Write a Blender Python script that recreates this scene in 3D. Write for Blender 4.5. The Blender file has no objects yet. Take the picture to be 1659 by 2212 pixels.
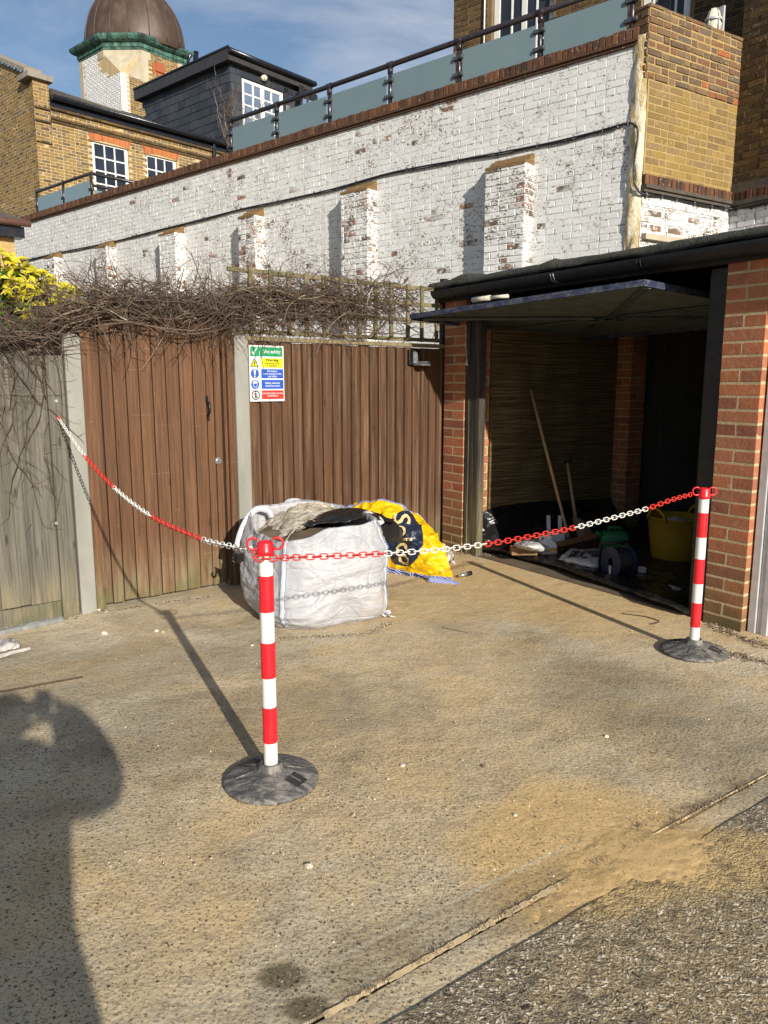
import bpy, bmesh, math, random
from mathutils import Vector, Matrix, noise as mnoise
random.seed(7)
R = math.radians
scn = bpy.context.scene

# ------------------------------------------------------------------ camera
F_PX, PITCH, CAM_H = 1650.0, R(9.63), 1.45
CX, CY = 829.5, 1106.0
cam_d = bpy.data.cameras.new("camera")
cam = bpy.data.objects.new("camera", cam_d)
scn.collection.objects.link(cam)
cam_d.sensor_fit = 'VERTICAL'; cam_d.sensor_height = 36.0
cam_d.lens = F_PX / 2212.0 * 36.0
cam_d.clip_start = 0.02; cam_d.clip_end = 3000
cam.location = (0, 0, CAM_H); cam.rotation_euler = (math.pi/2 - PITCH, 0, 0)
scn.camera = cam

# ------------------------------------------------------------------ light
SHX, SHY = -1.095, 2.355            # shadow of a 1 m upright on the ground
sun_dir = Vector((-SHX, -SHY, 1.0)).normalized()
elev = math.asin(sun_dir.z)
sd = bpy.data.lights.new("sun", 'SUN'); sd.energy = 5.0; sd.angle = R(0.55); sd.color = (1.0, 0.93, 0.82)
so = bpy.data.objects.new("sun", sd); scn.collection.objects.link(so)
so.rotation_euler = sun_dir.to_track_quat('Z', 'Y').to_euler(); so.location = (3, -6, 8)
world = bpy.data.worlds.new("World"); scn.world = world; world.use_nodes = True
wn = world.node_tree; wn.nodes.clear()
def wnode(t): return wn.nodes.new(t)
wo = wnode('ShaderNodeOutputWorld'); bg = wnode('ShaderNodeBackground')
sky = wnode('ShaderNodeTexSky'); sky.sky_type = 'NISHITA'; sky.sun_disc = False
sky.sun_elevation = elev; sky.sun_rotation = math.atan2(sun_dir.x, sun_dir.y)
sky.air_density = 1.0; sky.dust_density = 0.6; sky.ozone_density = 2.0
tc = wnode('ShaderNodeTexCoord'); mp = wnode('ShaderNodeMapping'); mp.inputs['Scale'].default_value = (1.0, 1.0, 2.6)
mp.inputs['Location'].default_value = (0.35, 0.1, 0.25)
n1 = wnode('ShaderNodeTexNoise'); n1.inputs['Scale'].default_value = 2.6; n1.inputs['Detail'].default_value = 9; n1.inputs['Roughness'].default_value = .62; n1.inputs['Distortion'].default_value = .5
rp = wnode('ShaderNodeValToRGB'); rp.color_ramp.elements[0].position = .42; rp.color_ramp.elements[1].position = .78
rp.color_ramp.elements[0].color = (0, 0, 0, 1); rp.color_ramp.elements[1].color = (.8, .8, .8, 1)
mx = wnode('ShaderNodeMix'); mx.data_type = 'RGBA'
wn.links.new(tc.outputs['Generated'], mp.inputs['Vector']); wn.links.new(mp.outputs[0], n1.inputs['Vector'])
wn.links.new(n1.outputs['Fac'], rp.inputs['Fac']); wn.links.new(rp.outputs['Color'], mx.inputs[0])
wn.links.new(sky.outputs[0], mx.inputs[6]); mx.inputs[7].default_value = (6.4, 6.6, 7.2, 1)
wn.links.new(mx.outputs[2], bg.inputs['Color']); bg.inputs['Strength'].default_value = 0.084
wn.links.new(bg.outputs[0], wo.inputs['Surface'])
scn.view_settings.view_transform = 'Standard'; scn.view_settings.look = 'None'
scn.view_settings.exposure = 0.40; scn.view_settings.gamma = 1.0
scn.cycles.max_bounces = 6; scn.cycles.use_denoising = True

# ------------------------------------------------------------------ measuring helpers
FW = Vector((0, math.cos(PITCH), -math.sin(PITCH))); UP = Vector((0, math.sin(PITCH), math.cos(PITCH)))
CAMP = Vector((0, 0, CAM_H))
def ray(px, py):
    d = Vector((1, 0, 0))*((px-CX)/F_PX) + UP*(-(py-CY)/F_PX) + FW
    return d / d.y
def P(px, py, Y): return CAMP + ray(px, py)*Y
def G(px, py, z=0.0):
    d = ray(px, py); t = (z-CAM_H)/d.z
    return CAMP + d*t
class Fr:
    """vertical plane frame: u along, n towards the yard, z up"""
    def __init__(s, p0, d):
        s.o = Vector((p0[0], p0[1], 0)); s.u = Vector((d[0], d[1], 0)).normalized()
        n = Vector((s.u.y, -s.u.x, 0))
        if n.dot(Vector((0, 0, 0)) - s.o) < 0: n = -n
        s.n = n
    def pt(s, u, n, z): return s.o + s.u*u + s.n*n + Vector((0, 0, z))
    def px(s, x, y, n=0.0):
        d = ray(x, y); o = s.o + s.n*n
        t = (o - CAMP).dot(s.n) / d.dot(s.n)
        p = CAMP + d*t
        return (p - o).dot(s.u), p.z
    def U(s, x, y, n=0.0): return s.px(x, y, n)[0]
    def Z(s, x, y, n=0.0): return s.px(x, y, n)[1]

# ------------------------------------------------------------------ mesh builder
class MB:
    def __init__(s): s.v = []; s.f = []; s.r = []; s.m = []; s.sm = []; s.k = 0.0; s.mi = 0; s.smooth = False; s.uv = None
    def face(s, idx, r=None):
        s.f.append(idx); s.r.append(s.k if r is None else r); s.m.append(s.mi); s.sm.append(s.smooth)
    def quad(s, a, b, c, d):
        i = len(s.v); s.v += [a, b, c, d]; s.face((i, i+1, i+2, i+3))
    def poly(s, pts):
        i = len(s.v); s.v += list(pts); s.face(tuple(range(i, i+len(pts))))
    def hexa(s, p):
        """p: 8 points, 0-3 bottom loop, 4-7 top loop"""
        i = len(s.v); s.v += list(p)
        for q in ((0,3,2,1),(4,5,6,7),(0,1,5,4),(1,2,6,5),(2,3,7,6),(3,0,4,7)): s.face(tuple(i+k for k in q))
    def box(s, fr, u0, u1, n0, n1, z0, z1):
        s.hexa([fr.pt(u0,n0,z0), fr.pt(u1,n0,z0), fr.pt(u1,n1,z0), fr.pt(u0,n1,z0),
                fr.pt(u0,n0,z1), fr.pt(u1,n0,z1), fr.pt(u1,n1,z1), fr.pt(u0,n1,z1)])
    def bar(s, a, b, w, h, up=Vector((0,0,1)), w2=None, h2=None):
        a = Vector(a); b = Vector(b); d = (b-a).normalized()
        x = d.cross(up)
        if x.length < 1e-4: x = d.cross(Vector((1,0,0)))
        x.normalize(); y = x.cross(d)
        w2 = w if w2 is None else w2; h2 = h if h2 is None else h2
        q = lambda c, W, H: [c - x*W/2 - y*H/2, c + x*W/2 - y*H/2, c + x*W/2 + y*H/2, c - x*W/2 + y*H/2]
        s.hexa(q(a, w, h) + q(b, w2, h2))
    def tube(s, pts, r, n=8, cap=True, smooth=True):
        pts = [Vector(p) for p in pts]; m = len(pts); base = len(s.v)
        rs = r if isinstance(r, (list, tuple)) else [r]*m
        prev = None
        for i, p in enumerate(pts):
            d = (pts[min(i+1, m-1)] - pts[max(i-1, 0)])
            if d.length < 1e-9: d = Vector((0,0,1))
            d.normalize()
            if prev is None:
                x = d.cross(Vector((0,0,1)))
                if x.length < .05: x = d.cross(Vector((0,1,0)))
            else: x = prev - d*prev.dot(d)
            if x.length < 1e-6: x = d.orthogonal()
            x.normalize(); prev = x; y = d.cross(x)
            for k in range(n):
                a = 2*math.pi*k/n
                s.v.append(p + (x*math.cos(a) + y*math.sin(a))*rs[i])
        old = s.smooth; s.smooth = smooth
        for i in range(m-1):
            for k in range(n):
                k2 = (k+1) % n
                s.face((base+i*n+k, base+i*n+k2, base+(i+1)*n+k2, base+(i+1)*n+k))
        s.smooth = False
        if cap:
            s.face(tuple(base+k for k in range(n))[::-1]); s.face(tuple(base+(m-1)*n+k for k in range(n)))
        s.smooth = old
    def lathe(s, c, prof, n=24, smooth=True, sx=1.0, sy=1.0, mats=None):
        """prof: list of (r, z)"""
        c = Vector(c); base = len(s.v); old = s.smooth; s.smooth = smooth; om = s.mi
        for r, z in prof:
            for k in range(n):
                a = 2*math.pi*k/n
                s.v.append(c + Vector((math.cos(a)*r*sx, math.sin(a)*r*sy, z)))
        for i in range(len(prof)-1):
            if mats: s.mi = mats[i]
            for k in range(n):
                k2 = (k+1) % n
                s.face((base+i*n+k, base+i*n+k2, base+(i+1)*n+k2, base+(i+1)*n+k))
        s.smooth = False
        if mats: s.mi = mats[-1]
        s.face(tuple(base+(len(prof)-1)*n+k for k in range(n)))
        s.smooth = old; s.mi = om
    def grid(s, pts, close=False, smooth=True):
        """pts[i][j]"""
        base = len(s.v); a = len(pts); b = len(pts[0]); old = s.smooth; s.smooth = smooth
        for row in pts: s.v += [Vector(p) for p in row]
        for i in range(a-1):
            for j in range(b if close else b-1):
                j2 = (j+1) % b
                s.face((base+i*b+j, base+i*b+j2, base+(i+1)*b+j2, base+(i+1)*b+j))
        s.smooth = old

def origin_of(parent):
    return Vector(parent['_o']) if parent is not None else Vector((0,0,0))
def obj(name, mb, mats, parent=None, label=None, solid=0.0, bevel=0.0, tri_uv=True, origin=None, fixn=False):
    if not isinstance(mats, (list, tuple)): mats = [mats]
    vs = mb.v
    if parent is not None: O = origin_of(parent)
    elif origin is not None: O = Vector(origin)
    else:
        xs = [v[0] for v in vs]; ys = [v[1] for v in vs]; zs = [v[2] for v in vs]
        O = Vector(((min(xs)+max(xs))/2, (min(ys)+max(ys))/2, min(zs)))
    me = bpy.data.meshes.new(name)
    me.from_pydata([tuple(Vector(v)-O) for v in vs], [], mb.f)
    for m in mats: me.materials.append(m)
    me.polygons.foreach_set('material_index', mb.m)
    me.polygons.foreach_set('use_smooth', mb.sm)
    at = me.attributes.new('rnd', 'FLOAT', 'FACE'); at.data.foreach_set('value', mb.r)
    uvl = me.uv_layers.new(name='UVMap'); co = [0.0]*(2*len(me.loops)); k = 0
    for fi, f in enumerate(mb.f):
        a, b, c = (Vector(vs[f[0]]), Vector(vs[f[1]]), Vector(vs[f[2]]))
        nn = (b-a).cross(c-a)
        if len(f) > 3: nn = (c-a).cross(Vector(vs[f[3]])-b)
        ln = nn.length
        if ln > 1e-12: nn = nn/ln
        if abs(nn.z) > .75: tu = Vector((1,0,0)); tv = Vector((0,1,0))
        else:
            tu = Vector((-nn.y, nn.x, 0)); 
            if tu.length < 1e-6: tu = Vector((1,0,0))
            tu.normalize(); tv = Vector((0,0,1))
        for i in f:
            co[k] = tu.dot(vs[i]); co[k+1] = tv.dot(vs[i]); k += 2
    uvl.data.foreach_set('uv', co)
    me.validate(); me.update()
    if fixn:
        bm = bmesh.new(); bm.from_mesh(me); bmesh.ops.remove_doubles(bm, verts=bm.verts, dist=1e-5)
        bmesh.ops.recalc_face_normals(bm, faces=bm.faces); bm.to_mesh(me); bm.free()
    o = bpy.data.objects.new(name, me); scn.collection.objects.link(o)
    o['_o'] = tuple(O)
    if parent is not None: o.parent = parent
    else: o.location = O
    if label: o['label'] = label
    if bevel:
        md = o.modifiers.new('bevel', 'BEVEL'); md.width = bevel; md.segments = 2; md.limit_method = 'ANGLE'
    if solid:
        md = o.modifiers.new('solid', 'SOLIDIFY'); md.thickness = solid; md.offset = -1
    return o
def thing(name, loc, label, cat, group=None):
    o = bpy.data.objects.new(name, None); scn.collection.objects.link(o)
    o.empty_display_size = .2; o.location = loc; o['_o'] = tuple(loc)
    o['label'] = label; o['category'] = cat
    if group: o['group'] = group
    return o
def tag(o, label, cat, group=None, kind=None):
    o['label'] = label
    if cat: o['category'] = cat
    if group: o['group'] = group
    if kind: o['kind'] = kind
    return o
def struct(o):
    o['kind'] = 'structure'; return o

# ------------------------------------------------------------------ material helper
class S:
    def __init__(s, name, rough=.8, metal=0.0, spec=.5):
        s.m = bpy.data.materials.new(name); s.m.use_nodes = True; s.nt = s.m.node_tree
        s.b = s.nt.nodes['Principled BSDF']; s.b.inputs['Roughness'].default_value = rough
        s.b.inputs['Metallic'].default_value = metal; s.b.inputs['Specular IOR Level'].default_value = spec
        s.tc = s.nt.nodes.new('ShaderNodeTexCoord')
    def put(s, sock, v):
        if isinstance(v, bpy.types.NodeSocket): s.nt.links.new(v, sock)
        elif isinstance(v, (tuple, list)) and len(v) == 3 and sock.type == 'RGBA': sock.default_value = (*v, 1)
        elif isinstance(v, (int, float)) and sock.type == 'RGBA': sock.default_value = (v, v, v, 1)
        elif isinstance(v, (int, float)) and sock.type == 'VECTOR': sock.default_value = (v, v, v)
        else: sock.default_value = v
    def pos(s):
        return s.nt.nodes.new('ShaderNodeNewGeometry').outputs['Position']
    def scale(s, vec, sc, loc=(0,0,0), rot=(0,0,0)):
        n = s.nt.nodes.new('ShaderNodeMapping'); s.put(n.inputs['Vector'], vec); n.inputs['Scale'].default_value = sc
        n.inputs['Location'].default_value = loc; n.inputs['Rotation'].default_value = rot
        return n.outputs[0]
    def uv(s): return s.tc.outputs['UV']
    def ob(s): return s.tc.outputs['Object']
    def attr(s, name='rnd'):
        n = s.nt.nodes.new('ShaderNodeAttribute'); n.attribute_name = name; return n.outputs['Fac']
    def noise(s, vec, scale=5, detail=4, rough=.55, dist=0.0, col=False):
        n = s.nt.nodes.new('ShaderNodeTexNoise'); s.put(n.inputs['Vector'], vec)
        n.inputs['Scale'].default_value = scale; n.inputs['Detail'].default_value = detail
        n.inputs['Roughness'].default_value = rough; n.inputs['Distortion'].default_value = dist
        return n.outputs['Color' if col else 'Fac']
    def voro(s, vec, scale=5, feature='F1', out='Distance', rnd=1.0):
        n = s.nt.nodes.new('ShaderNodeTexVoronoi'); s.put(n.inputs['Vector'], vec); n.feature = feature
        n.inputs['Scale'].default_value = scale; n.inputs['Randomness'].default_value = rnd
        return n.outputs[out]
    def ramp(s, fac, stops, interp='LINEAR'):
        n = s.nt.nodes.new('ShaderNodeValToRGB'); s.put(n.inputs['Fac'], fac); cr = n.color_ramp; cr.interpolation = interp
        while len(cr.elements) < len(stops): cr.elements.new(.5)
        for e, (p, c) in zip(cr.elements, stops):
            e.position = p; e.color = (c, c, c, 1) if isinstance(c, (int, float)) else (*c, 1)
        return n.outputs['Color']
    def mix(s, fac, a, b, blend='MIX'):
        n = s.nt.nodes.new('ShaderNodeMix'); n.data_type = 'RGBA'; n.blend_type = blend
        s.put(n.inputs[0], fac); s.put(n.inputs[6], a); s.put(n.inputs[7], b); return n.outputs[2]
    def math(s, op, a, b=0.0, clamp=False):
        n = s.nt.nodes.new('ShaderNodeMath'); n.operation = op; n.use_clamp = clamp
        s.put(n.inputs[0], a); s.put(n.inputs[1], b); return n.outputs[0]
    def sep(s, vec):
        n = s.nt.nodes.new('ShaderNodeSeparateXYZ'); s.put(n.inputs[0], vec); return n.outputs
    def smooth(s, v, a, b):
        n = s.nt.nodes.new('ShaderNodeMapRange'); n.interpolation_type = 'SMOOTHSTEP'
        s.put(n.inputs['Value'], v); n.inputs['From Min'].default_value = a; n.inputs['From Max'].default_value = b
        return n.outputs[0]
    def bump(s, h, strength=.5, dist=.01, normal=None):
        n = s.nt.nodes.new('ShaderNodeBump'); s.put(n.inputs['Height'], h); n.inputs['Strength'].default_value = strength
        n.inputs['Distance'].default_value = dist
        if normal is not None: s.put(n.inputs['Normal'], normal)
        return n.outputs[0]
    def col(s, c): s.put(s.b.inputs['Base Color'], c); return s
    def nrm(s, c): s.put(s.b.inputs['Normal'], c); return s
    def rough(s, c): s.put(s.b.inputs['Roughness'], c); return s
    def ell(s, pos, cx, cy, ax, ay, ang, nz, amp=.5):
        """soft noisy ellipse mask on the ground plane"""
        v = s.scale(pos, (1, 1, 0), (0, 0, 0)); n = s.nt.nodes.new('ShaderNodeMapping'); n.vector_type = 'TEXTURE'
        s.put(n.inputs['Vector'], v); n.inputs['Location'].default_value = (cx, cy, 0); n.inputs['Rotation'].default_value = (0, 0, ang)
        n.inputs['Scale'].default_value = (ax, ay, 1)
        l = s.nt.nodes.new('ShaderNodeVectorMath'); l.operation = 'LENGTH'; s.put(l.inputs[0], n.outputs[0])
        d = s.math('ADD', l.outputs['Value'], s.math('MULTIPLY', s.math('SUBTRACT', nz, .5), amp))
        return s.math('SUBTRACT', 1.0, s.smooth(d, .55, 1.15))

def plain(name, c, rough=.6, metal=0.0, var=.25, scale=14, bump=.15, spec=.5):
    s = S(name, rough, metal, spec); n = s.noise(s.ob(), scale, 5, .6)
    dk = tuple(x*(1-var) for x in c); lt = tuple(min(1, x*(1+var*.6)) for x in c)
    s.col(s.ramp(n, [(.3, dk), (.7, lt)]))
    s.rough(s.ramp(s.noise(s.ob(), scale*2.3, 3), [(.3, max(.05, rough-.1)), (.7, min(1, rough+.12))]))
    if bump: s.nrm(s.bump(s.noise(s.ob(), scale*6, 4), bump, .004))
    return s.m
# ------------------------------------------------------------------ materials
def brick_mat(name, cols, soot=.3, sootc=(.035,.028,.02), moss=False, bumpd=.006):
    s = S(name, .9, 0, .25); r = s.attr(); n = s.noise(s.ob(), 9, 6, .65); fine = s.noise(s.ob(), 70, 6, .7)
    c = s.ramp(r, [(i/(len(cols)-1) if len(cols) > 1 else 0, k) for i, k in enumerate(cols)])
    c = s.mix(s.ramp(fine, [(.35, .45), (.62, 0)]), c, s.mix(.6, c, (.04,.03,.02)))
    c = s.mix(s.ramp(n, [(.55, 0), (.75, soot)]), c, sootc)
    c = s.mix(s.ramp(s.noise(s.ob(), 26, 3), [(.6, 0), (.72, .35)]), c, (.5,.42,.3))
    if moss:
        z = s.sep(s.ob())[2]
        k = s.math('MULTIPLY', s.math('SUBTRACT', 1, s.smooth(z, .08, .65)), s.ramp(s.noise(s.ob(), 5, 5), [(.35, .45), (.6, 1)]))
        c = s.mix(s.math('MULTIPLY', k, .88), c, (.11,.105,.05))
        c = s.mix(s.ramp(s.noise(s.ob(), 3.2, 5, .7), [(.48, 0), (.66, .45)]), c, (.16,.075,.045))
    s.col(c); s.nrm(s.bump(fine, .5, bumpd, s.bump(s.noise(s.ob(), 24, 3), .4, bumpd))); return s.m
def mortar_mat(name, c):
    s = S(name, .95, 0, .2); f = s.noise(s.ob(), 60, 6, .7)
    s.col(s.mix(s.ramp(s.noise(s.ob(), 5, 5), [(.35, 0), (.7, .5)]), s.ramp(f, [(.3, tuple(x*.65 for x in c)), (.7, c)]), tuple(x*.45 for x in c)))
    s.nrm(s.bump(f, .7, .006)); return s.m
M = {}
M['red_brick'] = brick_mat('red brick', [(.36,.12,.055),(.48,.17,.075),(.40,.16,.085),(.52,.19,.085),(.28,.10,.06)], .25, (.10,.07,.04), True)
M['red_mortar'] = mortar_mat('sandy mortar', (.62,.48,.28))
M['stock'] = brick_mat('yellow stock brick', [(.27,.165,.055),(.16,.10,.045),(.23,.15,.06),(.31,.20,.07),(.20,.155,.10),(.09,.062,.035),(.29,.18,.06),(.26,.175,.08)], .5)
M['stock_mortar'] = mortar_mat('pale lime mortar', (.62,.48,.26))
M['stock_yellow'] = brick_mat('bright yellow stock brick', [(.24,.155,.048),(.30,.20,.06),(.19,.125,.05),(.27,.185,.085),(.22,.145,.05),(.32,.215,.07)], .35)
M['yellow_mortar'] = mortar_mat('golden mortar', (.46,.335,.145))
M['rubble'] = brick_mat('crumbling brown rubble', [(.20,.12,.05),(.26,.17,.075)], .5)
M['stock_dark'] = brick_mat('shade darkened stock brick', [(.09,.055,.022),(.05,.035,.018),(.12,.072,.028),(.07,.042,.024),(.15,.088,.032),(.04,.03,.02)], .6)  # brick and mortar tones lowered to paint in the right-hand return's shade
M['stock_dark_mortar'] = mortar_mat('shade darkened mortar', (.24,.17,.09))
M['stock_old'] = brick_mat('reclaimed mixed brick', [(.16,.095,.05),(.09,.068,.05),(.21,.13,.065),(.18,.085,.05),(.12,.095,.07),(.22,.14,.075),(.14,.09,.05),(.36,.11,.04)], .5)
M['coping_brick'] = brick_mat('brown coping brick', [(.085,.042,.026),(.125,.055,.03),(.05,.032,.025),(.19,.085,.04),(.065,.036,.028)], .5)
M['arch_brick'] = brick_mat('orange gauged brick', [(.42,.13,.04),(.50,.16,.05),(.36,.10,.04)], .1)
def white_brick(bias=0.0, nm='peeling white masonry paint'):
    s = S(nm, .75, 0, .35); r = s.attr(); ob = s.ob()
    big = s.noise(ob, .9, 4, .6); mid = s.noise(ob, 5.5, 5, .65); hi = s.noise(s.scale(ob, (30, 30, 42)), 1, 6, .75, .6)
    # thin patchy scars
    m1 = s.math('ADD', s.math('MULTIPLY', hi, .75), s.math('MULTIPLY', mid, .30)); m1 = s.math('ADD', m1, s.math('MULTIPLY', big, .30)); m1 = s.math('ADD', m1, bias-.118)
    scars = s.ramp(m1, [(.630, 0), (.650, 1)])
    # whole bricks that lost their paint
    whole = s.math('MULTIPLY', s.ramp(r, [(.95-bias*2.2, 0), (.955-bias*2.2, 1)], 'LINEAR'), s.ramp(s.noise(ob, 17, 5, .7), [(.40, 0), (.46, 1)]))
    whole = s.math('MULTIPLY', whole, s.ramp(big, [(.50-bias*2, 0), (.56-bias*2, 1)]))
    edge = s.math('MULTIPLY', s.ramp(mid, [(.58-bias, 0), (.64-bias, 1)]), s.ramp(s.noise(ob, 45, 5, .8), [(.54, 0), (.58, 1)]))
    peel = s.math('MAXIMUM', s.math('MAXIMUM', scars, whole), edge)
    under = s.ramp(s.noise(ob, 7, 4), [(.36, (.06,.05,.04)), (.50, (.15,.115,.085)), (.56, (.24,.12,.075)), (.70, (.34,.14,.085))])
    paint = s.ramp(s.noise(ob, 3.2, 6, .65), [(.3, (.56,.57,.565)), (.55, (.645,.65,.64)), (.75, (.70,.695,.675))])
    paint = s.mix(s.ramp(s.noise(s.scale(ob, (7, 7, 1.2)), 1, 5), [(.55, 0), (.75, .35)]), paint, (.44,.40,.33))
    s.col(s.mix(peel, paint, under))
    h = s.math('SUBTRACT', s.math('MULTIPLY', s.noise(ob, 38, 5, .6), .6), peel)
    s.nrm(s.bump(h, .6, .005)); return s.m
M['white_brick'] = white_brick()
M['worn_brick'] = white_brick(.038, 'heavily worn white paint')
def white_mortar():
    s = S('painted joints', .8, 0, .3); ob = s.ob()
    k = s.noise(s.scale(ob, (22, 22, 30)), 1, 6, .7)
    s.col(s.ramp(k, [(.42, (.64,.64,.63)), (.56, (.54,.53,.51)), (.615, (.11,.085,.065)), (.68, (.22,.13,.08))]))
    s.nrm(s.bump(k, .6, .008)); return s.m
M['white_mortar'] = white_mortar()
def stained_plaster():
    s = S('stained old render', .85, 0, .3); ob = s.ob()
    k = s.noise(s.scale(ob, (5, 5, 1.6)), 1.6, 7, .72, 1.0)
    c = s.ramp(k, [(.36, (.72,.68,.58)), (.47, (.66,.58,.42)), (.55, (.42,.28,.09)), (.62, (.60,.50,.33)), (.72, (.15,.09,.05))])
    s.col(c); s.nrm(s.bump(s.noise(ob, 12, 7, .7), .9, .03)); return s.m
M['stained'] = stained_plaster()
def concrete(name, c, pores=True):
    s = S(name, .9, 0, .25); ob = s.ob(); f = s.noise(ob, 45, 6, .7)
    a = s.ramp(s.noise(s.scale(ob, (3, 3, 1.2)), 1.5, 6, .6), [(.3, tuple(x*.72 for x in c)), (.65, c), (.8, tuple(min(1, x*1.15) for x in c))])
    v = s.ramp(s.voro(ob, 60), [(.10, .7), (.2, 0)]); v = s.math('MULTIPLY', v, s.ramp(f, [(.5, 0), (.6, 1)]))
    s.col(s.mix(v, a, tuple(x*.35 for x in c))); s.nrm(s.bump(s.math('SUBTRACT', f, v), .5, .005)); return s.m
M['post_concrete'] = concrete('fence post concrete', (.29,.285,.25))
M['stone'] = concrete('weathered stone', (.46,.40,.29))
M['cap_stone'] = concrete('coping stone', (.28,.25,.21))
def wood(name, cols, grain=1.0, bleach=(.40,.33,.24), worn=.3, green=0.0, rough=.8, lowz=.45, scratch=False):
    s = S(name, rough, 0, .3); r = s.attr(); uv = s.uv()
    off = s.nt.nodes.new('ShaderNodeCombineXYZ'); s.put(off.inputs[0], s.math('MULTIPLY', r, 7.3)); s.put(off.inputs[1], s.math('MULTIPLY', r, 13.7))
    va = s.nt.nodes.new('ShaderNodeVectorMath'); va.operation = 'ADD'; s.put(va.inputs[0], uv); s.put(va.inputs[1], off.outputs[0]); u = va.outputs[0]
    g = s.noise(s.scale(u, (55, 1.5, 1)), 1, 7, .65, 1.2); g2 = s.noise(s.scale(u, (160, 5, 1)), 1, 5, .7)
    c = s.ramp(r, [(i/(len(cols)-1), k) for i, k in enumerate(cols)])
    c = s.mix(s.ramp(g, [(.38, .75*grain), (.58, 0)]), c, s.mix(.72, c, (.012,.008,.005)))
    c = s.mix(s.ramp(g2, [(.58, 0), (.72, .35*grain)]), c, bleach)
    kn = s.voro(s.scale(u, (13, 3.4, 1)), 1, 'F1', 'Distance'); knm = s.ramp(kn, [(.05, .9), (.11, .6), (.13, .0)])
    c = s.mix(knm, c, s.mix(.75, c, (.015,.008,.004)))
    w = s.noise(s.scale(u, (26, .9, 1)), 1, 7, .7, .6)
    c = s.mix(s.ramp(w, [(.60-worn*.25, 0), (.72, worn)]), c, bleach)
    z = s.sep(s.uv())[1]
    low = s.math('MULTIPLY', s.math('SUBTRACT', 1, s.smooth(z, .05, lowz)), s.ramp(s.noise(s.scale(u, (24, 2.0, 1)), 1, 6, .7), [(.38, 0), (.62, 1)]))
    c = s.mix(s.math('MULTIPLY', low, .8), c, (.25,.20,.12))
    low2 = s.math('MULTIPLY', s.math('SUBTRACT', 1, s.smooth(z, .0, lowz*.7)), s.ramp(s.noise(u, 5, 5), [(.45, 0), (.6, 1)]))
    c = s.mix(s.math('MULTIPLY', low2, .6), c, (.085,.10,.035))
    if green: c = s.mix(s.math('MULTIPLY', s.ramp(s.noise(uv, 2.2, 5, .7), [(.42, 0), (.65, 1)]), green), c, (.10,.115,.05))
    if scratch:
        d = s.noise(s.scale(uv, (1.6, 34, 1), rot=(0, 0, R(6))), 1, 4, .5, 1.6); q = s.noise(uv, 2.4, 3)
        c = s.mix(s.math('MULTIPLY', s.ramp(d, [(.69, 0), (.705, .8), (.73, 0)]), s.ramp(q, [(.42, 0), (.58, 1)])), c, (.42,.30,.20))
    s.col(c); s.nrm(s.bump(s.math('ADD', g, s.math('MULTIPLY', g2, .5)), .35, .004, None)); return s.m
M['gate_wood'] = wood('brown stained gate boards', [(.098,.045,.021),(.125,.058,.027),(.15,.071,.034),(.11,.051,.024)], .9, (.36,.22,.12), .22, 0, .7, .5, True)
M['fence_wood'] = wood('weathered brown featheredge', [(.075,.036,.018),(.098,.047,.024),(.12,.059,.031),(.085,.041,.021)], .8, (.36,.25,.155), .45, 0, .8, .55)
M['grey_wood'] = wood('silvered greenish boards', [(.095,.09,.074),(.15,.143,.118),(.125,.115,.092),(.085,.081,.070)], 1.0, (.27,.26,.22), .45, .10, .85, .4)
M['rail_wood'] = wood('weathered softwood rail', [(.24,.18,.105),(.19,.14,.08),(.28,.21,.13)], .8, (.42,.36,.26), .4, .3, .85, .01)
M['trellis_wood'] = wood('mossy trellis batten', [(.17,.14,.07),(.13,.10,.055),(.20,.17,.085)], .8, (.30,.27,.17), .3, .8, .9, .01)
M['jamb_wood'] = wood('flaking black painted timber', [(.022,.02,.018),(.032,.03,.027)], .8, (.22,.185,.135), .55, .15, .8, .9)
M['handle_wood'] = plain('pale wooden handle', (.50,.34,.18), .55, 0, .2, 10)
M['head_wood'] = plain('varnished broom block', (.26,.13,.06), .5, 0, .3, 12)
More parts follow.
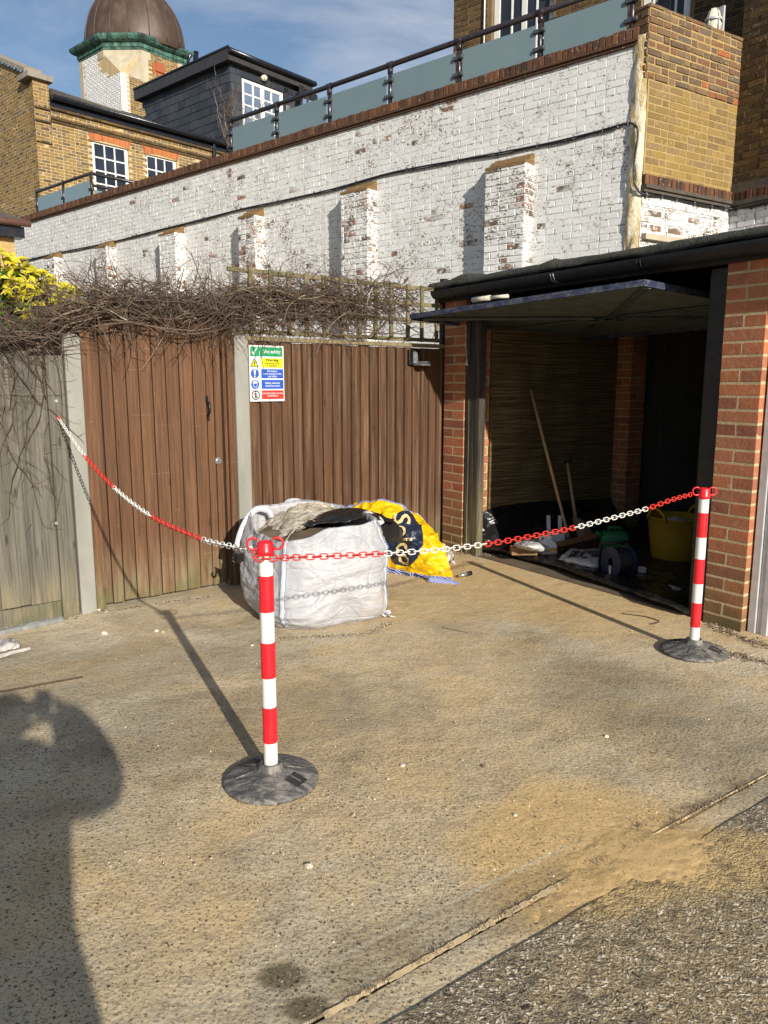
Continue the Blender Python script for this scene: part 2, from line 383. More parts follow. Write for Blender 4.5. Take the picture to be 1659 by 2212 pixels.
def paver_ground():
    s = S('worn exposed concrete', .92, 0, .22); p = s.pos(); xy = s.scale(p, (1, 1, 0))
    warp = s.noise(xy, 1.4, 5, .6)
    a = s.noise(xy, .8, 6, .62, .3); b = s.noise(xy, 3.2, 6, .65, .4); f = s.noise(xy, 150, 5, .75)
    base = s.ramp(s.math('ADD', s.math('MULTIPLY', a, .6), s.math('MULTIPLY', b, .4)), [(.36, (.38,.30,.195)), (.47, (.57,.475,.33)), (.58, (.70,.60,.44)), (.7, (.78,.69,.54))])
    base = s.mix(s.ramp(s.noise(xy, 1.7, 6, .7, .8), [(.46, 0), (.62, .6)]), base, (.74,.54,.29))
    base = s.mix(s.ramp(s.noise(xy, 2.6, 6, .72, .4), [(.52, 0), (.66, .55)]), base, (.33,.265,.185))
    ex = s.ramp(s.noise(s.scale(xy, (1,1,1), (4.2,1.1,0)), 1.1, 5, .65), [(.36, .35), (.56, 1)]); ex = s.math('MULTIPLY', ex, s.math('SUBTRACT', 1.15, s.math('MULTIPLY', s.smooth(s.sep(p)[1], 2.0, 5.5), .75)), True)
    # sand washed over the slab
    q = G(1270, 1830); sandm = s.ell(p, q.x, q.y, .60, .42, R(25), warp, 1.3)
    q = G(880, 1560); sand2 = s.ell(p, q.x, q.y, 1.5, 1.0, R(60), b, 1.6)
    q = G(1150, 1270); sand3 = s.ell(p, q.x, q.y, 1.6, .75, R(-50), warp, 1.0)
    q = G(380, 1880); sand4 = s.ell(p, q.x, q.y, .42, .5, R(20), b, 2.2)
    q = G(1000, 1300); sand5 = s.ell(p, q.x, q.y, 1.0, .6, R(0), b, 1.4)
    sn = s.ramp(b, [(.38, .3), (.6, 1)])
    sm = s.math('MAXIMUM', s.math('MULTIPLY', sandm, .9), s.math('MULTIPLY', s.math('MAXIMUM', s.math('MULTIPLY', sand2, .42), s.math('MULTIPLY', sand4, .4)), sn))
    sm = s.math('MAXIMUM', sm, s.math('MULTIPLY', s.math('MAXIMUM', sand3, s.math('MULTIPLY', sand5, .6)), .62))
    c = s.mix(sm, base, s.ramp(f, [(.3, (.62,.41,.17)), (.7, (.84,.59,.29))]))
    # darker weathered areas
    q = G(1560, 1590); dk = s.ell(p, q.x, q.y, 1.4, .5, R(-60), warp, 1.2)
    q = G(520, 1560); dk2 = s.ell(p, q.x, q.y, .9, .45, R(15), b, 1.5)
    q = G(1080, 1960); dk3 = s.ell(p, q.x, q.y, .75, .12, R(28), b, .9)
    q = G(610, 2110); m1 = s.ell(p, q.x, q.y, .075, .055, 0, b, 1.1)
    q = G(655, 2180); m2 = s.ell(p, q.x, q.y, .07, .045, 0, b, 1.1)
    q = G(150, 1450); dk4 = s.ell(p, q.x, q.y, 1.2, .5, R(10), b, 1.2)
    dm = s.math('MAXIMUM', s.math('MULTIPLY', s.math('MAXIMUM', dk, dk2), .45), s.math('MULTIPLY', s.math('MAXIMUM', dk3, dk4), .40))
    c = s.mix(dm, c, s.mix(.7, c, (.10,.078,.055)))
    c = s.mix(s.math('MULTIPLY', s.math('MAXIMUM', m1, m2), .75), c, (.075,.058,.022))
    # aggregate
    v1 = s.voro(xy, 70); vc = s.voro(xy, 70, 'F1', 'Color'); vr = s.sep(vc)
    w1 = s.noise(xy, 26, 3, .6)
    thr = s.math('SUBTRACT', .30, s.math('MULTIPLY', sm, .22))
    peb = s.math('LESS_THAN', v1, s.math('MULTIPLY', thr, s.math('MULTIPLY', vr[1], 1.35)))
    peb = s.math('MULTIPLY', peb, s.ramp(w1, [(.38, .35), (.52, 1)]))
    pc = s.ramp(vr[0], [(.0, (.025,.022,.022)), (.28, (.07,.052,.038)), (.5, (.17,.12,.075)), (.72, (.33,.28,.21)), (.93, (.50,.46,.38)), (1, (.7,.66,.6))])
    c = s.mix(s.math('MULTIPLY', s.math('MULTIPLY', peb, .85), ex), c, pc)
    v2 = s.voro(xy, 130); vc2 = s.sep(s.voro(xy, 130, 'F1', 'Color'))
    grit = s.math('MULTIPLY', s.math('LESS_THAN', v2, .28), s.ramp(vc2[0], [(.50, 0), (.54, 1)]))
    c = s.mix(s.math('MULTIPLY', s.math('MULTIPLY', grit, .75), ex), c, s.ramp(vc2[1], [(.0, (.035,.028,.022)), (.62, (.11,.08,.055)), (.8, (.70,.64,.54))]))
    c = s.mix(s.math('MULTIPLY', ex, s.ramp(s.noise(s.scale(xy, (1, 1.6, 1), rot=(0,0,.5)), 85, 4, .75, .8), [(.345, .9), (.42, 0)])), c, (.08,.058,.038))
    q = G(1010, 1932); ln = G(1190, 1845) - G(830, 2020); lm_ = s.ell(p, q.x, q.y, .62, .008, math.atan2(ln.y, ln.x), b, .7)
    c = s.mix(s.math('MULTIPLY', lm_, .6), c, (.66,.58,.44))
    c = s.mix(1.0, c, (.83,.83,.80), 'MULTIPLY')
    s.col(c)
    pit = s.math('MULTIPLY', s.ramp(s.noise(s.scale(xy, (1, 1.6, 1), rot=(0,0,.5)), 85, 4, .75, .8), [(.34, 0), (.42, 1)]), 1.3)
    h = s.math('ADD', s.math('MULTIPLY', s.math('SUBTRACT', 1, s.math('MULTIPLY', v1, 1.6)), .22), s.math('MULTIPLY', f, .28))
    h = s.math('ADD', h, s.math('MULTIPLY', pit, s.math('ADD', s.math('MULTIPLY', ex, .8), .2))); h = s.math('MULTIPLY', h, s.math('SUBTRACT', 1, s.math('MULTIPLY', sm, .55)))
    s.nrm(s.bump(h, .9, .006, s.bump(s.noise(xy, 9, 5), .5, .02))); return s.m
M['yard'] = paver_ground()
def road():
    s = S('coarse exposed aggregate', .9, 0, .25); p = s.pos(); xy = s.scale(p, (1, 1, 0))
    a = s.noise(xy, 2.6, 6, .65); v = s.voro(s.mix(.06, xy, s.noise(xy, 30, 3, .6, 0, True)), 80); vc = s.sep(s.voro(s.mix(.06, xy, s.noise(xy, 30, 3, .6, 0, True)), 80, 'F1', 'Color')); f = s.noise(xy, 160, 6, .8)
    pc = s.ramp(vc[0], [(0, (.05,.042,.035)), (.2, (.14,.105,.07)), (.45, (.40,.32,.21)), (.7, (.66,.56,.41)), (1, (.82,.74,.60))])
    matrix_ = s.ramp(f, [(.38, (.06,.048,.032)), (.62, (.42,.345,.23))])
    c = s.mix(s.ramp(v, [(.26, 0), (.50, 1)]), pc, matrix_)
    q = G(1400, 1870); sandm = s.ell(p, q.x, q.y, .55, .22, R(10), a, 1.6)
    q2 = G(1450, 2050); sand2 = s.ell(p, q2.x, q2.y, .5, .45, R(10), s.noise(xy, 7, 6, .7), 2.6)
    gaps = s.ramp(s.math('ADD', s.math('MULTIPLY', v, .6), s.math('MULTIPLY', s.noise(xy, 11, 5, .7), .7)), [(.50, 0), (.62, 1)])
    sm = s.math('MAXIMUM', s.math('MULTIPLY', sandm, .8), s.math('MULTIPLY', s.math('MULTIPLY', sand2, gaps), .22))
    c = s.mix(sm, c, s.ramp(f, [(.3, (.40,.27,.11)), (.7, (.60,.43,.20))]))
    c = s.mix(s.ramp(s.noise(xy, 16, 5, .7), [(.40, .6), (.50, 0)]), c, s.mix(.75, c, (.05,.04,.03)))
    s.col(c); h = s.math('ADD', s.math('MULTIPLY', s.math('SUBTRACT', 1, s.math('MULTIPLY', v, 1.7)), .8), s.math('MULTIPLY', f, .4))
    s.nrm(s.bump(h, .8, .005, s.bump(s.noise(xy, 22, 3, .6), .4, .006))); return s.m
M['road'] = road()
def sandm():
    s = S('builders sand', .95, 0, .15); xy = s.pos(); f = s.noise(xy, 260, 4, .8); g = s.voro(xy, 110); gc = s.sep(s.voro(xy, 110, 'F1', 'Color'))
    c = s.ramp(f, [(.3, (.56,.37,.15)), (.7, (.80,.57,.28))])
    c = s.mix(s.math('MULTIPLY', s.math('LESS_THAN', g, .28), s.ramp(gc[0], [(.78, 0), (.8, .8)])), c, (.15,.10,.06))
    c = s.mix(s.ramp(s.noise(xy, 9, 5), [(.5, 0), (.75, .4)]), c, (.26,.17,.075))
    s.col(c); s.nrm(s.bump(s.math('ADD', f, s.noise(xy, 40, 4)), .9, .006)); return s.m
M['sand'] = sandm()
M['joint'] = concrete('crumbling joint filler', (.44,.34,.20))
M['dirt'] = plain('bare soil', (.12,.09,.055), .95, 0, .4, 6)
M['black_plastic'] = plain('black polythene', (.012,.012,.013), .28, 0, .3, 8, .25)
M['black_matt'] = plain('black refuse sack', (.016,.016,.017), .5, 0, .3, 8, .25)
def pvc(name, c, rough=.35, dirt=.35):
    s = S(name, rough, 0, .5); ob = s.ob()
    k = s.noise(ob, 11, 6, .7); c2 = s.mix(s.ramp(k, [(.58, 0), (.78, dirt)]), c, tuple(x*.5 for x in c))
    sc = s.noise(s.scale(ob, (60, 60, 240)), 1, 4); c2 = s.mix(s.ramp(sc, [(.70, 0), (.74, dirt*.8)]), c2, (.35,.30,.25))
    s.col(c2); s.rough(s.ramp(k, [(.4, rough), (.7, rough+.25)])); s.nrm(s.bump(s.noise(ob, 30, 3), .06, .004)); return s.m
M['post_red'] = pvc('red gloss plastic', (.68,.012,.022), .30)
M['post_white'] = pvc('white gloss plastic', (.66,.65,.61), .32, .25)
M['chain_red'] = pvc('red chain plastic', (.60,.03,.02), .35)
M['chain_white'] = pvc('white chain plastic', (.64,.63,.59), .4, .2)
def rubber():
    s = S('dusty recycled rubber', .6, 0, .4); ob = s.ob()
    k = s.noise(s.scale(ob, (9, 26, 9)), 1.3, 7, .72, 1.0); k2 = s.noise(s.scale(ob, (70, 16, 20)), 1, 5, .7, .8)
    c = s.ramp(k, [(.34, (.035,.036,.037)), (.48, (.09,.088,.084)), (.62, (.26,.235,.20))])
    c = s.mix(s.ramp(k2, [(.62, 0), (.70, .7)]), c, (.34,.31,.26))
    s.col(c); s.nrm(s.bump(s.math('ADD', k, k2), .4, .006)); s.rough(s.ramp(k, [(.4, .45), (.65, .9)])); return s.m
M['rubber'] = rubber()
M['rubber_dark'] = plain('bare black rubber', (.03,.03,.032), .55, 0, .3, 20)
def woven(name, c, tr=.12, stain=None, rough=.42):
    s = S(name, rough, 0, .5); ob = s.ob(); k = s.noise(ob, 5, 5, .6)
    w = s.noise(s.scale(ob, (90, 90, 700)), 1, 2); w2 = s.noise(s.scale(ob, (500, 500, 40)), 1, 2)
    c2 = s.ramp(k, [(.3, tuple(x*.86 for x in c)), (.7, c)])
    c2 = s.mix(s.ramp(s.noise(ob, 3.1, 7, .7), [(.60, 0), (.70, .55)]), c2, (.62,.50,.38) if stain is None else stain)
    c2 = s.mix(s.ramp(s.noise(ob, 9, 7, .72), [(.70, 0), (.74, .8)]), c2, (.42,.26,.16) if stain is None else stain)
    s.col(c2)
    cr = s.noise(s.scale(ob, (3, 3, 9)), 1.4, 7, .66, 2.2); cr2 = s.voro(s.scale(ob, (5, 5, 8)), 1, 'DISTANCE_TO_EDGE')
    h = s.math('ADD', s.math('MULTIPLY', cr, .9), s.math('MULTIPLY', s.ramp(cr2, [(0, 0), (.05, 1)]), .30))
    n = s.bump(h, .45, .025, s.bump(s.math('ADD', w, w2), .25, .0015)); s.nrm(n)
    s.b.inputs['Subsurface Weight'].default_value = tr; s.b.inputs['Subsurface Radius'].default_value = (.02,.02,.02)
    return s.m
M['bag_white'] = woven('white woven polypropylene', (.41,.41,.43))
M['bag_yellow'] = woven('yellow woven polypropylene', (.82,.50,.005), .05, (.62,.36,.01), .34)
M['bag_navy'] = woven('navy printed polypropylene', (.018,.028,.055), 0, (.03,.04,.07), .28)
M['bag_cream'] = woven('cream print', (.78,.60,.28), 0, (.68,.52,.25), .4)
def stripes(name, c1, c2, sc):
    s = S(name, .7, 0, .3); w = s.nt.nodes.new('ShaderNodeTexWave'); s.put(w.inputs['Vector'], s.ob()); w.wave_type = 'BANDS'; w.bands_direction = 'DIAGONAL'
    w.inputs['Scale'].default_value = sc; w.inputs['Distortion'].default_value = .5
    s.col(s.ramp(w.outputs['Fac'], [(.35, c1), (.6, c2)])); s.nrm(s.bump(w.outputs['Fac'], .5, .003)); return s.m
M['blue_webbing'] = stripes('blue and white webbing', (.03,.05,.30), (.42,.46,.62), 36)
M['strap_white'] = stripes('white lifting strap', (.42,.43,.46), (.60,.60,.61), 60)
M['stitch'] = plain('blue stitching', (.12,.24,.45), .7)
def cloth():
    s = S('dirty beige dust sheet', .95, 0, .2); ob = s.ob()
    c = s.ramp(s.noise(ob, 4, 6, .65), [(.32, (.34,.27,.18)), (.5, (.50,.45,.36)), (.7, (.62,.57,.48))])
    s.col(c); s.nrm(s.bump(s.noise(s.scale(ob, (6, 14, 8)), 1.3, 6, .6, 2.0), .9, .035, s.bump(s.noise(ob, 300, 2), .2, .001))); return s.m
M['cloth'] = cloth()
M['wire'] = plain('black cable sheath', (.012,.012,.014), .5, 0, .3, 30)
M['rail_metal'] = plain('chipped dark gloss paint', (.028,.022,.026), .28, 0, .45, 16)
M['clamp'] = plain('dull zinc clamp', (.10,.11,.12), .4, .6)
def frosted():
    s = S('frosted blue grey glass', .22, 0, .5); k = s.noise(s.ob(), 1.2, 4)
    s.col(s.ramp(k, [(.3, (.15,.22,.245)), (.7, (.18,.25,.275))])); s.rough(s.ramp(s.noise(s.ob(), 7, 5), [(.3, .28), (.7, .42)]))
    s.b.inputs['Transmission Weight'].default_value = .12; return s.m
M['frosted'] = frosted()
M['white_paint'] = plain('white gloss joinery', (.72,.72,.68), .4, 0, .12, 20)
def darkglass():
    s = S('dark window glass', .06, 0, .5); s.col(s.ramp(s.noise(s.ob(), 1.5, 3), [(.3, (.008,.010,.016)), (.7, (.03,.035,.05))]))
    s.nrm(s.bump(s.noise(s.ob(), 2.5, 2), .08, .02)); return s.m
M['pane'] = darkglass()
def clearglass():
    s = S('clear window glass', .05); nt = s.nt; t = nt.nodes.new('ShaderNodeBsdfTransparent'); g = nt.nodes.new('ShaderNodeBsdfGlossy'); g.inputs['Roughness'].default_value = .04
    f = nt.nodes.new('ShaderNodeFresnel'); f.inputs[0].default_value = 1.5; mm = nt.nodes.new('ShaderNodeMixShader')
    nt.links.new(f.outputs[0], mm.inputs[0]); nt.links.new(t.outputs[0], mm.inputs[1]); nt.links.new(g.outputs[0], mm.inputs[2])
    nt.links.new(mm.outputs[0], nt.nodes['Material Output'].inputs[0]); return s.m
M['clear'] = clearglass()
M['curtain'] = plain('cream curtain', (.62,.58,.46), .9, 0, .15, 8)
def slate():
    s = S('dark slate hanging', .55, 0, .4); r = s.attr(); ob = s.ob()
    c = s.ramp(r, [(0, (.022,.026,.034)), (.5, (.032,.038,.048)), (1, (.045,.050,.060))])
    c = s.mix(s.ramp(s.noise(s.scale(ob, (9, 9, 1.4)), 1, 6, .7), [(.56, 0), (.74, .5)]), c, (.12,.125,.12))
    s.col(c); s.nrm(s.bump(s.noise(ob, 30, 5), .3, .004)); return s.m
M['slate'] = slate()
M['roof_slate'] = plain('lichened roof slate', (.075,.068,.058), .8, 0, .5, 9, .5)
M['lead'] = plain('dark lead sheet', (.045,.043,.045), .5, .2, .3, 7)
M['gutter_black'] = plain('black painted gutter', (.010,.011,.016), .25, 0, .3, 7)
def copper():
    s = S('brown patinated copper', .5, .12, .4); ob = s.ob()
    c = s.ramp(s.noise(s.scale(ob, (3, 3, 1.2)), 1.2, 6, .6), [(.3, (.045,.029,.021)), (.55, (.075,.046,.033)), (.75, (.12,.088,.07))])
    s.col(c); s.nrm(s.bump(s.noise(ob, 9, 4), .1, .01)); return s.m
M['copper'] = copper()
def verdigris():
    s = S('verdigris copper', .7, .1, .4); ob = s.ob(); k = s.noise(s.scale(ob, (4, 4, 2)), 1.6, 6, .65, .6)
    s.col(s.ramp(k, [(.34, (.012,.022,.018)), (.47, (.03,.075,.058)), (.6, (.07,.16,.12)), (.75, (.15,.27,.20))])); s.nrm(s.bump(k, .3, .02)); return s.m
M['verdigris'] = verdigris()
def felt():
    s = S('mineral roofing felt', .95, 0, .2); ob = s.ob(); k = s.noise(ob, 45, 6, .8); q = s.noise(ob, 5, 5)
    c = s.ramp(k, [(.35, (.03,.03,.027)), (.6, (.085,.085,.075)), (.72, (.22,.22,.20))])
    s.col(s.mix(s.ramp(q, [(.5, 0), (.7, .5)]), c, (.07,.075,.05))); s.nrm(s.bump(s.math('ADD', k, s.math('MULTIPLY', q, 2)), .9, .012)); return s.m
M['felt'] = felt()
M['black_wood'] = plain('black stained timber', (.016,.014,.013), .7, 0, .4, 9, .4)
M['gutter_pvc'] = plain('black plastic gutter', (.012,.012,.012), .6, 0, .3, 9)
def door_blue():
    s = S('flaking blue door edge', .45, .2, .4); ob = s.ob(); k = s.noise(s.scale(ob, (14, 14, 20)), 1, 7, .75, .8)
    s.col(s.ramp(k, [(.36, (.022,.027,.055)), (.48, (.045,.052,.10)), (.56, (.085,.09,.115)), (.66, (.17,.17,.18)), (.76, (.11,.07,.05))])); s.nrm(s.bump(k, .3, .002)); return s.m
M['door_blue'] = door_blue()
M['door_grey'] = plain('grey green ribbed steel', (.10,.12,.115), .5, .3, .3, 6)
M['frame_black'] = plain('black door frame', (.013,.011,.010), .6, 0, .4, 11, .4)
M['garage_white'] = plain('white ribbed garage door', (.62,.62,.62), .45, 0, .12, 9)
M['jamb_white'] = plain('white door frame metal', (.52,.51,.52), .35, .2, .15, 9)
def reed():
    s = S('tan reed matting', .9, 0, .2); ob = s.ob()
    k = s.noise(s.scale(ob, (2, 2, 60)), 1, 5, .6); c = s.ramp(k, [(.35, (.11,.078,.036)), (.6, (.22,.16,.075))])
    s.col(s.mix(s.ramp(s.noise(ob, 3, 4), [(.4, .4), (.65, 0)]), c, (.08,.055,.025))); s.nrm(s.bump(k, .6, .006)); return s.m
M['reed'] = reed()
M['reed_line'] = plain('dark reed cane', (.035,.025,.012), .9, 0, .4, 30)
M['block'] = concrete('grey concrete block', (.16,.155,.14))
M['twig'] = (lambda s: (s.col(s.ramp(s.attr(), [(0, (.055,.035,.025)), (.5, (.09,.060,.044)), (.85, (.18,.135,.10)), (1, (.34,.28,.21))])), s.m)[1])(S('bare climber stem', .85, 0, .3))
def leafm(name, cols):
    s = S(name, .5, 0, .4); r = s.attr(); c = s.ramp(r, [(i/(len(cols)-1), k) for i, k in enumerate(cols)]); s.col(c)
    nt = s.nt; t = nt.nodes.new('ShaderNodeBsdfTranslucent'); s.put(t.inputs[0], c); mm = nt.nodes.new('ShaderNodeMixShader'); mm.inputs[0].default_value = .35
    nt.links.new(s.b.outputs[0], mm.inputs[1]); nt.links.new(t.outputs[0], mm.inputs[2]); nt.links.new(mm.outputs[0], nt.nodes['Material Output'].inputs[0]); return s.m
M['leaf'] = leafm('yellow and green leaf', [(.03,.075,.015),(.05,.13,.02),(.10,.20,.025),(.55,.50,.03),(.78,.66,.05)])
M['litter'] = (lambda s: (s.col(s.ramp(s.attr(), [(0, (.06,.04,.025)), (.5, (.22,.16,.10)), (1, (.48,.42,.33))])), s.m)[1])(S('dry leaf litter', .9, 0, .2))
M['galv'] = plain('galvanised steel', (.45,.47,.49), .38, .8, .2, 12)
M['sign_white'] = plain('sign white', (.60,.61,.60), .3, 0, .04, 8, 0)
M['sign_green'] = plain('sign green', (.02,.26,.11), .3, 0, .05, 8, 0)
M['sign_yellow'] = plain('sign yellow', (.66,.58,.02), .3, 0, .05, 8, 0)
M['sign_blue'] = plain('sign blue', (.025,.09,.42), .3, 0, .05, 8, 0)
M['sign_red'] = plain('sign red', (.68,.04,.03), .3, 0, .05, 8, 0)
M['sign_black'] = plain('sign black', (.02,.02,.02), .3, 0, .05, 8, 0)
M['chrome'] = plain('brushed lock steel', (.55,.55,.55), .25, .9, .1)
M['iron'] = plain('black ironmongery', (.012,.012,.012), .35, .3)
M['tub'] = pvc('yellow flexible tub', (.30,.19,.01), .45)
M['green_pl'] = pvc('green plastic can', (.01,.14,.05), .4)
M['white_pl'] = pvc('white plastic bottle', (.68,.68,.66), .4)
M['orange_label'] = plain('orange label', (.75,.32,.02), .5)
M['blue_pl'] = pvc('blue plastic drum', (.02,.03,.07), .4)
M['bag_paper'] = woven('white paper cement sack', (.62,.61,.60), 0, (.4,.36,.3), .55)
M['paper'] = plain('crumpled white paper', (.42,.40,.37), .8)
M['brown_gutter'] = plain('brown plastic gutter', (.16,.08,.06), .35)
M['tile'] = plain('grey brown roof tile', (.085,.07,.055), .85, 0, .4, 12, .5)
M['cloth_dark'] = plain('dark jacket', (.03,.035,.05), .9, 0, .3, 10)
M['skin'] = plain('skin', (.45,.26,.18), .55, 0, .12, 12)
M['bulb_cover'] = plain('cream lamp cover', (.70,.66,.50), .3)
M['cream_pipe'] = plain('cream plastic pipe', (.58,.54,.44), .4)
M['clear_pl'] = plain('pale polythene scrap', (.62,.61,.62), .35, 0, .1)
M['grit'] = (lambda s: (s.col(s.ramp(s.attr(), [(0, (.16,.12,.08)), (.5, (.36,.28,.18)), (1, (.62,.57,.48))])), s.m)[1])(S('small stones', .9, 0, .2))
# ------------------------------------------------------------------ brickwork
def rnd(a=1.0): return (random.random()*2-1)*a
def bricks(mb, fr, u0, u1, z0, z1, n=0.0, relief=.010, bond='flemish', inside=None, jit=.0015, bev=.003, L=.215, H=.065, J=.010, c0=0):
    """individual bricks standing proud of the mortar plane n"""
    zi = int(math.floor(z0/(H+J))); z = zi*(H+J); hd = (L-J)/2
    while z < z1 - 1e-6:
        k = zi + c0; zb, zt = max(z, z0), min(z+H, z1)
        if zt - zb > .012:
            if bond == 'flemish': seq = [L, hd]; off = 0 if k % 2 == 0 else (L*.75+J*.5+hd*.5)
            elif bond == 'stretcher': seq = [L]; off = 0 if k % 2 == 0 else (L+J)/2
            elif bond == 'pier': seq = [L] if k % 2 == 0 else [hd]; off = 0
            elif bond == 'soldier': seq = [H]; off = 0
            u = u0 - off if bond != 'pier' else u0; i = 0
            while u < u1 - 1e-6:
                w = seq[i % len(seq)]; a, b = max(u, u0), min(u+w, u1)
                if b - a > .02:
                    uc, zc = (a+b)/2, (zb+zt)/2
                    if inside is None or inside(uc, zc):
                        base = len(mb.v); nn = n + relief + rnd(jit*1.3)
                        ja = a + rnd(jit); jb = b + rnd(jit); jz = zb + rnd(jit); jt = zt + rnd(jit)
                        for (x, y) in ((ja, jz), (jb, jz), (jb, jt), (ja, jt)): mb.v.append(fr.pt(x, n-.002, y))
                        for (x, y) in ((ja+bev, jz+bev), (jb-bev, jz+bev), (jb-bev, jt-bev), (ja+bev, jt-bev)): mb.v.append(fr.pt(x+rnd(jit*.5), nn+rnd(jit*.6), y+rnd(jit*.5)))
                        k0 = random.random()
                        for q in ((4,5,6,7),(0,1,5,4),(1,2,6,5),(2,3,7,6),(3,0,4,7)): mb.face(tuple(base+t for t in q), k0)
                u += w + J; i += 1
        z += H + J; zi += 1
def wall_skin(mb, fr, u0, u1, z0, z1, n, holes=(), depth=0.0):
    us = sorted({u0, u1, *[h[0] for h in holes], *[h[1] for h in holes]}); zs = sorted({z0, z1, *[h[2] for h in holes], *[h[3] for h in holes]})
    for a, b in zip(us, us[1:]):
        for c, d in zip(zs, zs[1:]):
            uc, zc = (a+b)/2, (c+d)/2
            if any(h[0] < uc < h[1] and h[2] < zc < h[3] for h in holes): continue
            mb.quad(fr.pt(a,n,c), fr.pt(b,n,c), fr.pt(b,n,d), fr.pt(a,n,d))
    for (a, b, c, d) in holes:
        mb.quad(fr.pt(a,n,c), fr.pt(a,n-depth,c), fr.pt(a,n-depth,d), fr.pt(a,n,d))
        mb.quad(fr.pt(b,n,c), fr.pt(b,n-depth,c), fr.pt(b,n-depth,d), fr.pt(b,n,d))
        mb.quad(fr.pt(a,n,d), fr.pt(b,n,d), fr.pt(b,n-depth,d), fr.pt(a,n-depth,d))
        mb.quad(fr.pt(a,n,c), fr.pt(b,n,c), fr.pt(b,n-depth,c), fr.pt(a,n-depth,c))
def window(parent, fr, u0, u1, z0, z1, n, cols, rows, name='window', fw=.07, bw=.025, glass='pane', mull=None, sill=True):
    f = MB(); d0, d1 = n-.05, n
    f.box(fr, u0, u0+fw, d0, d1, z0, z1); f.box(fr, u1-fw, u1, d0, d1, z0, z1)
    f.box(fr, u0+fw, u1-fw, d0, d1, z1-fw, z1); f.box(fr, u0+fw, u1-fw, d0, d1, z0, z0+fw)
    iu0, iu1, iz0, iz1 = u0+fw, u1-fw, z0+fw, z1-fw
    for i in range(1, cols):
        c = iu0 + (iu1-iu0)*i/cols; w = bw/2 if not (mull and i in mull) else bw*1.6
        f.box(fr, c-w, c+w, d0+.012, d1-.006, iz0, iz1)
    for j in range(1, rows):
        c = iz0 + (iz1-iz0)*j/rows; f.box(fr, iu0, iu1, d0+.016, d1-.010, c-bw/2, c+bw/2)
    w = obj(name, f, M['white_paint'], parent)
    g = MB(); g.box(fr, iu0, iu1, d0+.020, d0+.026, iz0, iz1); obj('pane', g, M[glass], w) if parent is not None and 'label' in parent.keys() else None
    if sill:
        k = MB(); k.box(fr, u0-.04, u1+.04, n-.06, n+.10, z0-.07, z0-.003); obj('sill', k, M['white_paint'], w)
    return w

# ================================================================== GROUND
def gp(px, py): v = G(px, py); return Vector((v.x, v.y, 0))
a1, b1 = gp(690, 2200), gp(1659, 1670); a2, b2 = gp(830, 2212), gp(1659, 1725)
d1 = (b1-a1).normalized(); d2 = (b2-a2).normalized()
A1, B1 = a1 - d1*7, a1 + d1*22; A2, B2 = a2 - d2*7.2, a2 + d2*22
def perp(d): return Vector((-d.y, d.x, 0))
def sheet(name, poly, z, m, sub=0):
    mb = MB(); mb.poly([Vector((p[0], p[1], z)) for p in poly])
    o = obj(name, mb, m, origin=(0, 0, z)); return struct(o)
g = MB(); g.poly([Vector((-800,-800,-.06)), Vector((800,-800,-.06)), Vector((800,800,-.06)), Vector((-800,800,-.06))])
struct(obj('ground', g, M['dirt'], origin=(0,0,0)))
n1_ = perp(d1); gap = .006
def slab(name, pts, z, m, th=.05):
    """slab with real edge thickness"""
    mb = MB(); top = [Vector((p.x, p.y, z)) for p in pts]; bot = [Vector((p.x, p.y, z-th)) for p in pts]
    mb.poly(top); k = len(pts)
    for i in range(k): j = (i+1) % k; mb.quad(top[i], bot[i], bot[j], top[j])
    return struct(obj(name, mb, m, origin=(0, 0, 0)))
def wob(a, b, n, amp, seed):
    out = []; d = (b-a); p = perp(d.normalized())
    for i in range(n+1):
        t = i/n; q = a + d*t; out.append(q + p*(mnoise.noise(Vector((t*n*.37+seed, seed, 0)))*amp + mnoise.noise(Vector((t*n*1.9+seed, seed, 3)))*amp*.5))
    return out
e1 = wob(A1, B1, 260, .009, 3.1); e2 = wob(A2, B2, 420, .0055, 8.4)
slab('concrete_yard', [p + n1_*gap for p in e1] + [B1 + n1_*16, A1 + n1_*16], 0, M['yard'])
slab('concrete_strip', [p + n1_*.0015 for p in e2] + [p - n1_*gap for p in reversed(e1)], -.004, M['yard'])
slab('road', [A2 - n1_*14, B2 - n1_*14] + [p - n1_*.0015 for p in reversed(e2)], .001, M['road'])

# loose sand washed into the joint
def mound(name, cx, cy, ax, ay, ang, h, m, label, n=110, seed=0, kind='stuff'):
    mb = MB(); rows = []; ca, sa = math.cos(ang), math.sin(ang)
    for i in range(n+1):
        r = []
        for j in range(n+1):
            x, y = (i/n*2-1), (j/n*2-1); d = math.sqrt(x*x+y*y)
            X, Y = x*ax, y*ay
            e = mnoise.noise(Vector((X*5+seed, Y*5, 0)))*.45 + mnoise.noise(Vector((X*17+seed, Y*17, 2)))*.30 + mnoise.noise(Vector((X*50+seed, Y*50, 2)))*.22
            z = h*(1.0 - (d*1.75 + e*1.1)); z = min(z, h*.45 + z*.1) + mnoise.noise(Vector((X*26, Y*26, seed)))*h*.16
            r.append(Vector((cx+X*ca-Y*sa, cy+X*sa+Y*ca, max(z, -.02))))
        rows.append(r)
    mb.grid(rows); o = obj(name, mb, m, origin=(cx, cy, 0)); return tag(o, label, None, kind=kind)
q = gp(1380, 1855); mound('sand', q.x, q.y, .46, .26, R(28), .011, M['sand'], 'orange builders sand washed along the concrete joint', seed=4)
q = gp(1290, 1830); 0 and mound('sand', q.x, q.y, .36, .26, R(20), .006, M['sand'], 'thin orange sand film spread over the concrete yard', seed=9)
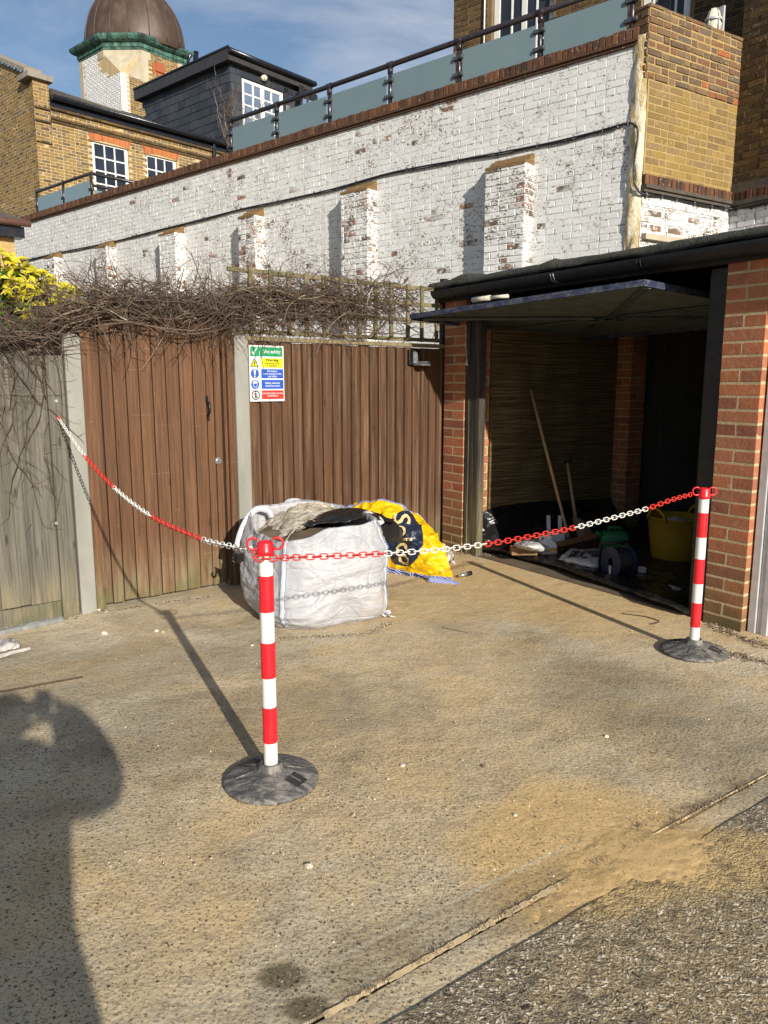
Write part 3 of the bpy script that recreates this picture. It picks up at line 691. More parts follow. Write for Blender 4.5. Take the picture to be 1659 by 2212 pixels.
# sandy mortar fillet in the joint
mb = MB()
for (xa, ya, xb, yb, w) in ((700, 2195, 1255, 1885, .012), (1290, 1868, 1659, 1672, .0022)):
    pa, pb = gp(xa, ya), gp(xb, yb); N = 200
    for i in range(N):
        t0, t1 = i/N, (i+1)/N
        if mnoise.noise(Vector((t0*9+xa, 1, 0))) < -.28: continue
        p0, p1 = pa.lerp(pb, t0), pa.lerp(pb, t1); pr = perp((pb-pa).normalized())
        k0 = w*(.55+.9*mnoise.noise(Vector((t0*31, 2, xa)))); k1 = w*(.55+.9*mnoise.noise(Vector((t1*31, 2, xa))))
        mb.quad(p0 - pr*k0 + Vector((0,0,-.002)), p1 - pr*k1 + Vector((0,0,-.002)), p1 + pr*k1 + Vector((0,0,.0035)), p0 + pr*k0 + Vector((0,0,.0035)))
tag(obj('joint_filler', mb, M['joint']), 'crumbling sandy filler running in the long yard joint', None, kind='stuff')

# ================================================================== GARAGE
GL, GR = gp(955, 1183), gp(1600, 1366)
fg = Fr((GL.x, GL.y), (GR-GL)); LG = (GR-GL).length
gar = thing('garage', fg.pt(LG/2, 0, 0), 'open brick garage with felt roof, dark interior and raised door', 'garage')
ZT = fg.Z(1250, 640) if False else 2.13
# piers
uLp = fg.U(1000, 1000); uR0 = fg.U(1546, 950); uR1 = LG
DEP = .23
def pier(u0, u1, z1, name='brick_pier', front=0.0, dep=DEP, c0=0):
    mo = MB(); mo.box(fg, u0+.0012, u1-.0012, front-dep+.006, front-.0010, -.02, z1)
    b = MB(); b.k = 0
    w = u1-u0
    bricks(b, fg, u0, u1, 0, z1, front-.008, .010, 'x' if False else 'pierface', jit=.002) if False else None
    H, J = .0625, .014; z = 0; k = c0
    fe = Fr(tuple(fg.pt(u1, front, 0))[:2], -fg.n); fe.o = fg.pt(u1, front, 0); fe.u = -fg.n; fe.n = fg.u
    fl = Fr(tuple(fg.pt(u0, front, 0))[:2], -fg.n); fl.o = fg.pt(u0, front, 0); fl.u = -fg.n; fl.n = -fg.u
    while z < z1 - .02:
        zt = min(z+H, z1)
        segs = [(u0, u1)] if k % 2 == 0 else [(u0, u0+w/2-J/2), (u0+w/2+J/2, u1)]
        dsegs = [(front-dep, front-.1075-.005), (front-.1075+.005, front)] if k % 2 == 0 else [(front-dep, front)]
        for (a, c) in segs:
            for (da, dc) in dsegs:
                b.k = random.random(); j = [rnd(.0016) for _ in range(24)]; q = []
                for zz, o in ((z, 0), (zt, 12)):
                    for i, (uu, dd) in enumerate(((a, da), (c, da), (c, dc), (a, dc))):
                        q.append(fg.pt(uu + j[o+i*3], dd + (abs(j[o+i*3+1]) if dd == front else j[o+i*3+1]), zz + j[o+i*3+2]))
                b.hexa(q)
        z += H + J; k += 1
    p = obj(name, b, M['red_brick'], gar, bevel=.0022)
    obj('mortar', mo, M['red_mortar'], p); return p
pier(0, uLp, ZT-.0); pier(uR0, uR1, ZT)
# jamb posts
mb = MB(); uj0, uj1 = fg.U(1003, 1000), fg.U(1029, 1000)
mb.k = .2; mb.box(fg, uj0, uj0+.035, -.07, -.005, 0, 2.10); mb.k = .8; mb.box(fg, uj0+.037, uj1, -.085, -.016, 0, 2.10)
obj('door_jamb', mb, M['jamb_wood'], gar, bevel=.003)
mb = MB(); mb.box(fg, uR0-.115, uR0-.012, -.12, -.02, 0, 2.10)
mb.box(fg, uR0-.14, uR0-.116, -.10, -.05, 0, 2.08)
obj('door_jamb', mb, M['frame_black'], gar, bevel=.003)
# reveal brick behind left jamb, side walls, back, ceiling, floor
GD = 4.9
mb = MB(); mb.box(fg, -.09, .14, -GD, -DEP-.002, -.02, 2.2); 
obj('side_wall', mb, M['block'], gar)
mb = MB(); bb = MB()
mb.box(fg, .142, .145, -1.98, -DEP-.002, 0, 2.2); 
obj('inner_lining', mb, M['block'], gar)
# brick strip next to the jamb
fs = Fr((0,0),(1,0)); fs.o = fg.pt(.142, 0, 0); fs.u = -fg.n; fs.n = fg.u      # u = depth, n = into the garage
b = MB(); bricks(b, fs, .24, .36, 0, 2.12, .03, .010, 'stretcher'); p = obj('brick_reveal', b, M['red_brick'], gar)
m2 = MB(); m2.box(fs, .235, .362, 0, .03, 0, 2.12); obj('mortar', m2, M['red_mortar'], p)
# inner brick pier half way down, then block wall panels
uu0 = fs.U(1390, 1050, .2) ; 
b = MB(); bricks(b, fs, 2.02, 2.25, 0, 2.15, .20, .010, 'pier')
fp = Fr((0,0),(1,0)); fp.o = fs.pt(2.02, 0, 0); fp.u = fs.n.copy(); fp.n = -fs.u
bricks(b, fp, .0, .20, 0, 2.15, .0, .008, 'pier'); p = obj('inner_pier', b, M['red_brick'], gar)
m2 = MB(); m2.box(fs, 2.022, 2.25, 0, .20, 0, 2.15); obj('mortar', m2, M['red_mortar'], p)
mb = MB()
for i in range(6):
    for k in range(5):
        mb.k = random.random(); a = 2.30 + i*.45 + (0 if k % 2 else 0); mb.box(fs, a, a+.44, .005, .03+.004*(i % 2), .01+k*.43, .01+k*.43+.422)
obj('block_lining', mb, M['block'], gar)
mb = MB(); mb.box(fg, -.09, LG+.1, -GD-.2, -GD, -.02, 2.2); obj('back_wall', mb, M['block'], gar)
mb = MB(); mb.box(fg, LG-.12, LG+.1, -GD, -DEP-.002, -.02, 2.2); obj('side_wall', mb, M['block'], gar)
mb = MB(); mb.box(fg, .145, LG-.12, -GD, -.03, .002, .008); obj('floor', mb, M['dirt'], gar)
# roof: boards, felt with a turned down wavy edge, fascia, gutter and brackets
EXT = 4.2
mb = MB(); mb.box(fg, -.12, LG+EXT, -GD-.3, .04, ZT+.07, ZT+.13); obj('roof_deck', mb, M['black_wood'], gar)
mb = MB(); mb.box(fg, -.10, LG+EXT, -.02, .035, ZT-.015, ZT+.069); obj('fascia', mb, M['black_wood'], gar)
mb = MB(); rows = []; NU = 150
prof = [(-GD-.3, .150), (-2.4, .150), (-1.0, .152), (-.3, .155), (-.08, .160), (.02, .158), (.075, .142), (.088, .118), (.086, .094)]
for i in range(NU+1):
    u = -.13 + (LG+EXT+.13)*i/NU; r = []
    for k, (nn, zz) in enumerate(prof):
        e = mnoise.noise(Vector((u*3.1, k*.6, 0)))*.010 + mnoise.noise(Vector((u*11, k*.9, 4)))*.005
        lift = .028*math.exp(-((u-.32)/.10)**2) + .022*math.exp(-((u-1.25)/.05)**2)
        r.append(fg.pt(u, nn + (e if k > 5 else 0), ZT + zz + e*(1 if k > 2 else .3) + (lift if 3 <= k <= 6 else 0) + (-.02*abs(mnoise.noise(Vector((u*5, 9, 1)))) if k == 8 else 0)))
    rows.append(r)
mb.grid(rows); obj('roof_felt', mb, M['felt'], gar, solid=.006)
mb = MB(); rows = []
for i in range(2):
    u = -.02 if i == 0 else LG+EXT
    rows.append([fg.pt(u, .092 - .05*math.cos(a), ZT+.070 - .062*math.sin(a)) for a in [math.pi*k/10 for k in range(11)]])
mb.grid(rows); mb.poly([p for p in rows[0]])
gut = obj('gutter', mb, M['gutter_pvc'], gar, solid=.003)
for x in (1215, 1765//1, 1480):
    pass
for px_ in (1200, 1385):
    uc = fg.U(px_, 640, .1); k = MB()
    for dd in (-.012, .012):
        k.tube([fg.pt(uc+dd, .092 - .056*math.cos(a), ZT+.070 - .070*math.sin(a)) for a in [math.pi*(.35+.7*j/8) - .35*math.pi*.3 for j in range(9)]], .0035, 5)
    obj('gutter_bracket', k, M['galv'] if px_ == 1200 else M['gutter_pvc'], gut)
# up and over door
OL, OR = G(885, 678, 1.985), G(1390, 603, 2.05)
OL = Vector(OL); OR = Vector(OR); inn = (-fg.n).copy(); back = inn*2.0 + Vector((0, 0, -.10))
dz = Vector((0, 0, -.048))
door = MB(); 
def dpt(s, t, h): return OL.lerp(OR, s) + back*t + Vector((0, 0, -h))
W = (OR-OL).length
NR = 34
for i in range(NR):               # ribbed sheet on top, seen from below
    t0 = .01 + .98*i/NR; t1 = .01 + .98*(i+1)/NR; h0 = .008; h1 = .022 if i % 2 else .008
    tm = (t0+t1)/2
    door.quad(dpt(.01, t0, .008), dpt(.99, t0, .008), dpt(.99, t0+.006, .02), dpt(.01, t0+.006, .02))
    door.quad(dpt(.01, t0+.006, .02), dpt(.99, t0+.006, .02), dpt(.99, tm, .02), dpt(.01, tm, .02))
    door.quad(dpt(.01, tm, .02), dpt(.99, tm, .02), dpt(.99, tm+.006, .008), dpt(.01, tm+.006, .008))
    door.quad(dpt(.01, tm+.006, .008), dpt(.99, tm+.006, .008), dpt(.99, t1, .008), dpt(.01, t1, .008))
dm = obj('up_and_over_door', door, M['door_grey'], gar, solid=.004)
fr_ = MB()
up0 = Vector((0,0,1))
fr_.bar(dpt(-.002, .006, .019), dpt(1.002, .006, .019), .022, .038); fr_.bar(dpt(.998, .012, .019), dpt(.998, 1, .019), .022, .038)
fr_.bar(dpt(.002, .012, .024), dpt(.002, 1, .024), .022, .048); fr_.bar(dpt(0, .995, .024), dpt(1, .995, .024), .022, .048)
obj('door_edge', fr_, M['door_blue'], dm)
br = MB()
br.bar(dpt(.99, .03, .040), dpt(.50, .52, .040), .05, .012); br.bar(dpt(.50, .48, .052), dpt(.02, .97, .040), .05, .012)
br.bar(dpt(.02, .05, .040), dpt(.47, .47, .040), .05, .012); br.bar(dpt(.53, .53, .040), dpt(.98, .97, .040), .05, .012)
br.bar(dpt(.02, .50, .034), dpt(.98, .50, .034), .04, .012); br.bar(dpt(.44, .50, .060), dpt(.56, .50, .060), .10, .006)
obj('door_brace', br, M['door_grey'], dm)
# neighbouring garage: white frame and ribbed door
uN0 = LG + .012
nd = thing('garage_door', fg.pt(uN0+.4, -.1, 0), 'white ribbed closed garage door beside the right brick pier', 'garage door')
mb = MB(); mb.box(fg, uN0, uN0+.045, -.16, -.045, 0, 2.1); mb.box(fg, uN0+.046, uN0+.075, -.16, -.060, 0, 2.1); mb.box(fg, uN0+.076, uN0+.112, -.16, -.052, 0, 2.1)
obj('frame', mb, M['jamb_white'], nd, bevel=.003)
mb = MB(); NB = 27
for i in range(NB):
    z0 = .03 + i*.076; mb.box(fg, uN0+.15, uN0+2.4, -.150, -.105, z0+.006, z0+.070); 
mb.box(fg, uN0+.114, uN0+2.45, -.160, -.125, .0, 2.1); mb.box(fg, uN0+.114, uN0+.150, -.124, -.098, .02, 2.09); mb.box(fg, uN0+.151, uN0+2.4, -.124, -.098, 0.0, .028)
obj('door_panel', mb, M['garage_white'], nd, bevel=.004)

# ================================================================== WHITE WALL BUILDING
K1 = P(1362, 400, 8.7); WD = Vector((-.758, .652, 0)); fw = Fr((K1.x, K1.y), WD)
bl = thing('painted_brick_building', fw.pt(0, 0, 0), 'long peeling white brick wall with terrace on top', 'building')
zc0 = fw.Z(1362, 100); LW = fw.U(20, 500); ZL = 1.0
zc0 = fw.Z(1000, 208)
wb = MB()
pil = [(1048, 1148, 370, 345), (737, 808, 418, 405), (516, 565, 472, 460), (346, 394, 508, 498), (209, 246, 536, 527), (100, 134, 558, 550)]
bricks(wb, fw, 0.0, LW, ZL, zc0, 0, .0035, 'flemish', jit=.002, bev=.004)
o = obj('wall', wb, M['white_brick'], bl)
mb = MB(); mb.box(fw, 0, LW, -.5, .001, 0, zc0); obj('mortar_joints', mb, M['white_mortar'], o)
# coping: corbel tiles + bricks on edge
cb = MB(); cb.box(fw, -.02, LW, -.35, .035, zc0, zc0+.028); cb.box(fw, -.02, LW, -.35, .055, zc0+.030, zc0+.055)
zb = zc0 + .057; u = -.02
co = MB()
while u < LW:
    w = .064 + rnd(.003); co.k = random.random(); a = .045 + rnd(.006); h = .105 + rnd(.007)
    sag = 0
    co.box(fw, u, u+w, -.12, a, zb, zb+h); u += w + .010
cp = obj('coping', co, M['coping_brick'], bl, bevel=.004)
obj('creasing_tiles', cb, M['coping_brick'], cp)
mo = MB(); mo.box(fw, -.02, LW, -.115, .030, zb, zb+.094); obj('mortar', mo, mortar_mat('dark mortar', (.10,.07,.05)), cp)
# pilasters
for (xl, xr, yl, yr) in pil:
    n_ = .20
    ul, ur = fw.U(xl, yl+60, n_), fw.U(xr-14, yr+60, n_)   # u grows to the left
    zt = fw.Z((xl+xr)/2, (yl+yr)/2, n_)
    b = MB(); bricks(b, fw, ur, ul, ZL, zt, n_, .008, 'pier' if ul-ur < .5 else 'flemish', jit=.003, bev=.005)
    fe = Fr((0,0),(1,0)); fe.o = fw.pt(ur, 0, 0); fe.u = fw.n.copy(); fe.n = -fw.u
    bricks(b, fe, 0.0, n_, ZL, zt, 0, .008, 'pier', jit=.003, bev=.005)
    fe2 = Fr((0,0),(1,0)); fe2.o = fw.pt(ul, 0, 0); fe2.u = fw.n.copy(); fe2.n = fw.u
    bricks(b, fe2, 0.0, n_, ZL, zt, 0, .008, 'pier', jit=.003, bev=.005)
    p = obj('buttress', b, M['worn_brick'], bl)
    m_ = MB(); m_.box(fw, ur, ul, 0.0, n_, 0, zt); obj('mortar_joints', m_, M['white_mortar'], p)
    c_ = MB(); rows = []
    for i in range(9):
        r = []
        for j in range(6):
            a, t = i/8, j/5
            e = mnoise.noise(Vector((a*5+xl, t*4, 0)))*.03
            r.append(fw.pt(ur + (ul-ur)*a, -.005 + (n_+.02)*t, zt + .015 + .13*(1-t)**1.3 + e*(1 if 0 < j < 5 else .4)))
        rows.append(r)
    c_.grid(rows); c_.quad(rows[0][5], rows[8][5], rows[8][5]-Vector((0,0,.03)), rows[0][5]-Vector((0,0,.03)))
    c_.poly([rows[0][j] for j in range(6)] + [fw.pt(ur, n_, zt-.01), fw.pt(ur, 0, zt-.01)])
    obj('sloping_cap', c_, M['rubble'], p)
# stained rough corner strip
uc1 = -.13
K2 = fw.pt(uc1, 0, 0)
cs = MB(); rows = []
zt0 = fw.Z(1362, 85)
for i in range(60):
    z = 1.6 + (zt0-1.6)*i/59; r = []
    for j in range(7):
        t = j/6; e = mnoise.noise(Vector((z*3.2, t*2.2, 5)))*.045 + mnoise.noise(Vector((z*11, t*4, 5)))*.018
        r.append(fw.pt(.03 + (uc1-.03)*t + e*.5*(1 if 0 < j < 6 else 0), .012 + .03*math.sin(t*math.pi) + e*.6, z))
    rows.append(r)
cs.grid(rows); cs.quad(rows[59][0], rows[59][6], rows[59][6]-fw.n*.5, rows[59][0]-fw.n*.5); obj('rendered_corner', cs, M['stained'], bl)
# yellow stock return wall
YD = Vector((math.sin(R(58)), math.cos(R(58)), 0)); fy = Fr((K2.x, K2.y), YD)
LY = fy.U(1578, 430); z_st = fy.Z(1390, 375); z_top0 = fy.Z(1405, 5); z_mid = fy.Z(1385, 165)
zA = fy.Z(1500, 43); 
print('LW', LW, 'LY', LY, 'coping z', zc0, 'string z', z_st, 'top', z_top0, zA, 'mid', z_mid)
z_st = fy.Z(1480, 395)
b = MB(); bricks(b, fy, .02, LY, z_st, z_mid, 0, .008, 'flemish', jit=.0015)
yw = obj('yellow_brick_wall', b, M['stock_yellow'], bl)
mb = MB(); mb.box(fy, 0, LY, -.22, .005, z_st-.02, z_mid); obj('mortar', mb, M['yellow_mortar'], yw)
b = MB(); bricks(b, fy, -.03, LY, z_mid, zA, .004, .012, 'flemish', jit=.004, bev=.006)
fe = Fr((0,0),(1,0)); fe.o = fy.pt(-.03, 0, 0); fe.u = -fy.n; fe.n = -fy.u
bricks(b, fe, 0, .22, z_mid, zA, 0, .010, 'pier', jit=.004, bev=.006)
pw = obj('parapet', b, M['stock_old'], bl)
mb = MB(); mb.box(fy, -.028, LY, -.218, .0085, z_mid+.003, zA-.004); obj('mortar', mb, M['yellow_mortar'], pw)
# string course and white base below
b = MB(); u = 0.0
while u < LY-.03:
    b.k = random.random(); b.box(fy, u, u+.064, -.02, .035+rnd(.004), z_st-.108, z_st-.004); u += .074
s_ = obj('string_course', b, M['coping_brick'], bl, bevel=.004)
mb = MB(); mb.box(fy, -.02, LY+.02, -.02, .075, z_st-.150, z_st-.112); mb.box(fy, -.02, LY+.02, -.02, .050, z_st-.185, z_st-.152); mb.box(fy, 0, LY, -.02, .022, z_st-.11, z_st-.006)
obj('creasing', mb, M['tile'], s_)
b = MB(); bricks(b, fy, 0, LY, 1.4, z_st-.30, 0, .008, 'flemish', jit=.003, bev=.005)
wl = obj('white_base_wall', b, M['worn_brick'], bl)
mb = MB(); mb.box(fy, 0, LY, -.2, .001, 1.3, z_st-.187); mb.box(fy, 0, LY, 0.001, .012, z_st-.30, z_st-.19); obj('mortar_joints', mb, M['white_mortar'], wl)
mb = MB(); zl = fy.Z(1430, 520); mb.box(fy, .02, .75, .009, .07, zl-.02, zl+.04); obj('ledge', mb, M['stone'], wl)
# return towards the right, its shade put into the brick colour
K3 = fy.pt(LY, 0, 0); DD = Vector((math.sin(R(148)), math.cos(R(148)), 0)); fd = Fr((K3.x, K3.y), DD)
b = MB(); zs2 = z_st - .02
bricks(b, fd, .0, 3.2, zs2+.10, 7.6, 0, .008, 'flemish', jit=.003)
dw = obj('shade_dark_return_wall', b, M['stock_dark'], bl)
mb = MB(); mb.box(fd, 0, 3.2, -.2, .001, zs2-.02, 7.6); obj('mortar', mb, M['stock_dark_mortar'], dw)
b = MB(); u = .0
while u < 3.1:
    b.k = random.random(); b.box(fd, u, u+.064, -.02, .035+rnd(.004), zs2-.10, zs2); u += .074
s_ = obj('string_course', b, M['coping_brick'], bl, bevel=.004)
mb = MB(); mb.box(fd, 0, 3.2, -.02, .07, zs2-.150, zs2-.104); mb.box(fd, 0, 3.2, -.02, .045, zs2-.185, zs2-.152); mb.box(fd, 0, 3.2, -.02, .02, zs2-.102, zs2+.098); obj('creasing', mb, M['tile'], s_)
b = MB(); bricks(b, fd, 0, 3.2, 1.4, zs2-.19, 0, .008, 'flemish', jit=.003, bev=.005)
wl = obj('white_base_wall', b, M['white_brick'], bl)
mb = MB(); mb.box(fd, 0, 3.2, -.2, .001, 1.3, zs2-.187); obj('mortar_joints', mb, M['white_mortar'], wl)
# terrace floor
mb = MB(); mb.poly([fw.pt(0,-.1,zc0-.1), fw.pt(LW,-.1,zc0-.1), fw.pt(LW,-2.4,zc0-.1), fw.pt(-1,-2.4,zc0-.1)]); obj('terrace_floor', mb, M['lead'], bl)
# upper storey set back behind the terrace
fu = Fr((0,0),(1,0)); fu.o = fw.pt(0, -2.0, 0); fu.u = fw.u.copy(); fu.n = fw.n.copy()
uL = fu.U(980, 60); uR = -3.2
wz0 = zc0+.05
wins = []
for (xa, xb) in ((1196, 1062), (1490, 1384)):
    wins.append((fu.U(xa, 30), fu.U(xb, 30), wz0+.02, 8.6))
b = MB(); inw = lambda u, z: not any(h[0]-.02 < u < h[1]+.02 and h[2] < z < h[3] for h in wins)
bricks(b, fu, uR, uL, wz0, 8.8, 0, .006, 'flemish', inside=inw, jit=.002)
uw = obj('upper_storey', b, M['stock_dark'], bl)
mb = MB(); wall_skin(mb, fu, uR, uL, zc0-.3, 9.0, 0, wins, .14); mb.quad(fu.pt(uL,0,zc0-.3), fu.pt(uL,-4,zc0-.3), fu.pt(uL,-4,9), fu.pt(uL,0,9)); obj('mortar', mb, M['stock_dark_mortar'], uw)
for i, h in enumerate(wins):
    window(bl, fu, h[0]+.01, h[1]-.01, h[2]+.05, h[3]-.02, -.06, 4, 9, mull=(2,), sill=False, fw=.09)
mb = MB(); mb.tube([fu.pt(fu.U(1046, 60, .03), .03, wz0), fu.pt(fu.U(1046, 60, .03), .03, 8.7)], .012, 6); obj('pipe', mb, M['white_paint'], bl)
mb = MB(); mb.tube([fw.pt(-.02, -.30, zc0+.1), fw.pt(-.02, -.30, zc0+2.2)], .018, 8); obj('pipe', mb, M['white_paint'], bl)
mb = MB(); mb.box(fw, -.16, -.05, -.42, -.34, zc0, zc0+2.2); obj('screen_post', mb, M['gutter_black'], bl)

# cable clipped along the wall
pts = []
cab = [(30,566),(60,561),(130,545),(240,523),(330,500),(420,478),(520,452),(620,431),(720,408),(850,372),(990,346),(1100,326),(1200,306),(1290,284),(1335,271),(1362,266)]
for (x, y) in cab: u_, z_ = fw.px(x, y, .025); pts.append(fw.pt(u_, .025 + (.20 if False else 0), z_))
def smoothp(p, k=4):
    out = []
    for i in range(len(p)-1):
        a = p[max(i-1,0)]; b_ = p[i]; c = p[i+1]; d = p[min(i+2, len(p)-1)]
        for j in range(k):
            t = j/k; out.append(.5*((2*b_) + (c-a)*t + (2*a-5*b_+4*c-d)*t*t + (3*b_-a-3*c+d)*t**3))
    out.append(p[-1]); return out
for (x, y) in [(1376,276),(1377,300),(1370,350),(1369,385),(1374,404)]: 
    q = fw.px(x, y, .07); pts.append(fw.pt(q[0], .07, q[1]))
for (x, y) in [(1390,421),(1430,425),(1470,433),(1520,445),(1560,450)]:
    q = fy.px(x, y, .03); pts.append(fy.pt(q[0], .03, q[1]))
for (x, y) in [(1590,451),(1630,447),(1665,438)]:
    q = fd.px(x, y, .03); pts.append(fd.pt(q[0], .03, q[1]))
sp = smoothp(pts, 5); cbm = MB(); cbm.tube(sp, .011, 6); cbm.tube([p + Vector((0,0,-.018+.006*math.sin(i*.9))) for i, p in enumerate(sp[:70])], .008, 5)
cab_o = obj('wall_cable', cbm, M['wire']); tag(cab_o, 'long black cable clipped across the white brick wall', 'cable')
for i in range(2, len(sp)-1, 4):
    cl = MB(); p = sp[i]; cl.bar(p + Vector((0,0,-.022)), p + Vector((0,0,.030)), .012, .02); obj('cable_clip', cl, M['wire'], cab_o)

# balustrade on the terrace
bal = thing('balustrade', fw.pt(3, -.05, zc0), 'upper terrace balustrade of blue grey frosted glass and dark tubular rail', 'balustrade', 'glass balustrades on the roof terraces')
zr = fw.Z(992, 88, -.02)
zr = (fw.Z(992, 90, -.02) + fw.Z(712, 188, -.02) + fw.Z(1167, 24, -.02))/3
pxs = [(1366, 30), (1167, 80), (992, 140), (843, 190), (712, 228), (598, 265), (499, 295)]
us = [fw.U(x, y, -.02) for x, y in pxs]; zt_c = zb + .105
rail = MB(); rail.tube([fw.pt(us[0]-.45, -.02, zr), fw.pt(us[-1], -.02, zr)], .033, 10)
for u_ in us: rail.tube([fw.pt(u_-.045, -.02, zr), fw.pt(u_+.045, -.02, zr)], .041, 10)
obj('handrail', rail, M['rail_metal'], bal)
for i, u_ in enumerate(us):
    p = MB(); p.tube([fw.pt(u_, -.02, zt_c-.15), fw.pt(u_, -.02, zr)], .029, 10); p.tube([fw.pt(u_, -.02, zr-.11), fw.pt(u_, -.02, zr-.03)], .036, 10)
    po = obj('post', p, M['rail_metal'], bal)
    for zz in (zt_c+.10, zr-.20):
        c = MB(); c.tube([fw.pt(u_-.075, .006, zz), fw.pt(u_-.03, .010, zz)], .030, 8) if i < len(us) else None
        c.box(fw, u_-.075, u_+.075, -.03, .022, zz-.022, zz+.022)
        if c.v: obj('clamp', c, M['clamp'], po, bevel=.008)
for i in range(len(us)-1):
    m_ = MB(); m_.box(fw, us[i]+.055, us[i+1]-.055, -.014, -.004, zt_c+.015, zr-.125); obj('glass_panel', m_, M['frosted'], bal)
# lower terrace balustrade further left
bal2 = thing('balustrade', fw.pt(13, -.05, zc0), 'lower corner balustrade of frosted glass in front of the yellow house', 'balustrade', 'glass balustrades on the roof terraces')
zr2 = fw.Z(197, 374, -.02); pa = [(80, 430), (137, 410), (197, 395)]; us2 = [fw.U(x, y, -.02) for x, y in pa]
fb = Fr((0,0),(1,0)); fb.o = fw.pt(us2[2], -.02, 0); fb.u = Vector((math.sin(R(42)), math.cos(R(42)), 0)); fb.n = Vector((fb.u.y, -fb.u.x, 0))
rail = MB(); rail.tube([fw.pt(us2[0], -.02, zr2), fw.pt(us2[2], -.02, zr2), fb.pt(4.2, 0, zr2)], .033, 8); rail.tube([fb.pt(0, 0, zr2-.22), fb.pt(4.2, 0, zr2-.22)], .028, 8)
obj('handrail', rail, M['rail_metal'], bal2)
for i, u_ in enumerate(us2 + [None, None]):
    f_, uu = (fw, u_) if u_ is not None else (fb, 1.35 if i == 3 else 2.8)
    nn = -.02 if f_ is fw else 0
    p = MB(); p.tube([f_.pt(uu, nn, zt_c-.12), f_.pt(uu, nn, zr2)], .030, 8); po = obj('post', p, M['rail_metal'], bal2)
    for zz in (zt_c+.14, zr2-.30):
        c = MB(); c.box(f_, uu-.08, uu+.08, nn-.012, nn+.03, zz-.022, zz+.022); obj('clamp', c, M['clamp'], po, bevel=.008)
for i in range(2):
    m_ = MB(); m_.box(fw, us2[i]+(.055 if us2[i+1] > us2[i] else -.055), us2[i+1]-(.055 if us2[i+1] > us2[i] else -.055), -.014, -.004, zt_c+.02, zr2-.13); obj('glass_panel', m_, M['frosted'], bal2)
for (a, c) in ((.06, 1.29), (1.41, 2.74)):
    m_ = MB(); m_.box(fb, a, c, -.005, .005, zt_c-.1, zr2-.30); obj('glass_panel', m_, M['frosted'], bal2)
# bulkhead lamp at the top right
lx = fd.px(1541, 34, .10)
# ================================================================== YELLOW BRICK HOUSE (far left)
HC = P(80, 350, 20.0); fh = Fr((HC.x, HC.y), (.673, .74, 0)); fl = Fr((HC.x, HC.y), (-.74, .673, 0))
hs = thing('brick_house', (HC.x, HC.y, 0), 'yellow stock brick house with white sash windows and black gutter', 'house')
ze = fh.Z(213, 257); zt_p = fh.Z(90, 174, .1); zb0 = 2.0; uPier = fh.U(108, 200, .12)
w1 = (fh.U(200, 350), fh.U(279, 350)); w2 = (fh.U(315, 370), fh.U(383, 370))
wz = (fh.Z(240, 418), fh.Z(238, 313)); wz1t = wz[1]
w2t = fh.Z(348, 340); wh = wz1t - wz[0]
holes = [(w1[0], w1[1], wz1t-2.1, wz1t), (w2[0], w2[1], w2t-2.1, w2t)]
inh = lambda u, z: not any(h[0]-.03 < u < h[1]+.03 and h[2]-.02 < z < h[3]+.32 for h in holes)
b = MB(); bricks(b, fh, 0, 9, 3.4, ze, 0, .003, 'flemish', inside=inh, jit=.002, L=.212, H=.061, J=.014, bev=.001); 
bricks(b, fh, -.0, uPier, ze-.9, zt_p, .06, .006, 'flemish', jit=.002)
ztop = lambda u: fl.Z(60, 158) + (fl.Z(0, 133)-fl.Z(60, 158))*(u-fl.U(60,158))/(fl.U(0,133)-fl.U(60,158))
bricks(b, fl, -.06, 4.6, 3.4, 9.6, 0, .003, 'flemish', L=.212, H=.061, J=.014, bev=.001, inside=lambda u, z: z < (zt_p if u < fl.U(60,160) else ztop(u)) - .03, jit=.002)
ho = obj('wall', b, M['stock'], hs)
mb = MB(); wall_skin(mb, fh, 0, 9, zb0, ze, 0, holes, .12); mb.box(fh, -.0, uPier, -.3, .06, ze-.9, zt_p)
uq = fl.U(60, 160); mb.poly([fl.pt(-.06,0,zb0), fl.pt(4.6,0,zb0), fl.pt(4.6,0,ztop(4.6)-.04), fl.pt(uq,0,ztop(uq)-.04), fl.pt(uq,0,zt_p), fl.pt(-.06,0,zt_p)])
obj('mortar', mb, M['stock_mortar'], ho)
cp = MB(); cp.box(fh, -.16, uPier+.08, -.42, .18, zt_p, zt_p+.13); obj('coping', cp, M['cap_stone'], hs, bevel=.01)
cp = MB(); N = 6
for i in range(N):
    a, c = uq + (5-uq)*i/N + .006, uq + (5-uq)*(i+1)/N - .006; za, zc = ztop(a), ztop(c)
    cp.hexa([fl.pt(a,-.35,za), fl.pt(c,-.35,zc), fl.pt(c,.08,zc), fl.pt(a,.08,za), fl.pt(a,-.35,za+.15), fl.pt(c,-.35,zc+.15), fl.pt(c,.08,zc+.12), fl.pt(a,.08,za+.12)])
obj('coping', cp, M['cap_stone'], hs, bevel=.01)
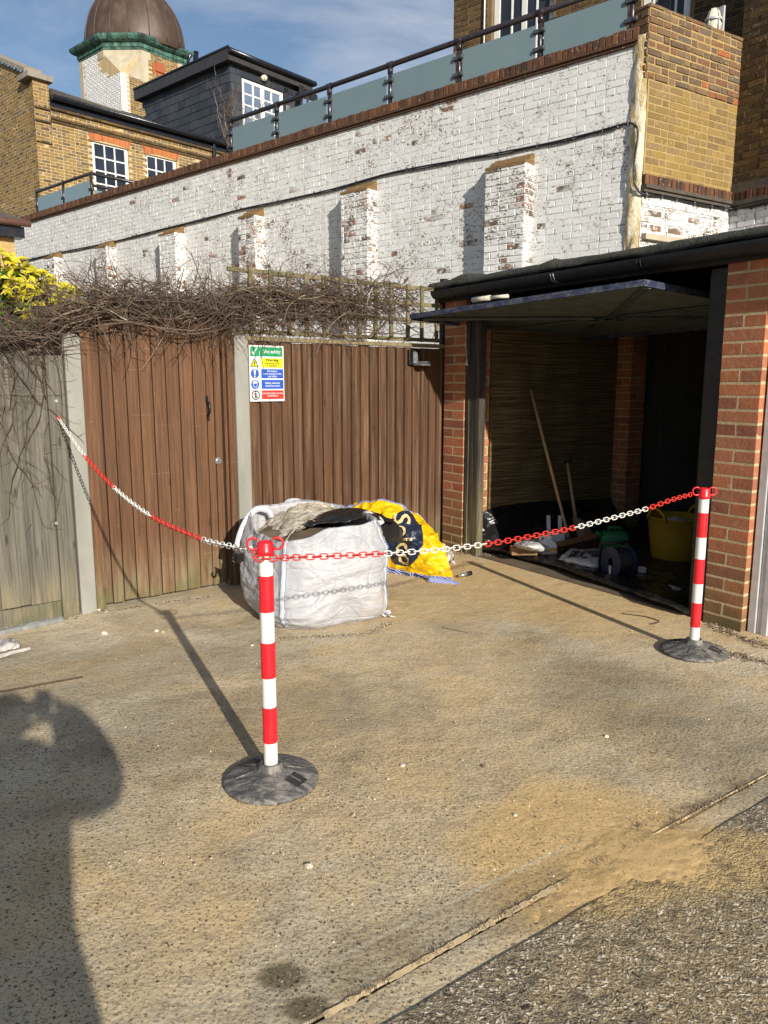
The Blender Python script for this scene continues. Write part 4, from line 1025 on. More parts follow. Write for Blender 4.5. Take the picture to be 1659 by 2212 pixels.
# corbelled courses under the gutter
cb = MB()
for zz, nn in ((ze-.08, .07), (ze-.30, .05), (ze-.375, .03)): cb = MB(); cb.box(fh, uPier, 9, .0, nn-.008, zz, zz+.064); bricks(cb, fh, uPier, 9, zz, zz+.066, nn-.006, .006, 'stretcher', jit=.002, bev=.004); obj('corbel_courses', cb, M['stock_dark'], hs)
cb = MB()
bricks(cb, fh, .0, uPier, ze-.45, ze-.384, .06, .05, 'stretcher'); obj('corbel_courses', cb, M['stock_dark'], hs); cb = MB(); bricks(cb, fh, .0, uPier, ze-.15, ze-.084, .06, .05, 'stretcher')
obj('corbel_courses', cb, M['stock_dark'], hs)
for h in holes:
    a = MB(); n_ = 14
    for i in range(n_):
        a.k = random.random(); x0 = h[0]-.04 + (h[1]-h[0]+.08)*i/n_; x1 = h[0]-.04 + (h[1]-h[0]+.08)*(i+1)/n_ - .010
        s0 = ((x0+x1)/2-(h[0]+h[1])/2)/(h[1]-h[0]); cam_ = .05*(1-4*s0*s0)
        lean = s0*.10
        a.hexa([fh.pt(x0,-.01,h[3]+.0+cam_), fh.pt(x1,-.01,h[3]+cam_), fh.pt(x1,.012,h[3]+cam_), fh.pt(x0,.012,h[3]+cam_),
                fh.pt(x0+lean,-.01,h[3]+.27+cam_*.6), fh.pt(x1+lean,-.01,h[3]+.27+cam_*.6), fh.pt(x1+lean,.012,h[3]+.27+cam_*.6), fh.pt(x0+lean,.012,h[3]+.27+cam_*.6)])
    obj('window_arch', a, M['arch_brick'], hs)
    window(hs, fh, h[0]+.01, h[1]-.01, h[2]+.02, h[3]+.045, -.05, 3, 6, fw=.085, bw=.035)
gt = MB(); g0 = uPier+.02
gt.box(fh, g0, 9.4, -.02, .05, ze, ze+.17); obj('fascia', gt, M['gutter_black'], hs)
gt = MB(); rows = [[fh.pt(u, .15 - .085*math.cos(t), ze+.22 - .10*math.sin(t)) for t in [math.pi*k/8 for k in range(9)]] for u in (g0, 9.4)]
gt.grid(rows); gt.poly(rows[0]); obj('gutter', gt, M['gutter_black'], hs, solid=.01)
ua, ub = g0-.02, 7.6
q1 = fh.px(108, 190, -2.1); q2 = fh.px(318, 264, -1.0); q3 = fh.px(497, 322, -.15)
rf = MB(); rf.poly([fh.pt(ua, .10, ze+.21), fh.pt(ub, .10, ze+.21), fh.pt(q3[0]+.6, -.15, q3[1]), fh.pt(q2[0], -1.0, q2[1]), fh.pt(q1[0], -2.1, q1[1])])
rf.poly([fh.pt(q1[0], -2.1, q1[1]), fh.pt(q2[0], -1.0, q2[1]), fh.pt(q3[0]+.6, -.15, q3[1]), fh.pt(q3[0]+.6, -5, ze), fh.pt(q1[0], -5, ze)])
for i in range(9):
    t = i/9; 
    a_, b_ = fh.pt(ua, .10, ze+.225).lerp(fh.pt(q1[0], -2.1, q1[1]+.012), t), fh.pt(ub, .10, ze+.225).lerp(fh.pt(q3[0]+.6, -.15, q3[1]+.012), t)
    rf.bar(a_, b_, .02, .012)
obj('roof', rf, M['roof_slate'], hs)
mb = MB(); mb.box(fh, fh.U(460,330,.1), fh.U(460,330,.1)+.09, .05, .14, ze-1.2, ze+.15); mb.box(fh, fh.U(460,330,.1)-.02, fh.U(460,330,.1)+.11, .06, .15, ze+.12, ze+.34); obj('downpipe', mb, M['gutter_black'], hs, bevel=.01)

# ================================================================== SLATE HUNG ROOF EXTENSION
DC = P(500, 250, 24.0); dl = Fr((DC.x, DC.y), (-.755, .656, 0)); df = Fr((DC.x, DC.y), (.656, .755, 0))
ext = thing('roof_extension', (DC.x, DC.y, 6), 'dark slate hung roof extension with flat roof and white framed window', 'roof extension')
poly = [dl.px(*p) for p in ((499,136),(308,218),(316,252),(497,334))]
def inpoly(poly):
    def f(u, z):
        c = False; j = len(poly)-1
        for i in range(len(poly)):
            a, b_ = poly[i], poly[j]
            if (a[1] > z) != (b_[1] > z) and u < (b_[0]-a[0])*(z-a[1])/(b_[1]-a[1]) + a[0]: c = not c
            j = i
        return c
    return f
b = MB(); ip = inpoly([(poly[0][0]-.1, poly[0][1]), poly[1], (poly[2][0], poly[2][1]-.1), (poly[3][0]-.1, poly[3][1]-.6)])
zlo, zhi = poly[3][1]-.6, poly[0][1]
def slates(fr, u0, u1, z0, z1, ins=None):
    z = z0; k = 0; H = .235
    while z < z1:
        u = u0 - (0 if k % 2 else .2)
        while u < u1:
            a, c = max(u, u0), min(u+.395, u1)
            if c-a > .03 and (ins is None or ins((a+c)/2, z+H/2)):
                b.k = random.random(); q = rnd(.004)
                b.hexa([fr.pt(a,0,z), fr.pt(c,0,z), fr.pt(c,.026+q,z), fr.pt(a,.026+q,z), fr.pt(a,0,z+H), fr.pt(c,0,z+H), fr.pt(c,.012+q,z+H), fr.pt(a,.012+q,z+H)])
            u += .4
        z += H; k += 1
slates(dl, 0, poly[1][0]+.2, zlo, zhi, ip)
zr_ = poly[0][1]; UW = (df.U(524, 230), df.U(612, 230)); WZ = (df.Z(523, 262)-.5, df.Z(524, 168)); UE = df.U(650, 215)
so_ = obj('slate_hanging', b, M['slate'], ext); b = MB(); slates(df, 0, UW[0]-.02, zlo, zr_); obj('slate_hanging', b, M['slate'], ext); b = MB(); slates(df, UW[1]+.25, UE, zlo, zr_)
so_ = obj('slate_hanging', b, M['slate'], ext)
mb = MB(); mb.poly([dl.pt(*(p[0], 0, p[1])) for p in ((-.001, poly[0][1]), poly[1], poly[2], (0, poly[3][1]-.8))])
wall_skin(mb, df, 0, UE, zlo, zr_, 0, [(UW[0], UW[1], WZ[0], WZ[1])], .12); mb.box(df, 0.02, UE, -6, -5.9, zlo, zr_)
mb.box(df, UW[1]+.01, UW[1]+.20, .0, .03, zlo, zr_-.1); mb.box(df, UW[0]-.02, UE, .0, .03, WZ[1]+.02, zr_)
obj('backing', mb, M['slate'], ext)
ft = dl.Z(499, 104, .1); 
mb = MB(); q_l = poly[1][0]+.15
def rp3(ul, uf, z): return dl.pt(ul, 0, 0) + df.u*uf + Vector((0,0,z))
OV = .22
mb.hexa([rp3(-OV,-OV,zr_), rp3(q_l,-OV,zr_), rp3(q_l,UE+.3,zr_), rp3(-OV,UE+.3,zr_), rp3(-OV,-OV,ft), rp3(q_l,-OV,ft), rp3(q_l,UE+.3,ft), rp3(-OV,UE+.3,ft)])
ro = obj('flat_roof', mb, M['lead'], ext)
mb = MB(); mb.tube([rp3(-OV-.07,-OV-.02,ft-.10), rp3(-OV-.07,UE+.35,ft-.10)], .075, 8); mb.tube([rp3(-OV-.02,-OV,ft+.01), rp3(q_l,-OV,ft+.01)], .035, 6)
mb.tube([rp3(-OV-.1,UE+.35,ft-.10), rp3(q_l,UE+.35,ft-.10)], .075, 8)
obj('gutter', mb, M['gutter_black'], ro)
wd = window(ext, df, UW[0], UW[1], WZ[0], WZ[1], -.02, 4, 5, glass='clear', fw=.09, bw=.04, mull=(2,), sill=False)
mb = MB(); rows = []
for i in range(90):
    uu = UW[0] + (UW[1]-UW[0])*i/89
    if .44 < i/89 < .50 or i/89 > .9: nn = -.5
    else: nn = -.16 + .03*math.sin(i*1.1)
    rows.append([df.pt(uu, nn, WZ[0]), df.pt(uu, nn, WZ[1])])
mb.grid(rows); obj('curtain', mb, M['curtain'], wd)
mb = MB(); lc = df.px(571, 167, .12); mb.lathe(df.pt(lc[0], .10, lc[1]-.07), [(.02,-.03),(.10,0),(.11,.06),(.08,.12),(.03,.15)], 12)
lp_ = obj('lamp', mb, M['bulb_cover'], ext); k = MB()
for a in range(6): k.tube([df.pt(lc[0]+.118*math.cos(a*math.pi/3), .10+.118*math.sin(a*math.pi/3), lc[1]-.08), df.pt(lc[0]+.05*math.cos(a*math.pi/3), .10+.05*math.sin(a*math.pi/3), lc[1]+.09)], .008, 4)
k.tube([df.pt(lc[0], .0, lc[1]+.1), df.pt(lc[0], .12, lc[1]+.1)], .06, 8); obj('lamp_guard', k, M['iron'], lp_)
mb = MB(); t0 = df.px(622, 236, .1); mb.tube([df.pt(t0[0], .1, zlo), df.pt(t0[0], .1, t0[1]+.1)], .07, 8); obj('flue', mb, M['galv'], ext)
# timber lean-to rails beyond the extension
mb = MB(); 
for k in range(3):
    a, c = P(648, 188+k*9, 25.5), P(684, 210+k*3, 27.5); mb.bar(a, c, .05, .12)
for x in (652, 664): mb.bar(P(x, 196, 25.8), P(x, 232, 25.8), .06, .06)
mb.poly([P(648,184,25.5), P(684,207,27.5), P(690,212,27.9), P(650,196,26.2)])
tag(obj('pergola', mb, M['black_wood']), 'dark timber pergola rails beside the slate hung roof extension', 'pergola')
# bare shrub in a pot on the terrace
def bush_bare(name, base, h, w, n, seed, m, label, cat, r0=.012):
    rs = random.Random(seed); mb = MB()
    def branch(p, d, L, r, depth):
        pts = [p]; q = Vector(p); dd = Vector(d)
        for i in range(5):
            dd = (dd + Vector((rs.uniform(-.28,.28), rs.uniform(-.28,.28), rs.uniform(-.12,.25)))).normalized(); q = q + dd*L/5; pts.append(Vector(q))
        mb.k = rs.uniform(.3, 1); mb.tube(pts, [r*(1-.14*i) for i in range(6)], 4, cap=False)
        if depth > 0:
            for k in range(3 if depth > 1 else 2):
                i = rs.randint(2, 5); branch(pts[i], (dd + Vector((rs.uniform(-.9,.9), rs.uniform(-.9,.9), rs.uniform(.1,.8)))).normalized(), L*.62, r*.6, depth-1)
    for k in range(n): branch(Vector(base)+Vector((rs.uniform(-w,w)*.3, rs.uniform(-w,w)*.3, 0)), Vector((rs.uniform(-.6,.6), rs.uniform(-.5,.5), 1)).normalized(), h*.55, r0, 3)
    t = thing(name, base, label, cat); obj('branches', mb, m, t); return t
pb = fw.pt(fw.U(512, 300, -.9), -.9, zc0-.1); pot = MB()
sb = bush_bare('potted_shrub', pb + Vector((0,0,.45)), 1.35, .35, 7, 5, M['twig'], 'leafless potted shrub on the terrace before the slate extension', 'shrub')
pot.lathe(pb - Vector((0,0,0)), [(.18,0),(.24,.02),(.28,.42),(.31,.43),(.31,.47),(.26,.47),(.25,.40)], 16); obj('pot', pot, M['tile'], sb)

# ================================================================== DOMED TOWER
TC = P(262, 200, 28.5); tl = Fr((TC.x, TC.y), (-.755, .656, 0)); tr = Fr((TC.x, TC.y), (.656, .755, 0))
tw = thing('domed_tower', (TC.x, TC.y, 6), 'square brick tower with chamfered corner, green cornice and brown copper dome', 'tower')
cl_, cr_ = tl.U(223, 95), tr.U(302, 95); uLt, uRt = tl.U(171, 120), tr.U(398, 130)
zT1 = tl.Z(223, 90); zB = tl.Z(262, 245)-2.0; zch0 = tl.Z(262, 153); zch1 = tl.Z(235, 150)+.55
whitei = lambda u, z: (u > 0 if z < zch0-.02 else u > (cl_+.28+.14*(int(z*3.3) % 2) if z > zch1-.6 else .55*cl_ + .3)) and u < uLt - .15 - .12*(int(z*2.2) % 2)
b = MB(); bricks(b, tl, .0, uLt, zB, zT1-.15, 0, .005, 'stretcher', inside=whitei, jit=.001, bev=.003)
bq = Fr((0,0),(1,0)); bq.o = tr.pt(0,0,0); bq.u = tr.u.copy(); bq.n = tr.n.copy()
qi = lambda u, z: z < zch0-.02
zq = zB
bricks(b, tr, .0, .30, zB, zch0, .006, .006, 'pier' if False else 'flemish', inside=lambda u, z: u < (.36 if int(round(z/.075)) % 2 else .20), jit=.001, bev=.003)
glz = S('white glazed brick', .3, 0, .5); glz.col(glz.ramp(glz.attr(), [(0,(.60,.61,.63)),(1,(.72,.73,.73))])); 
wo_ = obj('glazed_brick_face', b, glz.m, tw)
b = MB(); bri = lambda u, z: (u > .30 if z < zch0 else u > cr_+.20+.16*(int(z*2.4) % 2)) and u < uRt-.28 and not (tr.U(329,150) < u < tr.U(357,165) and tr.Z(343,166) < z < tr.Z(343,149))
bricks(b, tr, .0, uRt, zB, zT1-.15, 0, .008, 'flemish', inside=bri, jit=.003, bev=.005)
bo_ = obj('brick_face', b, M['stock'], tw)
mb = MB()
mb.poly([tl.pt(0,0,zB), tl.pt(uLt,0,zB), tl.pt(uLt,0,zT1), tl.pt(cl_,0,zT1), tl.pt(cl_,0,zch1), tl.pt(0,0,zch0)])
mb.poly([tr.pt(0,0,zB), tr.pt(uRt,0,zB), tr.pt(uRt,0,zT1), tr.pt(cr_,0,zT1), tr.pt(cr_,0,zch1), tr.pt(0,0,zch0)])
obj('mortar', mb, M['stock_mortar'], bo_)
mb = MB(); mb.quad(tl.pt(cl_,0,zch1), tr.pt(cr_,0,zch1), tr.pt(cr_,0,zT1), tl.pt(cl_,0,zT1))
mb.poly([tl.pt(0,0,zch0), tl.pt(cl_,0,zch1), tr.pt(cr_,0,zch1)])
def qst(fr, c, zlo_, zhi_, w0, w1):
    z = zlo_; k = 0
    while z < zhi_-.1:
        w = w0 if k % 2 else w1; mb.box(fr, c-.0, c+w, -.02, .014, z+.004, min(z+.30, zhi_)-.004); z += .30; k += 1
qst(tl, cl_, zch1-.1, zT1-.12, .22, .42); qst(tr, cr_, zch1-.1, zT1-.12, .18, .40)
mb.box(tr, uRt-.28, uRt, -.02, .016, zB, zT1); mb.box(tl, uLt-.22, uLt, -.02, .016, zB, zT1)
mb.poly([tr.pt(.30,.012,zch0-.05), tr.pt(cr_+.3,.012,zch0-.1), tr.pt(cr_+.3,.012,zch1), tr.pt(cr_,.012,zch1)])
# curved buttress at the left edge
pts = []
for k in range(9):
    t = k/8; pts.append((uLt + .05 + .75*t**2.2, zT1 - .9 - (zT1-.9-zB)*min(1, t*.75)))
for (ua_, za_), (ub_, zb_) in zip(pts, pts[1:]): mb.hexa([tl.pt(uLt-.05,-.3,zb_), tl.pt(ub_,-.3,zb_), tl.pt(ub_,-.05,zb_), tl.pt(uLt-.05,-.05,zb_), tl.pt(uLt-.05,-.3,za_), tl.pt(ua_,-.3,za_), tl.pt(ua_,-.05,za_), tl.pt(uLt-.05,-.05,za_)])
obj('stone_dressings', mb, M['stone'], tw)
mb = MB(); ua_, ub_ = tr.U(329,150), tr.U(357,165); zz0 = tr.Z(343,163)
for i in range(7):
    mb.k = random.random(); a = ua_ + (ub_-ua_)*i/7; mb.box(tr, a, a+(ub_-ua_)/7-.02, -.02, .03+rnd(.01), zz0, zz0+.34)
mb.box(tr, ub_-.42, ub_-.05, .02, .07, zz0+.10, zz0+.42); obj('window_arch', mb, M['arch_brick'], tw)
# plan polygon of cornice
side = uRt
P0 = tl.pt(uLt,0,0); P1 = tl.pt(cl_,0,0); P2 = tr.pt(cr_,0,0); P3 = tr.pt(uRt,0,0); cc = uRt*.22
B3 = P3 - tr.n*cc + tr.u*(cc*.0); far = -tl.n  # direction into the building from left face
P3b = P3 + tl.u*(uLt-cr_*.2)
P0b = P0 + tr.u*(uRt)
plan = [P0, P1, P2, P3, P3 + tl.u*uLt, P0 + tr.u*uRt*.999]
plan = [P0, P1, P2, P3, P3 + tl.u*(uLt*.98)]
cen = (P0 + P3)/2
def ring(off, z):
    out = []; m = len(plan)
    for i, p in enumerate(plan):
        a = (p - plan[i-1]).normalized(); c = (plan[(i+1) % m] - p).normalized()
        na, nc = Vector((a.y, -a.x, 0)), Vector((c.y, -c.x, 0))
        if na.dot(p-cen) < 0: na = -na
        if nc.dot(p-cen) < 0: nc = -nc
        h = (na+nc).normalized(); out.append(p + h*(off/max(.5, h.dot(na))) + Vector((0,0,z)))
    return out
mb = MB(); prof = [(.02,-.26),(.03,-.19),(.06,-.18),(.06,-.05),(.12,-.03),(.20,.02),(.25,.10),(.26,.17),(.23,.20),(-.3,.24)]
rows = [ring(o_, zT1+z_*1.0) for o_, z_ in prof]; mb.grid(rows, close=True, smooth=False); mb.smooth = False
obj('cornice', mb, M['verdigris'], tw)
Rd = 99/1673*30.4; cpx = P(289, 60, cen.y); dc = Vector((cpx.x, cpx.y, zT1+.18))
def zz_at(py, Y): return P(289, py, Y).z
Hd = zz_at(-18, 30.6) - dc.z
mb = MB(); prof = []
for k in range(15):
    a = math.pi/2*k/14; prof.append((Rd*max(math.cos(a)**.82, .01), Hd*math.sin(a)))
mb.lathe(dc, [(Rd*.97, -.1)] + prof, 64, sy=.72)
dom = obj('dome', mb, M['copper'], tw)
mb = MB()
for k in range(16):
    a = 2*math.pi*(k+.3)/16; mb.tube([dc + Vector((math.cos(a)*(r+.005), math.sin(a)*(r+.005)*.72, z)) for r, z in prof[:-1]], .022, 5)
obj('dome_seam', mb, M['copper'], dom)
mb = MB(); pu = tr.U(402, 130); mb.tube([tr.pt(pu,.3,zT1+.1), tr.pt(pu,.1,zT1-.15), tr.pt(pu,.1,zB)], .05, 8); mb.tube([tr.pt(pu+.35,.15,zT1+.3), tr.pt(pu+.32,.1,zT1-.3), tr.pt(pu+.6,.1,zT1-.8)], .10, 8)
obj('rainwater_pipe', mb, M['gutter_black'], tw)
# ================================================================== SMALL HOUSE AT THE LEFT EDGE
SC = P(32, 540, 13.0); sf = Fr((SC.x, SC.y), (-.74, -.67, 0)); sr = Fr((SC.x, SC.y), (-.67, .74, 0))
sh = thing('small_house', (SC.x, SC.y, 0), 'corner of yellow brick house with brown gutter at left edge', 'house')
zsv = sf.Z(15, 500)
b = MB(); bricks(b, sf, 0, 3, 1.5, zsv, 0, .006, 'stretcher', jit=.001); pale = brick_mat('plain yellow brick', [(.42,.27,.10),(.50,.33,.13),(.46,.30,.11)], .05)
w_ = obj('wall', b, pale, sh); mb = MB(); mb.box(sf, -.004, 3, -4, .001, 0, zsv); obj('mortar', mb, M['stock_mortar'], w_)
mb = MB(); mb.box(sf, -.12, 3, -.1, .16, zsv-.10, zsv+.07); obj('soffit', mb, M['gutter_black'], sh)
mb = MB(); mb.tube([sf.pt(-.20,.22,zsv+.12), sf.pt(3,.22,zsv+.12)], .055, 8); mb.tube([sf.pt(.32,.22,zsv+.1), sf.pt(.36,.16,zsv-.05), sf.pt(.5,.05,zsv-.2)], .04, 6); obj('gutter', mb, M['brown_gutter'], sh)
mb = MB()
for i in range(8):
    n0, n1 = .22-i*.30, .22-(i+1)*.30; z0 = zsv+.13+i*.17
    u0, u1 = -.17+i*.30, -.17+(i+1)*.30
    mb.hexa([sf.pt(u0,n0,z0), sf.pt(4,n0,z0), sf.pt(4,n1,z0+.17), sf.pt(u1,n1,z0+.17), sf.pt(u0,n0,z0+.035), sf.pt(4,n0,z0+.035), sf.pt(4,n1,z0+.19), sf.pt(u1,n1,z0+.19)])
    mb.hexa([sf.pt(u0,n0,z0), sf.pt(u1,n1,z0+.17), sf.pt(u1,-4,z0+.17), sf.pt(u0,-4,z0), sf.pt(u0,n0,z0+.035), sf.pt(u1,n1,z0+.19), sf.pt(u1,-4,z0+.19), sf.pt(u0,-4,z0+.035)])
obj('roof', mb, M['tile'], sh)
# wall lamp on the dark return wall
lc = fd.px(1541, 52, .12); LZ = lc[1]; L0 = fd.pt(lc[0], .12, 0)
wlmp = thing('wall_lamp', (L0.x, L0.y, LZ-.2), 'cream caged bulkhead lamp above the yellow brick parapet', 'lamp')
mb = MB(); mb.lathe((L0.x, L0.y, LZ-.16), [(.03,0),(.075,.01),(.082,.20),(.065,.28),(.03,.32),(.004,.33)], 16); obj('cover', mb, M['bulb_cover'], wlmp)
mb = MB()
for a in range(5):
    t = a*2*math.pi/5; mb.tube([(L0.x+.09*math.cos(t), L0.y+.09*math.sin(t), LZ-.17), (L0.x+.09*math.cos(t), L0.y+.09*math.sin(t), LZ+.05), (L0.x+.05*math.cos(t), L0.y+.05*math.sin(t), LZ+.15)], .007, 4)
mb.lathe((L0.x, L0.y, LZ+.02), [(.090,0),(.098,.0),(.098,.03),(.090,.03)], 16); mb.box(fd, lc[0]-.06, lc[0]+.06, .0, .03, LZ-.18, LZ+.2); obj('cage', mb, M['jamb_white'], wlmp)
# ================================================================== FENCE LINE
FA, FB = gp(190, 1322), gp(955, 1180); ff = Fr((FA.x, FA.y), (FB-FA)); LF = (FB-FA).length
def zrail(x, y, n=0): return ff.Z(x, y, n)
# concrete posts
def conc_post(x0, x1, ytop, label, ym=1000):
    u0, u1 = ff.U(x0, ym), ff.U(x1, ym); zt = ff.Z((x0+x1)/2, ytop); mb = MB()
    mb.box(ff, u0, u1, -.09, .03, -.05, zt-.02)
    t = [ff.pt(u0,-.09,zt-.02), ff.pt(u1,-.09,zt-.02), ff.pt(u1,.03,zt-.02), ff.pt(u0,.03,zt-.02)]; c = sum(t, Vector())/4
    mb.hexa(t + [c + (p-c)*.7 + Vector((0,0,.022)) for p in t])
    tag(obj('concrete_post', mb, M['post_concrete'], bevel=.008), label, 'fence post', 'concrete fence posts'); return u0, u1, zt
p1 = conc_post(152, 187, 722, 'concrete post between silvered fence and brown gate')
p2 = conc_post(510, 539, 725, 'concrete post between brown gate and fence with sign')
# gate
gt_ = thing('gate', ff.pt((p1[1]+p2[0])/2, 0, 0), 'tall brown boarded wooden gate with black pull handle and round lock', 'gate')
gz = ff.Z(470, 700); gb = .03
ug0, ug1 = ff.U(189, 1000), ff.U(210, 1000)
mb = MB(); mb.k = .7; mb.box(ff, ug0, ug1, -.06, .012, .0, gz+.04); mb.k = .3
uq0, uq1 = ff.U(489, 1000), ff.U(509, 1000); mb.box(ff, uq0, uq0+.022, -.08, -.006, 0, gz+.05); mb.k = .9; mb.box(ff, uq0+.024, uq1, -.06, .016, 0, gz+.10)
obj('gate_post', mb, M['gate_wood'], gt_, bevel=.003)
lines = [345, 400, 480, 570, 655, 745, 835, 925, 1015, 1100, 1150, 1199]
xs = [99.5 + .32*l for l in lines]
mb = MB()
for a, c in zip(xs, xs[1:]):
    u0, u1 = ff.U(a, 1000), ff.U(c, 1000); mb.k = random.random(); q = rnd(.002)
    mb.box(ff, u0+.0035, u1-.0035, -.022, q, gb+rnd(.004), gz+.02)
    um = (u0+u1)/2
bd = obj('boards', mb, M['gate_wood'], gt_, bevel=.003)
mb = MB(); mb.box(ff, ug1, uq0-.01, -.045, -.024, gb+.01, gz); obj('backing_ledge', mb, M['black_wood'], gt_)
mb = MB(); zb1, zb2 = ff.Z(440, 682), ff.Z(440, 663); mb.k = .5
mb.box(ff, ug0-.05, uq1+.0, -.05, .0, zb1, zb2); obj('head_rail', mb, M['rail_wood'], gt_, bevel=.003)
h1, h2 = ff.px(449, 862, .02), ff.px(452, 902, .02); mb = MB()
for (uu, zz) in (h1, h2): mb.box(ff, uu-.010, uu+.010, .001, .006, zz-.022, zz+.022)
um = h1[0]; za, zc = h1[1], h2[1]
mb.tube([ff.pt(um, .006, za-.01), ff.pt(um+.002, .032, za-.028), ff.pt(um+.004, .036, (za+zc)/2), ff.pt(um+.002, .032, zc+.028), ff.pt(um, .006, zc+.01)], [.006,.007,.009,.007,.006], 8)
obj('handle', mb, M['iron'], gt_)
lk = ff.px(471.5, 995, .01); mb = MB(); 
mb.tube([ff.pt(lk[0], .001, lk[1]), ff.pt(lk[0], .009, lk[1])], .024, 20, smooth=False); mb.tube([ff.pt(lk[0], .009, lk[1]), ff.pt(lk[0], .016, lk[1])], .012, 14, smooth=False)
lo = obj('lock', mb, M['chrome'], gt_); mb = MB(); mb.box(ff, lk[0]-.001, lk[0]+.001, .0161, .0165, lk[1]-.006, lk[1]+.006); obj('keyhole', mb, M['iron'], lo)
# right panel
rp_ = thing('fence_panel', ff.pt((p2[1]+LF)/2, 0, 0), 'brown featheredge fence panel carrying the safety sign', 'fence panel')
ztop = ff.Z(740, 744); u0f, u1f = p2[1]+.002, LF-.015
NBD = 21; mb = MB(); pitch = (u1f-u0f)/NBD
for i in range(NBD):
    mb.k = random.random(); a = u0f + i*pitch; q = rnd(.0025); zt_ = ztop - .005 + rnd(.004)
    mb.hexa([ff.pt(a,-.010,.02), ff.pt(a+pitch+.010,-.010,.02), ff.pt(a+pitch+.010,-.004,.02), ff.pt(a,.023+q,.02),
             ff.pt(a,-.010,zt_), ff.pt(a+pitch+.010,-.010,zt_), ff.pt(a+pitch+.010,-.004,zt_), ff.pt(a,.023+q,zt_)])
obj('boards', mb, M['fence_wood'], rp_)
mb = MB(); mb.k = .4; mb.box(ff, u0f-.02, u1f+.02, -.03, .035, ztop, ztop+.030); mb.box(ff, u0f, u1f, -.06, -.012, .1, .18); mb.box(ff, u0f, u1f, -.06, -.012, ztop-.2, ztop-.12); obj('capping_rail', mb, M['rail_wood'], rp_, bevel=.003)
mb = MB(); mb.k = .1; mb.box(ff, u1f+.005, u1f+.055, -.06, -.010, 0, ff.Z(950, 600)); obj('end_post', mb, M['black_wood'], rp_)
# trellis
tr_ = thing('trellis', ff.pt((p2[0]+LF)/2, 0, ztop+.03), 'mossy square wooden trellis above the brown fence panel', 'trellis')
uT0, uT1 = ff.U(500, 715), LF-.01
zr_l = [ff.Z(900, y) for y in (733, 692, 656, 621)]; mb = MB()
for i, z in enumerate(zr_l):
    mb.k = random.random(); mb.box(ff, uT0, uT1, -.045, -.021, z-.015, z+.015)
obj('rails', mb, M['trellis_wood'], tr_, bevel=.002)
mb = MB(); xs_ = [545, 588, 627, 664, 702, 740, 778, 813, 847, 883, 913, 945]
for x in xs_:
    u_ = ff.U(x, 690); mb.k = random.random(); mb.box(ff, u_-.016, u_+.016, -.020, -.001, zr_l[0]-.02, zr_l[3]+.02)
obj('uprights', mb, M['trellis_wood'], tr_, bevel=.002)
# silvered fence on the left
lf = thing('fence_panel', ff.pt(-1.0, 0, 0), 'silvered grey green board fence overgrown with bare climber stems', 'fence panel')
uE0, uE1 = ff.U(110, 1000), ff.U(147, 1000); zg1 = ff.Z(126, 1297); zgt = ff.Z(60, 733)
mb = MB(); xb = [-150, -118, -85, -50, -20, 15, 47, 76, 110]
ub_ = [ff.U(x, 1000) for x in xb]
for i, (a, c) in enumerate(zip(ub_, ub_[1:])):
    mb.k = random.random(); nn = -.004 if i % 2 else .012
    mb.box(ff, a-.008, c+.008, nn-.014, nn+rnd(.001), zg1+rnd(.004), zgt+rnd(.012))
obj('boards', mb, M['grey_wood'], lf, bevel=.003)
mb = MB(); mb.k = .55; mb.box(ff, uE0+.002, uE1, -.01, .030, 0.0, ff.Z(126, 768)); obj('edge_board', mb, M['grey_wood'], lf, bevel=.004)
mb = MB(); mb.k = .1; mb.box(ff, ff.U(-150, 1000), uE0, -.02, .006, 0, zg1-.004); obj('gravel_board', mb, M['grey_wood'], lf, bevel=.004)
mb = MB(); mb.box(ff, uE1+.001, p1[0]-.001, -.08, -.012, 0, ff.Z(150, 735)); obj('gap_shade_strip', mb, M['black_wood'], lf)  # black strip added to stand for the shade in this gap
mb = MB()
for y in (866, 1130):
    q = ff.px(121, y, .03); mb.tube([ff.pt(q[0], .0302, q[1]), ff.pt(q[0], .036, q[1])], .010, 10)
obj('bolt', mb, M['galv'], lf)
# metal strip on the ground along the fence
mb = MB(); A_, B_ = ff.pt(ff.U(-40, 1362), .13, .02), ff.pt(ff.U(134, 1330, .1), .10, .02)
mb.bar(A_, B_, .040, .004); mb.bar(A_ + Vector((0,0,.012)) - ff.n*.019, B_ + Vector((0,0,.012)) - ff.n*.019, .003, .024); mb.bar(A_ + Vector((0,0,.012)) + ff.n*.019, B_ + Vector((0,0,.012)) + ff.n*.019, .003, .024)
for v in mb.v: v.z -= .016
tag(obj('metal_channel', mb, M['galv']), 'long grey metal channel lying along the foot of the fence', 'metal strip')
# floodlight
fq = ff.px(896, 772, .05); fl_ = thing('floodlight', ff.pt(fq[0], .02, fq[1]), 'small black floodlight fixed high on the brown fence', 'floodlight')
mb = MB(); a, z = fq; w_, h_ = .055, .062
mb.box(ff, a-w_, a+w_, .02, .045, z-h_, z+h_); mb.box(ff, a-w_*.6, a-w_*.3, .0, .02, z-.01, z+.03); obj('housing', mb, M['iron'], fl_, bevel=.006)
mb = MB(); mb.box(ff, a-w_*.25, a+w_*.62, .0451, .049, z-h_*.75, z+h_*.75); obj('lens', mb, M['galv'], fl_)
mb = MB(); mb.box(ff, a+w_*.0, a+w_*1.9, .03, .13, z-h_-.004, z-h_+.006)
for k in range(5): mb.box(ff, a+w_*(.1+.4*k), a+w_*(.14+.4*k), .03, .128, z-h_+.006, z-h_+.03)
obj('sensor_bracket', mb, M['galv'], fl_)
